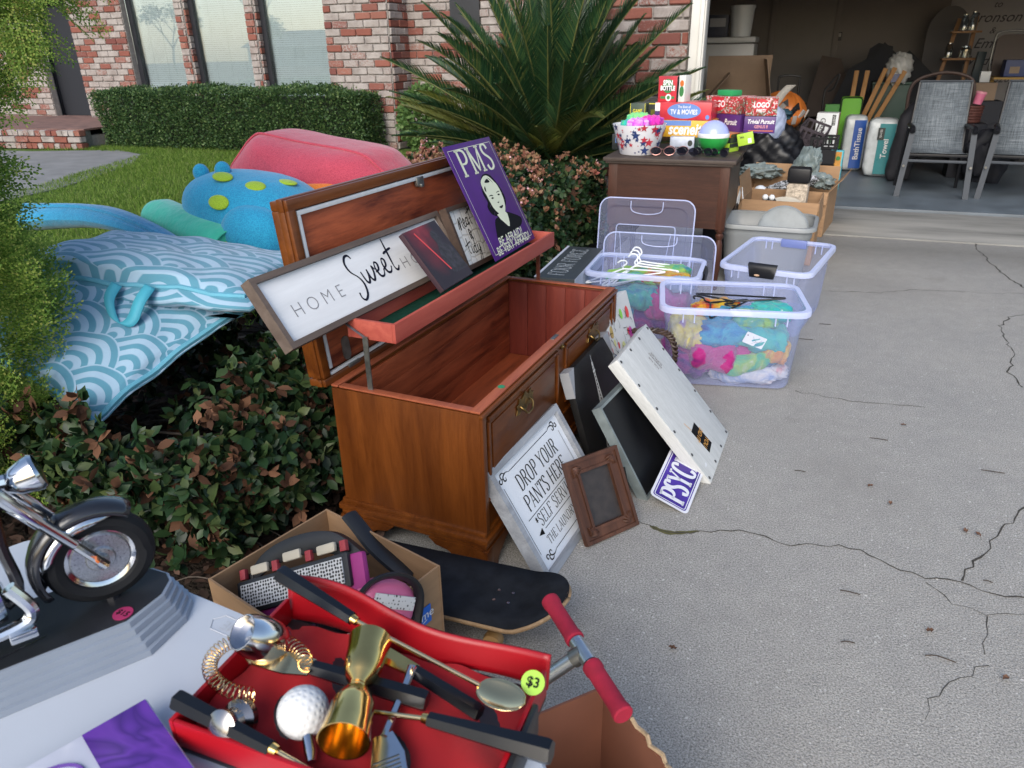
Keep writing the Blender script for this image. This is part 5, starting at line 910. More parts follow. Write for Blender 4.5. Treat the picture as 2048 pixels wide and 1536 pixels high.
g2=carton('game_box','purple Trivial Pursuit GENUS 8 box turned to the side',q@TR(.155,.03,.118,0,0,26),.19,.17,.10,GPU,[('t','Trivial Pursuit',.036,WPR,.02,.68,.02,.25,.8),('t','GENUS 8',.026,mat('pink_print',(.6,.25,.3),.5),.05,.38),('r',ORP,.05,.14,.8,.04)])
carton('game_box','LOGO board game covered in red logos behind the TV & MOVIES box',q@TR(-.10,.085,.222,0,0,-10),.27,.18,.105,busy,[('o',GRD_,-.12,.55,.25,.42,1),('t','LOGO',.055,WPR,-.12,.55,.04)]); carton('game_box','LOGO Party game covered in red logos on the purple box',q@TR(.155,.03,.222,0,0,26),.19,.17,.105,busy,[('o',GRD_,.0,.58,.24,.36,1),('t','LOGO',.042,WPR,.0,.6,.04),('t','PARTY',.024,WPR,.0,.3,.04)])
carton('game_box','flat green box on top of the LOGO game',q@TR(-.10,.06,.330,0,0,-14),.13,.09,.034,mat('kelly_green_card',(.02,.28,.09),.4)); carton('game_box','lime yellow card box leaning past the desk edge',q@TR(.13,-.07,.045,0,-14,20),.10,.02,.075,LIM,[('r',WPR,.25,.3,.22,.4),('t','hint',.02,GDK,-.2,.7)])
# ------------------------------------------------------------------ cardboard boxes beside the garage
CBD=mat('cardboard',(.30,.18,.095),.8,var=.12,vs=8,stretch=(1,1,6),bump=.08,bs=90); CBI=mat('cardboard_inside',(.25,.155,.09),.85,var=.1,vs=10); CBE=mat('cardboard_edge',(.42,.30,.18),.85,var=.2,vs=120)
def openbox(name,label,M,w,d,h,flaps=(),m=CBD,mi=CBI,group='cardboard boxes by the garage',t=.005):
    """four walls and floor; flaps: (side, length, angle from straight up, outward positive)"""
    o=thing(name,label,'box',M,group); e=.001
    for k,(c_,s_) in dict(front=((0,-d/2,h/2),(w,t,h)),back=((0,d/2,h/2),(w,t,h)),left=((-w/2+t/2+e,0,h/2),(t,d-t-e,h)),right=((w/2-t/2-e,0,h/2),(t,d-t-e,h)),floor=((0,0,.004),(w-.02,d-.02,.005))).items(): b=MB(); b.box(c_,s_); b.build('wall' if k!='floor' else 'floor',m,o,smooth=0)
    for sd_,L,a in flaps:
        T={'front':TR(0,-d/2,h,0,0,0),'back':TR(0,d/2,h,0,0,180),'left':TR(-w/2,0,h,0,0,-90),'right':TR(w/2,0,h,0,0,90)}[sd_]; ww=w if sd_ in('front','back') else d
        b=MB(); b.box((0,0,L/2+.001),(ww-.006,t*.8,L),T@Matrix.Rotation(R(a),4,'X')); b.build('flap',m,o,smooth=0)
    return o
openbox('cardboard_box','open cardboard box with a decorated jar right behind the grey tub',TR(-.11,5.80,.004,0,0,-4),.52,.46,.44,[('front',.17,168),('right',.17,176),('left',.16,12)])
openbox('cardboard_box','long cardboard box with white heart tape full of wrapping at the garage mouth',TR(-.10,6.85,.004,0,0,-8),.72,.62,.36,[('back',.12,10),('right',.14,40),('front',.10,165)])
b=MB(); b.box((0,0,0),(.46,.006,.035)); tp=thing('box_tape','white tape with red hearts along the cardboard box front','tape',TR(-.05,6.535,.345,0,0,-8)); tp=b.build('strip',mat('pinkish_tape',(.48,.36,.36),.4),tp)
for i in range(3): b=MB(); b.poly([(-.012,.006),(-.006,.012),(0,.007),(.006,.012),(.012,.006),(0,-.012)],0,frm((-.18+.18*i,-.004,0),(1,0,0),(0,0,1))); b.build('heart',SRD,tp,smooth=0)
t_=thing('decorated_jar','tall dark lidded jar wrapped in scrawled cream paper in the cardboard box','jar',TR(-.02,5.86,.012,0,0,-5)); b=MB(); b.box((0,0,.26),(.15,.13,.52),b=.02); b.build('body',mat('scrawled_cream',(.40,.34,.27),.7,var=.55,vs=70),t_); b=MB(); b.box((0,0,.575),(.155,.135,.105),b=.018); b.build('lid',BLKP,t_)
t_=thing('plush_toy','small black and white plush in the front cardboard box','toy',TR(-.20,5.66,.40)); b=MB(); b.blob((0,0,.02),(.05,.04,.035)); b.build('body',BLKP,t_)
for x in(-.03,.015): b=MB(); b.blob((x,-.02,.055),(.021,.021,.021)); b.build('pompom',WHP,t_)
b=MB(); b.lathe([(0,.0),(.07,.0),(.10,.012),(.105,.016),(.09,.012),(0,.006)],24); solo(b,'cream_plate',mat('cream_plastic',(.50,.46,.38),.5),'cream plate lying in the front cardboard box','plate',TR(-.09,5.68,.40,14,0,0))
WRP=plastic('grey_green_wrap',(.8,.85,.85),(.22,.27,.27),.6,.25)
def crumple(name,label,m,M,d,seed,cat='bag',n=64,amp=.25,fr=6,e=.9):
    r_=random.Random(seed); ph=[r_.uniform(0,6) for _ in range(9)]
    def f(q): 
        v=0
        for i in range(4): k=fr*(1.6**i); v+=amp/(1.5**i)*math.sin(q.x*k+ph[i])*math.sin(q.y*k*.9+ph[i+2])*math.cos(q.z*k*1.1+ph[i+4])
        return 1+v
    b=MB(); b.blob((0,0,0),d,n,n//2,e,fn=f); return solo(b,name,m,label,cat,M,smooth=55)
crumple('crumpled_wrap','crumpled grey green plastic wrap rising from the long cardboard box',WRP,TR(.02,6.95,.50,10,20,0),(.10,.10,.16),3,'wrap',70,.24,4); crumple('crumpled_wrap','grey plastic wrap draped at the box corner',WRP,TR(.14,6.85,.40,0,10,0),(.11,.10,.06),4,'wrap',70,.26,5)
crumple('patterned_cloth','black and white patterned cloth in the long cardboard box',tiedye('bw_pattern',[(.01,.01,.012),(.02,.02,.02),(.5,.52,.55),(.01,.01,.01)],40,2),TR(-.07,6.76,.375,0,-14,0),(.20,.07,.04),5,'cloth'); crumple('plastic_bundle','clear wrapped bundle of white packets behind the long box',WRP,TR(-.36,7.12,.42,0,0,0),(.17,.12,.06),6,'bundle')
t_=thing('snow_globe','white domed ornament in the long cardboard box','ornament',TR(-.315,6.58,.30)); b=MB(); b.blob((0,0,.03),(.055,.055,.055)); b.build('dome',WHP,t_); b=MB(); b.lathe([(.045,-.08),(.05,-.03),(.04,0)],16); b.build('base',mat('ivory',(.45,.42,.3),.5),t_)
b=MB(); 
for i in range(14): x=rnd.uniform(-.02,.02); b.tube(cr([(0+x*.3,rnd.uniform(-.01,.01),.12),(x,rnd.uniform(-.02,.02),.06),(x*1.8,rnd.uniform(-.03,.03),0)],4),.003,5)
solo(b,'white_tassel',WHP,'white rope tassel hanging between desk leg and box','tassel',TR(-.40,5.62,.40)); b=MB(); b.box((0,0,.06),(.12,.14,.12),b=.02); solo(b,'white_carton',WHP,'small white carton under the wooden desk','carton',TR(-.50,5.60,.42)); b=MB(); b.box((0,0,.20),(.22,.2,.4),b=.01); solo(b,'dark_stool_box',BLKP,'dark box standing under the wooden desk','box',TR(-.52,5.58,.01))
# ------------------------------------------------------------------ inside the garage
ZF=.031
APW=mat('appliance_white',(.55,.55,.55),.35,var=.03); t_=thing('chest_freezer','white appliance against the garage wall behind the open carton','appliance',TR(-1.13,11.1,ZF)); b=MB(); b.box((0,0,.72),(.66,.6,1.44),b=.02); b.build('cabinet',APW,t_); b=MB(); b.box((0,0,1.485),(.68,.62,.07),b=.02); b.build('lid',APW,t_)
t_=thing('white_bucket','white plastic bucket with lid on the white appliance','bucket',TR(-1.0,10.95,1.555)); b=MB(); b.lathe([(.125,0),(.15,.33)],20); b.build('pail',WHP,t_); b=MB(); b.lathe([(.158,.33),(.158,.36),(.14,.365),(0,.365)],20); b.build('lid',WHP,t_)
t_=thing('dark_carton','dark blue carton with a pale label on the white appliance','box',TR(-1.29,10.95,1.555)); b=MB(); b.box((0,0,.13),(.26,.2,.26),b=.004); b.build('carton',mat('night_blue_card',(.03,.035,.06),.5),t_); b=MB(); b.box((0,-.102,.17),(.20,.002,.10)); b.build('label',mat('pale_label',(.3,.3,.32),.6),t_)
o=openbox('large_carton','large open brown carton with tall flaps inside the garage',TR(-.86,9.75,ZF,0,0,8),.74,.60,.82,[('back',.52,-20),('right',.46,-12),('left',.40,-40),('front',.2,150)],mat('dim_cardboard',(.27,.19,.13),.85,var=.1,vs=6),CBI,None)
b=MB(); P=cr([(0,0,0),(.05,-.01,.12),(.13,-.01,.26),(.22,0,.36)],6); b.add([v for p in P for v in(p+Vector((-.05,0,0)),p+Vector((.05,.0,0)))],[(2*i,2*i+1,2*i+3,2*i+2) for i in range(len(P)-1)]); solo(b,'foam_strip',mat('pale_foam',(.36,.34,.31),.8),'pale curved foam strip sticking out of the large carton','foam',TR(-.47,9.30,.68),solid=.012)
b=MB(); b.tube(cr([(-.13,0,.2),(-.13,0,.95),(-.10,0,1.04),(.10,0,1.04),(.13,0,.95),(.13,0,.2)],5),.013,7); b.tube([(-.13,0,.78),(.13,0,.78)],.01,6); solo(b,'hand_cart',BLKP,'black folding hand cart frame behind the pumpkin','cart',TR(-.33,11.0,ZF))
t_=thing('pumpkin_decoration','orange jack-o-lantern decoration with jagged grey and black teeth','pumpkin',TR(-.31,9.85,.74,0,22,-20)); b=MB(); b.blob((0,0,0),(.27,.24,.21),40,16,fn=lambda q:1+.05*abs(math.sin(math.atan2(q.y,q.x)*5))-.05); b.build('shell',mat('pumpkin_orange',(.48,.14,.025),.45,var=.15,vs=6),t_); TG=mat('tooth_grey',(.34,.31,.29),.6)
for i in range(9): a=-1.7+.27*i; zz=.04*(1 if i%2 else -1)+.02; b=MB(); b.box((0,0,0),(.055,.02,.10),TR(.255*math.cos(a),.225*math.sin(a),zz,0,18*(1 if i%2 else -1),math.degrees(a)+90),b=.006); b.build('tooth',TG if i%3 else BLKP,t_)
for a in(-1.35,-.75): b=MB(); b.prism([(-.045,0),(.045,0),(0,.07)],-.01,.012,TR(.24*math.cos(a),.215*math.sin(a),.10,75,0,math.degrees(a)+90)); b.build('eye',BLKP,t_)
BAG=mat('black_bin_bag',(.006,.0065,.009),.42,var=.2,vs=10,spec=.4); crumple('bin_bag','shiny black bin bag slumped behind the desk',BAG,TR(-.36,8.75,.34),(.34,.30,.33),11,'bag',90,.14,4); crumple('blue_bag','pale blue knotted plastic bag on the black bin bag',mat('pale_blue_bag',(.27,.32,.46),.45,var=.08,vs=8),TR(-.39,8.62,.70),(.155,.13,.175),12,'bag',80,.08,4); crumple('dark_bag','dark teal bag between the bin bag and the pumpkin',mat('dark_teal_bag',(.02,.05,.07),.35,var=.3),TR(-.36,8.9,.76),(.17,.12,.06),13,'bag',50,.2,5)
def crate(label,M,w,d,h,m,name='plastic_crate'):
    t_=thing(name,label,'crate',M); b=MB(); b.box((0,0,.006),(w,d,.012)); b.build('floor',m,t_)
    for k,(c_,L,rz) in enumerate((((0,-d/2,0),w,0),((0,d/2,0),w,180),((-w/2,0,0),d,-90),((w/2,0,0),d,90))):
        b=MB(); T=TR(*c_,0,0,rz); b.box((0,0,h-.012),(L,.012,.024),T); b.box((0,0,h*.62),(L,.01,.02),T)
        b.box((0,0,h*.28),(L,.01,h*.5),T)
        for i in range(5): b.box((-L/2+.012+(L-.024)*i/4,0,h*.8),(.018,.01,h*.38),T)
        b.build('side',m,t_)
    return t_
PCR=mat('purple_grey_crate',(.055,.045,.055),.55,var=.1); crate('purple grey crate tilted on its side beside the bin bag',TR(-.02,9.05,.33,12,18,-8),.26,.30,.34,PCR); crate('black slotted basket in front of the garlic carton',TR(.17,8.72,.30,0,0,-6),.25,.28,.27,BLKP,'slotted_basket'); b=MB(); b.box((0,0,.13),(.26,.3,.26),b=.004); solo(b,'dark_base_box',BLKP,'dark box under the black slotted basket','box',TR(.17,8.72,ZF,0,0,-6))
t_=carton('garlic_carton','white GARLIC carton standing on end in the garage',TR(.185,9.42,.32,0,0,-6),.225,.20,.43,mat('white_carton',(.62,.64,.66),.55,var=.03),[('r',GDK,.30,.83,.16,.26),('o',GGR,.25,.35,.07,.12,1)],None,'carton',side=mat('kraft_side',(.3,.2,.13),.8)); text('GARLIC',.075,GDK,t_.children[0],T=frm((-.045,-.102,.25),(0,0,-1),(1,0,0)),bold=.01); text('LIVEITY',.03,WPR,t_.children[0],T=frm((.068,-.1025,.355),(0,0,-1),(1,0,0)))
b=MB(); b.box((0,0,.145),(.24,.2,.29),b=.004); solo(b,'brown_base_box',mat('dark_brown_card',(.05,.035,.028),.7),'dark brown box under the garlic carton','box',TR(.2,9.42,ZF))
def softbox(name,label,m,M,w,d,h,r,cat='bag',trim=None):
    t_=thing(name,label,cat,M); b=MB(); b.box((0,0,h/2),(w,d,h),b=r); b.build('body',m,t_); 
    if trim: b=MB(); b.tube([(x,-d/2-.002,y+h/2) for x,y in rrect(w-.02,h-.02,r,5)],.006,6,closed=True); b.build('piping',trim,t_)
    return t_
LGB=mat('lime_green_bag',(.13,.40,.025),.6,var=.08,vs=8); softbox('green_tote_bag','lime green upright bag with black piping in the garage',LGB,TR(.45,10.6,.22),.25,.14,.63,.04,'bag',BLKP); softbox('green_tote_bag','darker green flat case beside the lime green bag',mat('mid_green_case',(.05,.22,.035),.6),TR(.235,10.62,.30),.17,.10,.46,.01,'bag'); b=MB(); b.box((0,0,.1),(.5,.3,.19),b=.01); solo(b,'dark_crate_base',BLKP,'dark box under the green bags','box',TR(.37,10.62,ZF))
b=MB(); b.tube(cr([(0,0,0),(0,0,.55),(.0,0,.78),(.03,0,.84),(.12,0,.97),(.14,0,.95),(.10,0,.82),(.03,0,.78)],4),.014,7); solo(b,'trolley_handle',BLKP,'black trolley handle rising behind the green case','handle',TR(.12,10.75,.12))
PNW=wood('pine_pole',(.36,.17,.05),(.50,.26,.09),2,6,.55)
for i,(x,a,L) in enumerate(((.46,1,.80),(.56,3,.80),(.66,17,.86),(.73,19,.88),(.80,23,.86))): b=MB(); b.box((0,0,L/2),(.056,.03,L),b=.006); b.box((0,-.02,L*.86),(.04,.016,L*.16),b=.004); solo(b,'wooden_stake',PNW,('upright','slanting')[i>1]+' golden pine stake leaning behind the green bags','stake',TR(x-.10*(i>1),11.15,.33,-4,a,0),'pine stakes in the garage')
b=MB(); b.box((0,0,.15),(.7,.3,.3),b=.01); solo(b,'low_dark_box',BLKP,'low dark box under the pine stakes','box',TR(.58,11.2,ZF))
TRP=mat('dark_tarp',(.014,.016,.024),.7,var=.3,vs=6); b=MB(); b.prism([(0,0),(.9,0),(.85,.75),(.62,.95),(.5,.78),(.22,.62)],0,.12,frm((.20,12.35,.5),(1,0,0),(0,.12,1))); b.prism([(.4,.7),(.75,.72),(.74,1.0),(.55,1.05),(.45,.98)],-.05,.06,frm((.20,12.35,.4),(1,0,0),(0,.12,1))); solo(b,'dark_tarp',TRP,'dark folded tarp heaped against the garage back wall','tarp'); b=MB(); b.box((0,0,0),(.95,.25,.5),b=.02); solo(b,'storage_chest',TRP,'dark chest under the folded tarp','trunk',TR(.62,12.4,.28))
BRW=mat('brown_board',(.09,.065,.055),.7,var=.15); b=MB(); b.prism([(0,0),(.75,0),(.42,.80),(.15,.85)],0,.03,frm((-.12,12.6,.45),(1,0,0),(0,.15,1))); solo(b,'leaning_board',BRW,'brown board leaning beside the dark tarp','board'); b=MB(); b.prism([(0,0),(.6,0),(.6,.35),(.15,.75),(0,.6)],0,.03,frm((1.02,12.5,.60),(1,0,0),(0,.15,1))); solo(b,'leaning_board',TRP,'dark board leaning behind the white plastic bag','board'); b=MB(); b.box((0,0,.3),(1.6,.3,.58),b=.01); solo(b,'long_bench_box',BRW,'long low brown box along the garage back wall','box',TR(.6,12.95,ZF))
t_=thing('green_cabinet','dark green metal cabinet under the white plastic bag','cabinet',TR(.93,11.5,ZF)); b=MB(); b.box((0,0,.46),(.46,.36,.92),b=.006); b.build('cabinet',mat('dark_green_metal',(.025,.065,.045),.5,var=.08),t_); b=MB(); b.box((0,-.02,.938),(.48,.38,.03),b=.005); b.build('top',mat('dark_green_metal',(.025,.065,.045),.5),t_)
t_=thing('plastic_bag','translucent white plastic bag with a blue label on the green cabinet','bag',TR(.97,11.32,.96)); r_=random.Random(5); b=MB(); b.blob((0,0,.22),(.155,.12,.235),44,26,.9,fn=lambda q:(1+.10*math.sin(q.x*9+q.z*7)*math.sin(q.y*8)+.07*math.sin(q.z*17+q.x*5))*(1-.35*max(q.z,0))); b.build('film',mat('white_bag_film',(.50,.50,.49),.35,var=.12,vs=9),t_,smooth=60); b=MB(); b.box((-.03,-.128,.06),(.13,.006,.10),TR(0,0,0,-8,0,0)); b.build('label',mat('navy_label',(.02,.03,.12),.4),t_)
def pack(label,M,w,d,h,m1,m2,txt,name):
    t_=thing(name,label,'pack',M); b=MB(); b.blob((0,0,h/2),(w/2,d/2,h/2),36,18,.35,fn=lambda q:1+.03*math.sin(q.z*13)*math.sin(q.x*9)); b.build('rolls',m1,t_,smooth=50); b=MB(); b.grid(lambda u,v:((u-.5)*w*.5+w*.12,-d*.5-.006-.004*math.sin(PI*u),h*(.06+.86*v)),6,6); pf_=b.build('printed_film',m2,t_); text(txt,h*.13,WPR,pf_,T=frm((w*.12,-d*.5-.014,h*.5),(0,0,1),(-1,0,0)),bold=.01); return t_
WRL=mat('white_rolls_film',(.46,.50,.52),.3,var=.12,vs=14); TIS=mat('royal_blue_film',(.015,.075,.32),.3,var=.1); TEA=mat('teal_film',(.03,.20,.22),.3,var=.1)
pack('blue and white bath tissue pack standing on the garage floor',TR(.52,10.2,ZF,0,0,4),.26,.28,.64,WRL,TIS,'BathTissue','tissue_pack'); t_=pack('teal paper towel pack in clear film beside the bath tissue',TR(.80,9.8,ZF,0,0,-4),.33,.30,.64,WRL,TEA,'Towel','towel_pack'); b=MB(); b.box((-.02,-.168,.48),(.07,.003,.13)); b.build('count_badge',GDK,t_); text('12=150',.03,WPR,t_,T=frm((-.02,-.1705,.48),(0,0,1),(-1,0,0)))
t_=thing('activity_book','tall turquoise and orange card box at the garage threshold','box',TR(.31,8.72,ZF,0,0,-10)); b=MB(); b.box((0,0,.20),(.13,.05,.40),b=.003); b.build('carton',mat('turquoise_card',(.06,.33,.40),.5),t_); b=MB(); b.box((0,-.0262,.24),(.10,.002,.29)); b.build('print',mat('amber_print',(.50,.24,.05),.5,var=.3,vs=25),t_); b=MB(); b.lathe([(.022,0),(.022,.001),(0,.001)],16,frm((.02,-.028,.32),(1,0,0),(0,0,1))); b.build('green_dot',GGR,t_)
# stroller with bag and cup
STR=mat('stroller_black_fabric',(.016,.016,.02),.8,var=.2,vs=14); t_=thing('baby_stroller','black stroller with brown curved handle behind the patio chair','stroller',TR(1.33,10.1,ZF))
b=MB(); b.tube(cr([(-.30,0,.66),(-.31,0,.90),(-.24,0,1.03),(0,0,1.10),(.24,0,1.06),(.33,0,.95),(.34,0,.66)],6),.019,8); b.build('handlebar',mat('brown_leather_grip',(.06,.035,.028),.5),t_); b=MB(); b.blob((0,.1,.52),(.30,.25,.26),24,12,.6); b.build('seat',STR,t_)
for sx in(-1,1):
    b=MB(); b.tube([(sx*.32,0,.7),(sx*.33,.05,.2)],.014,6); b.build('frame_tube',BLKP,t_); b=MB(); b.tube([(sx*.36+.0,.12*math.cos(a*PI/10),.13+.12*math.sin(a*PI/10)) for a in range(20)],.022,7,closed=True); b.build('wheel',BLKP,t_)
b=MB(); b.tube([(-.36,0,.13),(.36,0,.13)],.012,6); b.build('axle',STL,t_)
b=MB(); b.blob((0,0,.40),(.14,.14,.40),30,18,.55,fn=lambda q:1+.06*math.sin(q.z*9+q.x*4)); solo(b,'backpack',mat('charcoal_backpack',(.022,.022,.028),.75,var=.25,vs=10),'charcoal backpack hanging beside the towel pack','backpack',TR(.98,9.45,ZF+.01,0,6,0),smooth=40); b=MB()
for i in range(4): b.ribbon([(0,0),(.02,.12+.01*i),(.035+.008*i,.22)],.012,.003*i,frm((.985+.012*i,9.28,.52),(1,0,0),(0,0,1)))
solo(b,'white_straps',WHP,'white loose straps hanging on the charcoal backpack','strap')
t_=thing('pink_cup','pink tumbler standing on the brown basket','cup',TR(1.69,9.9,.815,0,10,0)); b=MB(); b.lathe([(.043,0),(.052,.11)],18); b.build('cup',mat('bubblegum_pink',(.65,.17,.28),.4),t_); b=MB(); b.lathe([(.056,.11),(.056,.128),(.04,.134),(0,.134)],18); b.build('lid',mat('pale_pink',(.7,.3,.36),.4),t_)
t_=thing('wicker_basket','brown wicker basket below the pink tumbler','basket',TR(1.66,9.95,.62)); b=MB()
for k in range(6): b.tube([(.095*math.cos(a*PI/10)*(1+.02*k),.09*math.sin(a*PI/10)*(1+.02*k),.015+.03*k) for a in range(20)],.017,6,closed=True)
b.build('weave',mat('dark_red_wicker',(.10,.035,.028),.6,var=.3,vs=30),t_)
b=MB(); b.box((0,0,.29),(.3,.3,.585),b=.01); solo(b,'dark_stack_box',TRP,'dark box under the wicker basket','box',TR(1.68,9.98,ZF))
# ladder shelf with jars, arch board and welcome banner
BN=thing('welcome_banner','white welcome banner with grey script hanging on the garage back wall','banner',frm((1.78,13.47,.45),(1,0,0),(0,0,1))); b=MB(); b.box((.48,.95,-.006),(1.15,1.95,.006)); BN=b.build('sheet',mat('banner_white',(.40,.39,.41),.7,var=.04),BN); GRP=mat('banner_grey_print',(.07,.065,.08),.7)
for s_,y,z_ in(('Welcome',1.62,.19),('to',1.47,.12),('Bronson',1.30,.19),('&',1.13,.12),('Emily',.96,.19),('Wedding',.73,.18),('August 2020',.48,.14)): text(s_,z_,GRP,BN,.50,y,.0008,shear=.35,bold=.004)
AR=mat('arch_grey',(.11,.105,.115),.6,var=.06); b=MB(); b.prism([(-.27,0),(.27,0),(.27,1.1)]+[(.27*math.cos(R(a)),1.1+.36*math.sin(R(a))) for a in range(12,170,12)]+[(-.27,1.1)],0,.02,frm((1.66,12.95,.45),(1,0,0),(0,.06,1))); solo(b,'arch_board','' or AR,'dark grey arched board behind the wooden ladder shelf','board')
ld=thing('ladder_shelf','light wooden ladder shelf holding glass jars','shelf',TR(1.62,12.35,.30)); LDW=wood('ladder_pine',(.28,.14,.065),(.42,.23,.11),2,6,.5)
for sx in(-1,1): b=MB(); b.box((0,0,.72),(.05,.035,1.46),TR(sx*.20+.05,.0,0,-4,sx*-4+5,0),b=.004); b.build('rail',LDW,ld)
for z_,w_ in((.30,.46),(.60,.43),(.93,.40),(1.26,.36)): b=MB(); b.box((.05+.085*z_,-.05,z_),(w_,.16,.025),b=.003); b.build('shelf_board',LDW,ld)
b=MB(); b.box((0,0,.14),(.6,.4,.27),b=.01); solo(b,'storage_bin',BRW,'brown bin under the wooden ladder shelf','box',TR(1.68,12.4,ZF))
t=NT('clear_glass'); gb_=t.new('BsdfGlossy'); gb_.inputs['Roughness'].default_value=.03; tr=t.new('BsdfTransparent'); tr.inputs[0].default_value=(.92,.95,.95,1); lw=t.new('LayerWeight'); lw.inputs[0].default_value=.5; mx=t.new('MixShader'); t.l(t.math('ADD',t.math('MULTIPLY',lw.outputs['Facing'],.7),.12),mx.inputs[0]); t.l(tr.outputs[0],mx.inputs[1]); t.l(gb_.outputs[0],mx.inputs[2]); t.l(mx.outputs[0],t.o.inputs[0]); GLS=t.m
for x,z_,r,hh,lab in((.12,1.2725,.045,.20,'clear glass jar on the top shelf of the ladder'),(.22,1.2725,.045,.23,'taller clear glass jar on the top shelf of the ladder'),(.0,.9425,.05,.19,'narrow glass jar on the middle shelf of the ladder'),(.20,.9425,.075,.15,'wide glass jar on the middle shelf of the ladder')): b=MB(); b.lathe([(r,0),(r*1.02,.01),(r,hh*.7),(r*.7,hh*.85),(r*.72,hh),(r*.68,hh),(r*.66,hh*.85),(r*.94,hh*.7),(r*.95,.012),(0,.012)],20); solo(b,'glass_jar',GLS,lab,'jar',TR(1.62+x,12.28,.30+z_),'glass jars on the ladder shelf')
b=MB(); b.box((0,0,.2),(.10,.1,.4),b=.006); solo(b,'teal_tin',mat('dusk_teal',(.03,.055,.07),.5),'tall dark teal box beside the wooden ladder shelf','box',TR(1.98,12.2,.92,0,4,0))
b=MB(); b.box((0,0,.44),(.3,.3,.87),b=.01); solo(b,'grey_plinth',BRW,'brown stacked box under the dark teal box','box',TR(2.0,12.25,ZF))
# right end: folding chair, boxes, shelf frame
t_=thing('folding_chair','brown padded folding chair back standing on the shelf','chair',TR(2.30,11.85,.95)); b=MB(); b.prism(rrect(.42,.52,.09,6,0,.31),-.02,.02,frm((0,0,0),(1,0,0),(0,.1,1))); b.build('back_pad',mat('brown_vinyl',(.07,.045,.038),.5),t_); b=MB(); b.tube(cr([(-.23,.02,0),(-.23,.05,.5),(-.17,.06,.6),(.17,.06,.6),(.23,.05,.5),(.23,.02,0)],5),.012,7); b.build('frame',STL,t_)
carton('blue_carton','blue carton with a tan label on the yellow shelf',TR(2.30,11.45,1.04),.30,.22,.19,mat('mid_blue_card',(.035,.055,.16),.5),[('r',mat('tan_label',(.3,.22,.15),.7),-.15,.4,.35,.4)],None,'carton')
t_=thing('shelf_frame','yellow wooden shelf frame in the garage corner','shelf',TR(2.35,11.55,ZF)); YSH=wood('yellow_pine',(.32,.18,.04),(.45,.28,.08),0,6,.5)
for x in(-.27,.33): b=MB(); b.box((x,0,.5),(.035,.035,1.0)); b.build('post',YSH,t_)
for z_ in(.55,.99): b=MB(); b.box((.03,0,z_),(.66,.45,.025)); b.build('board',YSH,t_)
b=MB(); b.box((0,0,.10),(.24,.2,.20),b=.004); solo(b,'brown_carton',mat('dim_cardboard',(.19,.13,.09),.85),'brown carton beside the yellow shelf','carton',TR(1.95,11.2,.78)); b=MB(); b.box((0,0,.37),(.4,.35,.74),b=.01); solo(b,'dark_cabinet',TRP,'dark cabinet under the brown carton','cabinet',TR(1.98,11.3,ZF)); b=MB(); b.box((0,0,.065),(.11,.08,.13),b=.004); solo(b,'white_box',WHP,'small white box behind the brown carton','box',TR(1.98,11.5,.97))
crumple('dark_heap','dark clothing heap under the yellow shelf',TRP,TR(2.3,11.35,.32),(.35,.25,.30),21,'clothes',40,.2,4); crumple('dark_heap','dark bag heap beside the second patio chair',TRP,TR(1.85,9.6,.30),(.22,.2,.28),22,'bag',40,.2,4)
# patio chairs
t=NT('grey_sling'); a_=t.noise(t.coord('Object',(260,8,8)),1,2); c_=t.noise(t.coord('Object',(8,8,260)),1,2); t.set(t.ramp(t.math('ADD',t.math('MULTIPLY',a_,.5),t.math('MULTIPLY',c_,.5)),[(.36,(.04,.05,.06)),(.5,(.10,.12,.14)),(.62,(.19,.215,.24))]),.8); SLG=t.m
CGM=mat('grey_chair_metal',(.040,.048,.060),.55,.1,var=.08)
def patio(label,M):
    c_=thing('patio_chair',label,'chair',M,'sling patio chairs in the garage mouth')
    for sx in(-1,1):
        b=MB(); b.add([(sx*.305-.025,0,0),(sx*.305+.025,0,0),(sx*.305+.025,.03,0),(sx*.305-.025,.03,0),(sx*.265-.025,.05,.62),(sx*.265+.025,.05,.62),(sx*.265+.025,.08,.62),(sx*.265-.025,.08,.62)],[(0,1,5,4),(1,2,6,5),(2,3,7,6),(3,0,4,7),(4,5,6,7),(3,2,1,0)]); b.build('front_leg',CGM,c_)
        b=MB(); b.tube([(sx*.27,.58,.60),(sx*.29,.70,0)],.016,6); b.build('rear_leg',BLKP,c_); b=MB(); b.tube(cr([(sx*.268,.02,.62),(sx*.268,.1,.655),(sx*.27,.35,.65),(sx*.26,.60,.64)],5),.026,8,flat=.7); b.build('armrest',BLKP,c_); b=MB(); b.tube(cr([(sx*.255,.06,.41),(sx*.255,.45,.38),(sx*.25,.55,.45),(sx*.235,.70,1.04)],5),.014,6); b.build('side_rail',BLKP,c_)
        b=MB(); b.lathe([(.012,0),(.012,.012),(0,.012)],10,frm((sx*.292,-.001,.30),(1,0,0),(0,0,1))); b.build('bolt',STL,c_)
    for z_ in(.40,.345): b=MB(); b.box((0,.06,z_),(.56,.025,.025),b=.004); b.build('front_rail',CGM if z_<.39 else BLKP,c_)
    b=MB(); P=cr([(0,.05,.425),(0,.30,.395),(0,.46,.40),(0,.545,.47),(0,.62,.75),(0,.70,1.05)],6); b.add([v for p in P for v in(p+Vector((-.25+.02*max(0,p.z-.4),0,0)),p+Vector((.25-.02*max(0,p.z-.4),0,0)))],[(2*i,2*i+1,2*i+3,2*i+2) for i in range(len(P)-1)]); b.build('sling',SLG,c_,smooth=60,solid=.004); b=MB(); b.tube([(-.24,.70,1.05),(.24,.70,1.05)],.012,6); b.build('top_rail',CGM,c_)
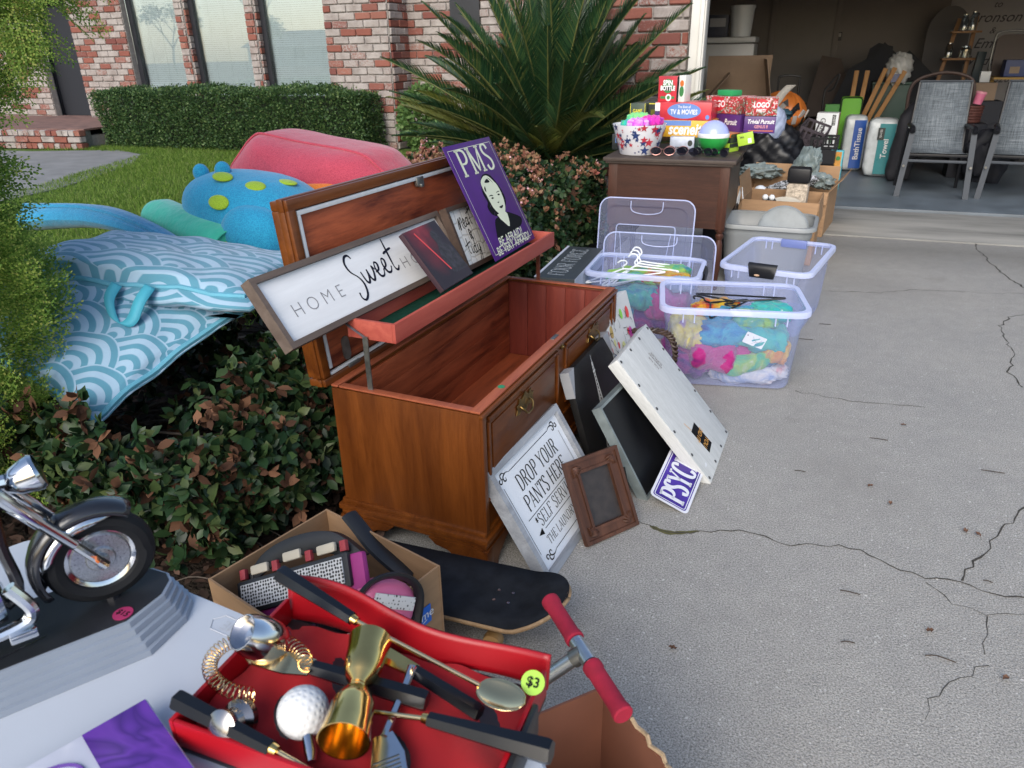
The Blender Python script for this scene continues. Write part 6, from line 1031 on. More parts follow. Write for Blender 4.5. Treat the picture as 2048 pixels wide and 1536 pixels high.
patio('grey sling patio chair standing in front of the baby stroller',TR(1.215,8.42,ZF,0,0,-2)); patio('grey sling patio chair standing beside the dark bag heap',TR(1.935,8.44,ZF,0,0,-9))
# ------------------------------------------------------------------ floats and cushions on the shrubs
def meshfab(name,c1,c2,sc_=260):
    t=NT(name); q_=t.new('SeparateXYZ'); t.l(t.coord('Object'),q_.inputs[0]); a_=t.math('MULTIPLY',t.math('ADD',q_.outputs[0],t.math('MULTIPLY',q_.outputs[1],.35)),520); b_=t.math('MULTIPLY',t.math('SUBTRACT',q_.outputs[2],t.math('MULTIPLY',q_.outputs[1],.6)),520)
    d_=t.math('MULTIPLY',t.math('SINE',t.math('ADD',a_,b_)),t.math('SINE',t.math('SUBTRACT',a_,b_))); f_=t.noise(t.coord('Object'),240,2,.5); n_=t.noise(t.coord('Object'),5,4)
    t.set(t.mix(.25,t.mix(t.ramp(f_,[(.35,(.15,.15,.15)),(.6,(1,1,1))]),c2,c1),t.ramp(n_,[(.3,(.55,.55,.55)),(.7,(1,1,1))]),'MULTIPLY'),.8,0,.2,sheen=.3); t.bump(t.math('ADD',t.math('MULTIPLY',f_,.04),t.noise(t.coord('Object'),5,4,.6)),.5,.035); MATS[name]=t.m; return t.m
PNKF=meshfab('pink_spacer_mesh',(.56,.08,.12),(.36,.035,.07)); BLUF=meshfab('aqua_spacer_mesh',(.035,.40,.62),(.012,.20,.42)); ORGF=meshfab('orange_mesh',(.72,.22,.03),(.45,.10,.01)); LIMF=meshfab('lime_mesh',(.42,.60,.04),(.25,.40,.02)); TEAF=mat('mint_plush',(.04,.50,.33),.85,var=.15,vs=6,sheen=.5,bump=.4,bs=14,bd=.03); BLMF=meshfab('blue_mesh_strap',(.03,.30,.52),(.01,.14,.30))
t=NT('wave_print'); tc=t.new('TexCoord'); sp_=t.new('SeparateXYZ'); t.l(tc.outputs['UV'],sp_.inputs[0]); U=t.math('MULTIPLY',sp_.outputs[0],4.6); V=t.math('MULTIPLY',sp_.outputs[1],3.4)
j0=t.math('CEIL',t.math('SUBTRACT',t.math('MULTIPLY',V,2),2)); res=None
for k in(2,1,0):
    j=t.math('ADD',j0,k); odd=t.math('MODULO',t.math('ABSOLUTE',j),2); x=t.math('SUBTRACT',U,odd); fx=t.math('SUBTRACT',t.math('MULTIPLY',t.math('FRACT',t.math('ADD',t.math('MULTIPLY',x,.5),.5)),2),1); dy=t.math('SUBTRACT',V,t.math('MULTIPLY',j,.5))
    d=t.math('SQRT',t.math('ADD',t.math('MULTIPLY',fx,fx),t.math('MULTIPLY',dy,dy))); inside=t.math('LESS_THAN',d,1.0)
    res=d if res is None else t.math('ADD',t.math('MULTIPLY',inside,d),t.math('MULTIPLY',t.math('SUBTRACT',1,inside),res))
st=t.ramp(t.math('FRACT',t.math('MULTIPLY',res,3.6)),[(.44,(0,0,0)),(.52,(1,1,1))]); t.set(t.mix(st,(.085,.245,.34),(.285,.42,.55)),.8,0,.2,sheen=.2); t.bump(t.noise(t.coord('Object'),16,4),.25,.02); WAV=t.m
SEAM=mat('blue_piping',(.10,.33,.45),.7,var=.1); STRAP=mat('aqua_webbing',(.05,.33,.45),.65,var=.08)
def cushion(label,M,w,d,th,seed,droop,gus=.15):
    c_=thing('floor_cushion',label,'cushion',M,'wave patterned blue floor cushions'); r_=random.Random(seed); ph=[r_.uniform(0,6) for _ in range(6)]
    def prof(u,v): 
        e=max(0,1-abs(2*u-1)**3.2)*max(0,1-abs(2*v-1)**3.2); return e**.38
    def pt(u,v,s):
        x,y=(u-.5)*w,(v-.5)*d; k=1-.06*(math.sin(PI*u)*(abs(2*v-1)>.9)+math.sin(PI*v)*(abs(2*u-1)>.9)); wr=.006*math.sin(u*14+ph[0])*math.sin(v*11+ph[1])+.004*math.sin(u*29+v*17+ph[2])
        return (x*k,y*k,s*th*prof(u,v)*(1-.68*u)+wr+droop(u,v))
    b=MB(); b.grid(lambda u,v:pt(u,v,1),34,34,uv=True); b.build('top_cover',WAV,c_,smooth=80)
    q=[(i/16,0) for i in range(16)]+[(1,i/16) for i in range(16)]+[(1-i/16,1) for i in range(16)]+[(0,1-i/16) for i in range(16)]; b=MB(); b.tube([pt(u,v,0) for u,v in q],.011,7,closed=True); b.build('piping',SEAM,c_)
    def sd(uu,vv):
        k=int(round(uu*64))%64; u,v=q[k]; p=pt(u,v,0); nx,ny=(u-.5)*2,(v-.5)*2; m=max(abs(nx),abs(ny)); ox=nx/m if abs(nx)>.92*m else 0; oy=ny/m if abs(ny)>.92*m else 0; f=.34*math.sin(PI*vv)*gus-.5*gus*vv**3; return (p[0]+ox*f,p[1]+oy*f,p[2]-gus*vv*(1-.5*u))
    b=MB(); b.grid(sd,65,9,uv=True); b.uv=[(a_*2.6,b_*.32) for a_,b_ in b.uv]; b.build('gusset',WAV,c_,smooth=80); b=MB(); b.poly([sd(i/64,1)[:2] for i in range(64)],-gus*.75); b.build('base_cover',SEAM,c_,smooth=0); return c_,pt
top,pt=cushion('upper wave patterned blue cushion with an aqua carry loop',TR(-2.36,2.25,.675,0,0,6.4),1.05,.62,.135,1,lambda u,v:-.02*(u-.5)-.03*v)
b=MB(); P=cr([(-.06,-.325,.006),(-.052,-.385,-.03),(-.015,-.425,-.085),(.03,-.435,-.108),(.065,-.425,-.09),(.082,-.385,-.03),(.085,-.325,.006)],6); b.add([v for i,p in enumerate(P) for v in(p+Vector((-.02,0,.012)),p+Vector((.02,0,-.004)))],[(2*i,2*i+1,2*i+3,2*i+2) for i in range(len(P)-1)]); o=b.build('carry_loop',STRAP,top,smooth=60,solid=.004); o.location=(.06,-.0,0)
cushion('lower wave patterned blue cushion drooping over the dark shrub',TR(-2.32,1.82,.55,0,0,-7)@TR(0,0,0,13,11,0),.66,.62,.085,2,lambda u,v:-.05*u*(1-v),.05)
b=MB(); P=cr([(-3.9,2.85,.66),(-3.4,2.80,.70),(-2.9,2.63,.70),(-2.45,2.45,.66)],8); n=len(P); b.tube(P,[.13-.105*(i/(n-1))**1.2 for i in range(n)],14,flat=.55); b.tube([p+Vector((.0,-.06+.05*i/n,.07-.06*i/n)) for i,p in enumerate(P)],.016,7); b.tube([p+Vector((.0,-.10+.08*i/n,.03-.03*i/n)) for i,p in enumerate(P)],.014,7); solo(b,'mesh_float',BLMF,'long blue mesh float tapering behind the patterned cushions','float')
bo=thing('bolster_pillow','mint green plush bolster pillow lying behind the patterned cushion','pillow',frm((-2.50,2.74,.600),(-.93,.30,.12),(0,0,1))); b=MB(); b.lathe([(0,0),(.07,-.002),(.098,.006),(.108,.03),(.112,.2),(.112,.6),(.09,.68),(0,.69)],26,frm((0,0,0),(0,1,0),(0,0,1))); b.build('cover',TEAF,bo); b=MB(); b.tube([(-.004,.101*math.cos(a*PI/14),.101*math.sin(a*PI/14)) for a in range(28)],.005,6,closed=True); b.build('end_piping',TEAF,bo)
dn=thing('animal_float','aqua animal float with lime spots and stubby legs','float',TR(-2.60,3.05,.72,0,10,0)); b=MB(); b.blob((0,0,0),(.38,.28,.20),40,22,.85,fn=lambda q:1-.10*max(0,-q.x-.55)+.05*math.sin(q.x*3)); b.build('body',BLUF,dn,smooth=80)
for x,z_ in((-.245,.165),(-.11,.205)): b=MB(); b.blob((x-.02,-.06,z_-.015),(.042,.036,.045),18,10); b.build('ear',BLUF,dn,smooth=80)
b=MB(); b.blob((.19,-.22,-.045),(.175,.13,.165),26,14,.9); b.build('hind_leg',BLUF,dn,smooth=80); 
b=MB(); b.tube(cr([(-.14,-.22,-.12),(-.24,-.27,-.15),(-.36,-.30,-.19)],6),[.06]*7+[.055]*5+[.04],12); b.build('arm',BLUF,dn,smooth=80); b=MB(); b.tube(cr([(-.34,-.30,-.165),(-.42,-.31,-.17),(-.52,-.33,-.20)],6),[.045,.05,.05,.05,.048,.045,.045,.042,.04,.036,.03,.02,.01],12); b.build('paw',LIMF,dn,smooth=80)
b=MB(); b.tube(cr([(-.10,-.26,-.16),(.0,-.28,-.15),(.09,-.30,-.20),(.12,-.32,-.26)],6),[.05]*19,10,flat=.6); b.build('orange_belly',ORGF,dn,smooth=80)
b=MB(); b.tube(cr([(.36,-.38,-.09),(.26,-.40,-.15),(.15,-.41,-.19)],6),[.02,.035,.045,.05,.05,.05,.05,.048,.046,.044,.04,.03,.012],12); b.build('foot',LIMF,dn,smooth=80); b=MB(); b.tube(cr([(.21,-.41,-.15),(.15,-.41,-.09),(.12,-.40,-.04)],6),[.02,.028,.03,.03,.03,.03,.03,.029,.028,.026,.022,.016,.006],10); b.build('foot_stripe',ORGF,dn,smooth=80); b=MB(); b.tube(cr([(.225,-.40,-.15),(.17,-.395,-.09),(.14,-.385,-.035)],6),.014,8); b.build('toe',LIMF,dn,smooth=80); b=MB(); b.blob((.40,-.34,-.12),(.13,.06,.06)); b.build('lower_leg',BLUF,dn,smooth=80)
for p,n in(((.116,-.127,.167),(.18,-.35,.92)),((.017,-.247,.094),(.03,-.8,.6)),((-.053,-.135,.173),(-.08,-.37,.93)),((.238,-.162,.104),(.44,-.56,.7)),((.181,.011,.176),(.27,.03,.96))):
    b=MB(); b.blob((0,0,0),(.052,.038,.010),20,8,T=frm(tuple(Vector(p)*1.09),(1,.2,0),Vector(n).cross(Vector((1,.2,0))))); b.build('spot',LIMF,dn,smooth=80)
pk=thing('pink_float','large pink mesh float seat with orange rim','float',TR(-2.55,3.62,.85,0,0,0)); OL=cr([(-.53,-.02,0),(-.42,.11,0),(-.31,.20,0),(-.22,.205,0),(-.04,.175,0),(.34,.125,0),(.46,.06,0),(.52,-.02,0),(.45,-.15,0),(0,-.2,0),(-.45,-.15,0)],5,True); b=MB(); b.grid(lambda u,v:(OL[int(round(u*len(OL)))%len(OL)].x*(.02+.98*(1-abs(2*v-1)**3.0)**.42),.36*(2*v-1),OL[int(round(u*len(OL)))%len(OL)].y*(.02+.98*(1-abs(2*v-1)**3.0)**.42)),len(OL),25,cu=True); b.build('seat',PNKF,pk,smooth=80)
b=MB(); b.tube([(p.x*.985,-.16,p.y*.985) for p in OL],.007,6,closed=True); b.build('seam',PNKF,pk); b=MB(); b.tube([(.53*math.cos(a*PI/20),.36*math.sin(a*PI/20),-.075+.02*math.cos(a*PI/20)) for a in range(40)],.055,10,closed=True); b.build('orange_rim',ORGF,pk,smooth=80)
# ------------------------------------------------------------------
# ------------------------------------------------------------------ folding table in the foreground
TBW=mat('table_white_plastic',(.50,.54,.60),.4,var=.03,vs=5,bump=.12,bs=500,bd=.001); tb=thing('folding_table','white plastic folding table with embossed maker badge','table',TR(-.686,.135,0,0,0,-6.2)); b=MB(); q=[rl(.93,.93,.06,.706,6),rl(.95,.95,.07,.712,6),rl(.955,.955,.07,.730,6),rl(.945,.945,.065,.739,6),rl(.935,.935,.06,.740,6)]; loft(b,q,True,True); b.build('top',TBW,tb,smooth=30)
for sx in(-1,1):
    for sy in(-1,1): b=MB(); b.tube([(sx*.38,sy*.40,.70),(sx*.42,sy*.43,0)],.0125,8); b.build('leg',mat('grey_tube',(.25,.26,.27),.4,.7),tb)
EMB=mat('embossed_grey',(.42,.45,.50),.5); bd=MB(); P=[(-.062,0),(-.052,.014),(.052,.014),(.062,0),(.052,-.014),(-.052,-.014)]; bd.tube([(x,y,.7405) for x,y in P],.0007,4,closed=True); o=bd.build('badge_outline',EMB,tb); o.location=(.02,.446,0); text('LIFETIME',.022,EMB,tb,.02,.446,.7407,rz=180)
# model motorcycle telephone
CHR=mat('chrome',(.62,.64,.66),.12,1,var=.04); GLB=mat('gloss_black',(.012,.013,.017),.22,var=.1,coat=.5); RUB=mat('tyre_rubber',(.008,.009,.011),.6,spec=.2,var=.15,vs=40); SVP=mat('silver_plastic',(.27,.31,.37),.4,.3,var=.05)
mo=thing('model_motorcycle','chrome and black model motorcycle on a black and silver stepped base','model',frm((-.79,.53,.7405),(.55,.835,0),(-.835,.55,0))); outl=[(-.42,-.083),(.022,-.083),(.075,-.045),(.092,-.012),(.092,.012),(.075,.045),(.022,.083),(-.42,.083)]
def off(o_): cx=-.15; return [(cx+(x-cx)*(1-o_/.24),y*(1-o_/.085)) for x,y in outl]
b=MB(); L=[]
for k in range(5): z0=.010*k; L+=[[(x,y,z0) for x,y in off(.0045*k)],[(x,y,z0+.0085) for x,y in off(.0045*k+.0008)],[(x,y,z0+.0098) for x,y in off(.0045*k+.0035)]]
loft(b,L,True,True); b.build('stepped_base',SVP,mo,smooth=25); b=MB(); b.prism(off(.0225),.0495,.0508); BT=mat('base_top_black',(.012,.013,.017),.45,var=.3,vs=6,bump=.1,bs=600,bd=.0006); b.build('base_top',BT,mo,smooth=0)
b=MB(); b.lathe([(.0125,0),(.0125,.0008),(0,.0008)],22,TR(.005,-.045,.0512)); st_=b.build('price_sticker',mat('magenta_sticker',(.32,.025,.10),.5),mo); text('$15',.012,BLK,st_,.005,-.045,.0523,rz=-57,bold=.02)
b=MB(); b.ribbon(cr([(-.20,-.062,0),(-.15,-.045,0),(-.08,-.03,0)],5),[.008,.007,.006,.005,.005,.004,.004,.003,.003,.002,.001],.0514); b.build('handset_cord',GLB,mo)
ZB=.051; HC=Vector((0,0,ZB+.068)); WT=frm(tuple(HC),(1,0,0),(0,0,1))
def b_last(): return [o.name for o in COL.objects][-1]
def wheel(T,par):
    b=MB(); b.tube([(T@Vector((.052*math.cos(a*PI/20),.052*math.sin(a*PI/20),0))) for a in range(40)],.0145,10,closed=True); wv_=b; b=MB(); b.lathe([(.044,-.008),(.046,-.010),(.041,-.0085),(.036,-.006),(.036,.006),(.041,.0085),(.046,.010),(.044,.008)],36,T,cap=False); rm_=b; b=MB(); b.lathe([(.037,-.004),(.034,-.007),(.018,-.0075),(.016,-.010),(.010,-.011),(.008,-.015),(0,-.015)],36,T); b.lathe([(.037,.004),(.034,.007),(.018,.0075),(.016,.010),(.010,.011),(.008,.015),(0,.015)],36,T); b.build('disc_wheel',mat('cast_disc',(.45,.47,.50),.3,.9,var=.25,vs=400),par); par=bpy.data.objects[b_last()]; wv_.build('tyre',RUB,par); rm_.build('rim',CHR,par)
wheel(WT,mo); wheel(frm((-.24,0,ZB+.066),(1,0,0),(0,0,1)),mo)
def arc(r,a0,a1,n,y,c=HC): return [(c.x+r*math.cos(R(a0+(a1-a0)*i/n)),y,c.z+r*math.sin(R(a0+(a1-a0)*i/n))) for i in range(n+1)]
b=MB(); prof=[(-.019,.0),(-.018,.006),(-.012,.011),(0,.013),(.012,.011),(.018,.006),(.019,0)]
def fen(u,v):
    a=R(52+(205-52)*u); i=v*6; k=min(int(i),5); y=prof[k][0]+(prof[k+1][0]-prof[k][0])*(i-k); rr=.069+prof[k][1]+(prof[k+1][1]-prof[k][1])*(i-k)-.004*abs(u-.5); return (HC.x+rr*math.cos(a),y,HC.z+rr*math.sin(a))
b.grid(fen,24,13); b.build('fender',GLB,mo,smooth=70,solid=.002)
for sy in(-1,1): b=MB(); P=arc(.0665,70,172,14,sy*.0185); Q=arc(.056,96,158,14,sy*.0195); b.add(P+Q,[(i,i+1,15+i+1,15+i) for i in range(14)]); b.build('fender_strut',CHR,mo,solid=.002)
FD=Vector((-.065,0,.106)).normalized()
for sy in(-1,1):
    p0=HC+Vector((.004,sy*.021,-.004)); b=MB(); b.tube([p0,p0+FD*.05],.0062,10); b.build('fork_slider',CHR,mo); b=MB(); b.tube([p0+FD*.05,p0+FD*.052,p0+FD*.10,p0+FD*.102,p0+FD*.185],[.0066,.0076,.0076,.0086,.0086],10); b.build('fork_tube',CHR,mo); b=MB(); b.box((0,0,0),(.003,.004,.022),frm(tuple(p0+FD*.022+Vector((.003,sy*.005,0))),FD.cross(Vector((0,1,0))),(0,1,0))@TR(0,0,0,90,0,0)); b.build('amber_reflector',mat('amber',(.55,.14,.03),.3),mo)
b=MB(); b.tube([HC+Vector((0,-.024,0)),HC+Vector((0,.024,0))],.006,10); b.build('axle',CHR,mo)
hl=HC+FD*.155+Vector((.040,0,.008)); b=MB(); b.lathe([(.0,-.034),(.010,-.030),(.018,-.018),(.0225,-.002),(.0235,.004),(.021,.008),(0,.010)],24,frm(tuple(hl),(0,1,0),(-.25,0,1))); b.build('headlight',CHR,mo); b=MB(); b.tube([hl+Vector((-.028,0,.0)),HC+FD*.165],.010,10); b.build('headlight_bracket',CHR,mo)
b=MB(); b.tube(cr([HC+FD*.185+Vector((0,-.10,.03)),HC+FD*.195+Vector((.01,-.05,.02)),HC+FD*.195,HC+FD*.195+Vector((.01,.05,.02)),HC+FD*.185+Vector((0,.10,.03))],5),.004,8); b.build('handlebar',CHR,mo)
b=MB(); b.tube(cr([HC+FD*.17,HC+Vector((-.095,0,.06)),HC+Vector((-.10,0,-.02)),HC+Vector((-.19,0,-.03)),HC+Vector((-.24,0,0))],6),.007,8); b.build('frame',GLB,mo); b=MB(); b.blob((-.15,0,ZB+.20),(.075,.032,.03),24,12,.8); b.build('fuel_tank',GLB,mo); b=MB(); b.blob((-.25,0,ZB+.17),(.06,.034,.018),20,10,.8); b.build('saddle',RUB,mo)
for k,a in enumerate((28,-22)):
    b=MB()
    for i in range(7): b.lathe([(.018,0),(.018,.003),(.014,.0035),(.014,.007)],16,TR(-.145,0,ZB+.07)@Matrix.Rotation(R(a),4,'Y')@TR(0,0,.02+.0075*i))
    b.build('cylinder_fins',CHR,mo)
b=MB(); b.box((-.145,0,ZB+.055),(.075,.046,.05),b=.012); b.build('crankcase',CHR,mo); b=MB(); b.tube(cr([(-.10,-.03,ZB+.085),(-.085,-.034,ZB+.045),(-.11,-.036,ZB+.03),(-.20,-.038,ZB+.028),(-.33,-.038,ZB+.03)],6),.0085,10); b.build('exhaust',CHR,mo); b=MB(); b.box((-.10,-.040,ZB+.022),(.03,.02,.012),b=.003); b.build('footboard',CHR,mo); b=MB(); b.tube([(.0,0,0.05),(.0,0,.066)],.010,8); b.build('wheel_peg',GLB,mo)
# purple picture box
pb_=thing('purple_box','purple and white swirl printed box at the front of the table','box',TR(-.600,.298,.7405,0,0,-23.6)); b=MB(); b.box((0,0,.016),(.16,.21,.032),b=.003); b.build('carton',mat('white_gloss_card',(.55,.57,.66),.3,coat=.3),pb_)
t=NT('purple_swirl'); n=t.new('TexNoise'); t.l(t.coord('Object'),n.inputs['Vector']); n.inputs['Scale'].default_value=7; n.inputs['Detail'].default_value=2; n.inputs['Distortion'].default_value=2.2; t.set(t.ramp(t.math('FRACT',t.math('MULTIPLY',n.outputs['Fac'],5)),[(0,(.05,.015,.17)),(.5,(.12,.035,.32)),(1,(.06,.018,.20))]),.25,0,.5,.3); b=MB(); b.box((0,.069,.0327),(.156,.068,.001)); b.build('purple_print',t.m,pb_)
for r in(.03,.022): b=MB(); b.tube([(-.03+r*math.cos(a*PI/14),-.02+r*1.4*math.sin(a*PI/14),.0325) for a in range(28)],.0022,5,closed=True); b.build('ring_print',mat('violet_ring',(.13,.06,.30),.4),pb_)
# red velvet bar set
VEL=mat('red_velvet',(.36,.002,.006),.75,var=.15,vs=9,sheen=.15,bump=.35,bs=11,bd=.012); LTR=mat('red_leatherette',(.34,.003,.009),.4,var=.1); BKL=mat('black_leatherette',(.018,.018,.021),.45,var=.15); GLD=mat('polished_gold',(.72,.50,.18),.16,1,var=.06,vs=40); GL2=mat('pale_gold',(.80,.60,.32),.16,1,var=.03); EBO=mat('black_handle_resin',(.005,.006,.009),.3,var=.1,spec=.4); SVR=mat('polished_silver',(.62,.62,.64),.14,1,var=.05,vs=40)
BXX0,BXX1,BXY0,BXY1=-.572,-.203,.402,.612; bx=thing('bar_set_case','open red velvet lined case holding a golf bar set','case',TR(0,0,.7405)); W_,D__=BXX1-BXX0,BXY1-BXY0; CXX,CYY=(BXX0+BXX1)/2,(BXY0+BXY1)/2
b=MB(); b.box((CXX,CYY,.006),(W_,D__,.012),b=.003); b.build('case_floor',BKL,bx)
def flo(u,v): x=BXX0+.008+(W_-.016)*u; y=BXY0+.008+(D__-.016)*v; return (x,y,.017+.006*math.sin(x*37+y*21)*math.sin(y*43)+.003*math.sin(x*90+y*60))
b=MB(); b.grid(flo,40,30); b.build('velvet_lining',VEL,bx,smooth=80)
for c_,d_,m_ in(((BXX0+.003,CYY,.026),(.006,D__,.040),LTR),((BXX1-.003,CYY,.026),(.006,D__,.040),LTR),((CXX,BXY0+.003,.026),(W_-.013,.006,.040),LTR)): b=MB(); b.box(c_,d_,b=.002); b.build('case_wall',m_,bx)
b=MB(); b.box((BXX1+.004,CYY-.02,.024),(.007,D__-.06,.045),b=.003); b.build('outer_side',BKL,bx)
def bk(u,v): x=BXX0+W_*u; return (x,BXY1+.006*math.sin(u*9)+.012*v,.012+v*(.046+.012*math.sin(u*5.5+.6)+.010*(1-u)))
b=MB(); b.grid(bk,40,6); b.build('back_flap',LTR,bx,smooth=80,solid=.004)
b=MB(); b.lathe([(.0135,0),(.0135,.0007),(0,.0007)],22,frm((-.2085,.578,.058),(.93,.2,-.2),(-.1,.7,.7))); s_=b.build('price_sticker',mat('lime_sticker',(.28,.52,.03),.5),bx); text('$3',.015,BLK,s_,T=frm((-.2085,.578,.058),(.93,.2,-.2),(-.1,.7,.7))@TR(0,0,.0012),bold=.02)
ZS=.7405
def handle(name,label,p0,p1,r0,r1,shaft=None,shm=None,sr=.0028,extra=None,cat='bar tool'):
    """tapered six-sided black handle from p0 (butt) to p1, then a metal shaft"""
    t_=thing(name,label,cat,TR(0,0,0),'golf bar tools'); p0,p1=Vector(p0),Vector(p1); b=MB(); b.tube([p0,p0+(p1-p0)*.03,p0+(p1-p0)*.5,p1],[r0*.9,r0,(r0+r1)/2,r1],6); b.build('handle',EBO,t_,smooth=20)
    if shaft: b=MB(); d=(p1-p0).normalized(); b.tube([p1-d*.002,p1+d*.008],[r1*.8,r1*.62],12); b.build('ferrule',GLD,t_); b=MB(); b.tube([p1]+[Vector(s) for s in shaft],sr,10); b.build('shaft',shm or GL2,t_)
    return t_
sp=handle('bar_spoon','gold bar spoon with black handle lying across the red case',(-.568,.606,.833),(-.446,.582,.815),.0125,.0085,[(-.262,.551,.802)]); b=MB(); b.grid(lambda u,v:(-.236+.030*(2*u-1),.549+.0205*(2*v-1)*math.sqrt(max(0,1-(2*u-1)**2)),.800-.006*(1-(2*u-1)**2)*(1-(2*v-1)**2)),16,12,T=Matrix.Translation((-.236,.549,.8))@Matrix.Rotation(R(-8),4,'Z')@Matrix.Translation((.236,-.549,-.8))); b.build('bowl',GL2,sp,smooth=80,solid=.0015)
handle('bar_knife','gold shafted bar tool with black handle at the front of the red case',(-.578,.424,.792),(-.441,.412,.786),.0125,.0088,[(-.345,.402,.778)])
ft=handle('bottle_opener','gold bottle opener with black handle under the spoon',(-.258,.540,.772),(-.352,.562,.780),.0105,.009); b=MB(); b.prism([(0,-.008),(-.05,-.011),(-.075,-.014),(-.088,-.010),(-.084,-.002),(-.098,.004),(-.09,.010),(-.05,.011),(0,.008)],-.002,.002,frm((-.350,.562,.781),(.97,-.2,0),(.2,.97,.1))); b.build('opener_head',GLD,ft)
ss=handle('cocktail_strainer','gold coil cocktail strainer with black handle in the red case',(-.318,.528,.780),(-.461,.516,.792),.0125,.0095); b=MB(); b.prism([(0,-.012),(-.03,-.016),(-.075,-.012),(-.092,0),(-.075,.012),(-.03,.016),(0,.012)],-.001,.001,frm((-.459,.512,.797),(.98,.12,0),(-.12,.98,0))); b.build('strainer_plate',GL2,ss)
b=MB(); n=460; b.tube([(( -.520+.060*math.cos(PI*.15+PI*1.5*i/n))+.0085*math.cos(i*.55)*math.cos(PI*.15+PI*1.5*i/n),(.492+.042*math.sin(PI*.15+PI*1.5*i/n))+.0085*math.cos(i*.55)*math.sin(PI*.15+PI*1.5*i/n),.800+.0085*math.sin(i*.55)) for i in range(n)],.0007,4); b.build('coil_spring',GL2,ss)
pk_=handle('ice_pick','gold ice pick with long black handle hanging over the case edge',(-.160,.498,.800),(-.300,.499,.790),.0135,.0085,[(-.386,.489,.782)])
jg=thing('cocktail_jigger','polished gold double cocktail jigger standing in the red case','jigger',frm((-.388,.500,.806),(.94,.34,0),(.34,-.94,0)),'golf bar tools'); jp=[(.9*r_,.88*z_) for r_,z_ in [(.0075,-.0035),(.009,.004),(.020,.014),(.0265,.032),(.028,.060),(.031,.082),(.0295,.082),(.0265,.060),(.025,.033),(.018,.016),(0,.011)]]
b=MB(); b.lathe(jp,32,frm((0,0,0),(1,0,0),(0,0,-1))); b.build('large_cup',GLD,jg,smooth=50); b=MB(); b.lathe([(r*.93,z_*.95) for r,z_ in jp],32,frm((0,0,0),(1,0,0),(0,0,1))); b.build('small_cup',GLD,jg,smooth=50); b=MB()
for i in range(4): b.tube([(.0085*math.cos(a*PI/8),-.0065+.0042*i,.0085*math.sin(a*PI/8)) for a in range(16)],.0016,5,closed=True)
b.build('ringed_neck',GLD,jg)
gbm=bmesh.new(); bmesh.ops.create_icosphere(gbm,subdivisions=5,radius=.0285); ico=bmesh.new(); bmesh.ops.create_icosphere(ico,subdivisions=3,radius=1); dm_=[v.co.copy().normalized() for v in ico.verts]; ico.free()
dn_=np.array([tuple(v) for v in dm_])
for v in gbm.verts:
    q=v.co.normalized(); ca=float(np.max(dn_@np.array(q))); an=math.acos(min(1,ca)); v.co-=q*.0020*max(0,1-(an/.062)**2)
b=MB(); b.bm(gbm); gf=thing('golf_ball_stopper','white golf ball bottle stopper with silver neck in the red case','stopper',TR(-.437,.462,.787),'golf bar tools'); b.build('golf_ball',mat('golf_ball_white',(.66,.67,.67),.35,var=.03,coat=.2),gf,smooth=60); b=MB(); b.tube([(.015,-.016,-.006),(.03,-.032,-.014),(.036,-.04,-.016)],[.006,.007,.005],12); b.build('neck',SVR,gf)
b=MB(); b.lathe([(0,0),(.012,.001),(.020,.008),(.0255,.024),(.0265,.040),(.024,.056),(.021,.066),(.0195,.066),(.022,.054),(0,.050)],30,frm((-.516,.535,.790),(.85,-.5,0),(.1,.2,.97))@TR(0,0,0,-35,0,0)); solo(b,'silver_cup','' or SVR,'polished silver rounded cup lying in the red case','cup',None,'golf bar tools',smooth=50)
b=MB(); b.lathe([(.018,0),(.021,.004),(.021,.012),(.014,.018),(.012,.026),(.017,.032),(.018,.040),(.008,.044),(0,.044)],26,frm((-.506,.446,.772),(1,0,0),(0,.5,.86))); solo(b,'silver_stopper',mat('dark_silver',(.30,.29,.29),.2,1,var=.1),'dark silver round stopper beside the golf ball','stopper',None,'golf bar tools')
ir=thing('iron_opener','silver grooved golf iron shaped opener in the red case','opener',frm((-.335,.468,.772),(.62,-.78,0),(.78,.62,.15)),'golf bar tools'); b=MB(); b.prism([(-.01,-.014),(.03,-.022),(.075,-.026),(.082,-.01),(.07,.014),(.02,.016),(-.01,.008)],0,.006); b.build('head',SVR,ir); b=MB()
for i in range(11): b.box((.022+.005*i,-.004,.0063),(.0014,.028,.0008))
b.build('grooves',GDK,ir); b=MB(); b.tube([(-.008,-.002,.004),(-.06,.03,.006),(-.085,.045,.008)],[.005,.0045,.006],10); b.build('shank',SVR,ir)
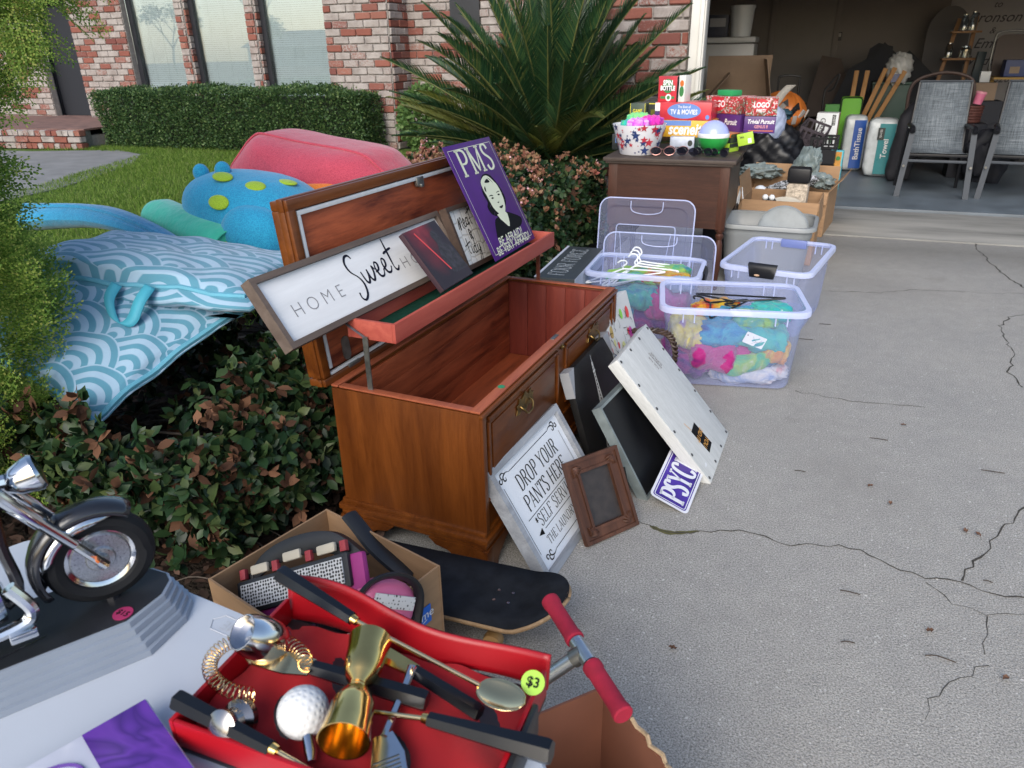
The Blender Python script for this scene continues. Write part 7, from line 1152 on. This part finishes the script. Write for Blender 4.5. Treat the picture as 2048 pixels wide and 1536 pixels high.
# ------------------------------------------------------------------ carton of knee pads, skateboard, scooter, torn carton
kp=openbox('cardboard_box','open cardboard box of pads with a blue tape strip beside the chest',TR(-.905,1.105,.004,0,0,-16),.40,.34,.36,(),CBD,CBI,None); T=frm((.2015,.02,.255),(0,1,0),(0,0,1)); b=MB(); b.box((0,0,0),(.22,.05,.001),T); btp=b.build('blue_tape',mat('blue_tape',(.015,.13,.55),.4),kp); text('amazon prime',.034,WPR,btp,T=T@TR(.02,.003,.0012),shear=.05); b=MB(); P=cr([(.035,-.012,0),(.06,-.019,0),(.095,-.012,0)],6); b.ribbon(P,.0025,.0012,T); b.build('smile_print',WPR,btp,smooth=0)
BPD=mat('black_pad_plastic',(.010,.011,.014),.5,var=.2,vs=20); t=NT('white_spacer_net'); v=t.new('TexVoronoi'); t.l(t.coord('Object'),v.inputs['Vector']); v.inputs['Scale'].default_value=130; v.inputs['Randomness'].default_value=.3; t.set(t.ramp(v.outputs['Distance'],[(.30,(.02,.02,.02)),(.45,(.55,.55,.55))]),.7); NET=t.m; MAG=mat('magenta_pad',(.30,.02,.17),.6,var=.1); PKP=mat('pink_pad_shell',(.62,.14,.28),.45,var=.05); BON=mat('bone_plastic',(.48,.43,.34),.5,var=.1); BLS=mat('blue_strap',(.02,.08,.32),.7); REDS=mat('red_stripe',(.30,.03,.04),.6)
def pad(label,M,shell,L=.30,net=True):
    t_=thing('sports_pad',label,'pad',M,'protective pads in the cardboard box'); b=MB(); P=cr([(-L/2,0,-.03),(-L*.3,-.01,.03),(0,-.015,.05),(L*.3,-.01,.035),(L/2,0,-.03)],6); n=len(P); b.add([v for p in P for v in(p+Vector((0,-.012,-.035)),p+Vector((0,.0,.012)),p+Vector((0,.02,.012)))],[f for i in range(n-1) for f in((3*i,3*i+1,3*i+4,3*i+3),(3*i+1,3*i+2,3*i+5,3*i+4))]); b.build('shell',BPD,t_,smooth=60,solid=.005)
    b=MB(); b.box((0,-.035,-.045),(L*.92,.014,.075),b=.006); b.build('liner',BPD,t_); b=MB(); b.box((0,-.0435,-.045),(L*.84,.004,.056),b=.0015); b.build('net_panel',NET,t_); b=MB(); b.box((.02,-.02,-.055),(L*.98,.02,.085),b=.008); b.build('pad_edge',shell,t_)
    for i in range(3): b=MB(); b.box((-L*.28+L*.28*i,-.028,.012+.008*(i==1)),(.05,.012,.022),TR(0,0,0),b=.005); b.build('bone_guard',BON,t_)
    for i in range(4): b=MB(); b.box((-L*.42+L*.28*i,-.029,.008),(.016,.013,.024),b=.002); b.build('red_band',REDS,t_)
    for i in(-1,1): b=MB(); b.lathe([(.009,0),(.009,.004),(.005,.005),(0,.005)],14,frm((i*L*.40,-.014,.0),(1,0,0),(0,0,1))); b.build('rivet',BPD,t_)
    return t_
pad('long black knee pad with white net and bone guards in the box',TR(-.955,1.09,.385,-38,-24,10),MAG,.34); pad('magenta lined pad underneath the long knee pad',TR(-.90,1.04,.29,-20,-10,6),MAG,.28)
sh_=thing('sports_pad','pink shelled elbow pad at the right wall of the box','pad',TR(-.735,1.07,.345,-20,30,50),'protective pads in the cardboard box'); b=MB(); b.blob((0,0,0),(.075,.04,.06),24,14,.8); b.build('pink_shell',PKP,sh_,smooth=70); b=MB(); b.tube(cr([(-.09,-.01,-.03),(-.06,-.03,.05),(0,-.035,.075),(.06,-.03,.05),(.09,-.01,-.03)],6),.013,8,flat=.5); b.build('black_rim',BPD,sh_); b=MB(); b.box((0,-.045,.02),(.10,.006,.03),b=.002); b.build('net_panel',NET,sh_); b=MB(); b.lathe([(.008,0),(.008,.003),(0,.003)],12,frm((.03,-.041,-.015),(1,0,0),(0,0,1))); b.build('hole',BLK,sh_)
b=MB(); b.tube(cr([(-.11,.01,.035),(-.06,.0,.02),(0,-.01,-.005),(.07,-.01,-.03),(.11,.0,-.05)],6),.022,10,flat=.5); solo(b,'shoulder_strap',BPD,'black moulded strap lying against the box back wall','strap',TR(-.86,1.262,.345,0,0,-16)); b=MB(); b.tube(cr([(-.06,0,0),(0,.02,.03),(.07,0,.02),(.1,-.03,-.02)],5),.018,8,flat=.35); solo(b,'blue_strap',BLS,'blue webbing strap among the pads','strap',TR(-.79,1.10,.27)); crumple('black_gloves','black padded gloves deep in the pad box',BPD,TR(-.92,1.05,.14),(.16,.13,.12),31,'gloves',36,.15,4); b=MB(); b.blob((0,0,0),(.05,.06,.07),20,12,.8); solo(b,'black_cup',GLB,'black curved pad cup in the middle of the box','pad',TR(-.83,1.045,.30,0,20,0))
sk_=thing('skateboard','worn black skateboard with plywood edge beside the chest','skateboard',TR(-.80,1.432,.105,0,0,1.5)); Ls,Ws=.76,.245
def dk_(x): 
    e=abs(x)/(Ls/2); return Ws/2*(1 if e<.62 else math.sqrt(max(0,1-((e-.62)/.38)**2.2)))
def kz(x): e=max(0,abs(x)-.26); return e*.42
xs=[-Ls/2+Ls*i/48 for i in range(49)]; xs=[-Ls/2+Ls*(.5-.5*math.cos(PI*i/48)) for i in range(49)]
def deck(z,m,nm,ins=0):
    b=MB(); V=[];F=[]
    for x in xs: w_=max(.0005,dk_(x)-ins); V+=[(x*(1-ins*2),-w_,kz(x)+z+.006),(x*(1-ins*2),-w_*.5,kz(x)+z+.001),(x*(1-ins*2),0,kz(x)+z),(x*(1-ins*2),w_*.5,kz(x)+z+.001),(x*(1-ins*2),w_,kz(x)+z+.006)]
    for i in range(48):
        for j in range(4): F.append((5*i+j,5*i+5+j,5*i+6+j,5*i+1+j))
    b.add(V,F); return b.build(nm,m,sk_,smooth=60,solid=.011 if m is not GRIP else .001)
GRIP=mat('black_grip_tape',(.017,.019,.023),.9,spec=.15,var=.35,vs=18,bump=.4,bs=700,bd=.001); PLY=wood('plywood_edge',(.26,.16,.08),(.42,.28,.16),2,9,.6); deck(0,PLY,'deck'); dg_=deck(.0075,GRIP,'grip_tape',.002)
for x in(.20,-.20):
    b=MB(); b.box((x,0,-.030),(.05,.05,.045),b=.008); b.tube([(x,-.085,-.05),(x,.085,-.05)],.008,8); tk_=b.build('truck',STL,sk_)
    for sy in(-1,1): b=MB(); b.lathe([(.012,-.016),(.025,-.014),(.027,0),(.025,.014),(.012,.016)],20,frm((x,sy*.085,-.068),(1,0,0),(0,0,1))); b.build('wheel',mat('tan_urethane',(.28,.16,.06),.5),tk_)
    for dx in(-.02,.02):
        for dy in(-.02,.02): b=MB(); b.lathe([(.0045,0),(.0045,.001),(.002,.0012),(0,.0008)],10,TR(x+dx,dy,.0083)); b.build('bolt',SVR,dg_)
RFO=mat('red_foam_grip',(.34,.010,.035),.85,var=.15,vs=60,bump=.3,bs=300,bd=.001); ALU=mat('brushed_aluminium',(.50,.53,.56),.3,.9,var=.08,vs=30); A_=Vector((-.326,.997,.541)); B_=Vector((-.142,.795,.539)); TT=(A_+B_)/2; D_r=(B_-A_).normalized(); stm=Vector((-.71,.75,.06))
sc_=thing('kick_scooter','silver kick scooter leaning with red foam handlebar grips','scooter',TR(0,0,0))
for p,q in((A_,A_+D_r*.108),(B_-D_r*.108,B_)): b=MB(); d=(q-p); b.tube([p,p+d*.02,p+d*.13,p+d*.16,p+d*.86,p+d*.9,p+d*.98,q],[.014,.0165,.0165,.0148,.0148,.0165,.0165,.014],16); b.build('grip',RFO,sc_)
b=MB(); b.tube([A_+D_r*.10,B_-D_r*.10],.0105,14); b.build('handlebar',ALU,sc_); b=MB(); b.tube([TT-D_r*.026,TT+D_r*.026],.0135,14); b.build('tee_clamp',ALU,sc_); b=MB(); b.tube([TT,TT+(stm-TT).normalized()*.022],.0155,14); b.build('tee_collar',STL,sc_); b=MB(); b.tube([TT,stm],.0125,14); b.build('steering_tube',ALU,sc_)
b=MB(); b.box((0,0,0),(.44,.11,.02),TR(-.80,.55,.085,0,0,70),b=.006); b.build('deck',mat('scooter_deck',(.06,.065,.07),.7),sc_); 
for x,y in((-.71,.79),(-.88,.32)): b=MB(); b.lathe([(.02,-.012),(.048,-.012),(.05,0),(.048,.012),(.02,.012)],24,frm((x,y,.051),(.34,.94,0),(0,0,1))); b.build('wheel',RUB,sc_)
RBI=mat('red_brown_cardboard',(.20,.075,.042),.8,var=.12,vs=7); tcb=openbox('torn_carton','torn open cardboard carton with red brown inside at the scooter','' or TR(-.170,.800,.004,0,0,-43),.40,.26,.33,(),RBI,RBI,None)
T=TR(.0,.131,.33); b=MB(); P=[]; n=24
b.tube([(-.19+.34*i/n,.002+.003*math.sin(i*1.7),.002+.004*math.sin(i*2.3)) for i in range(n+1)],.0045,6,T); b.build('torn_edge',CBE,tcb); T=TR(.2,0,.33); b=MB(); b.tube([(.0+.003*math.sin(i*1.9),-.12+.24*i/n,.002+.004*math.sin(i*2.9)) for i in range(n+1)],.006,6,T); b.build('torn_edge',CBE,tcb); b=MB(); b.box((.206,0,.165),(.004,.262,.33)); b.build('outer_face',CBD,tcb); b=MB(); b.box((0,0,.09),(.11,.004,.18),TR(.12,.03,.12,8,0,0)); b.build('inner_flap',RBI,tcb); b=MB(); b.tube([(-.055+.11*i/n,.03+.003*math.sin(i*2.1),.30+.004*math.sin(i*1.7)) for i in range(n+1)],.004,6,TR(.12,.0,0)); b.build('torn_edge',CBE,tcb)
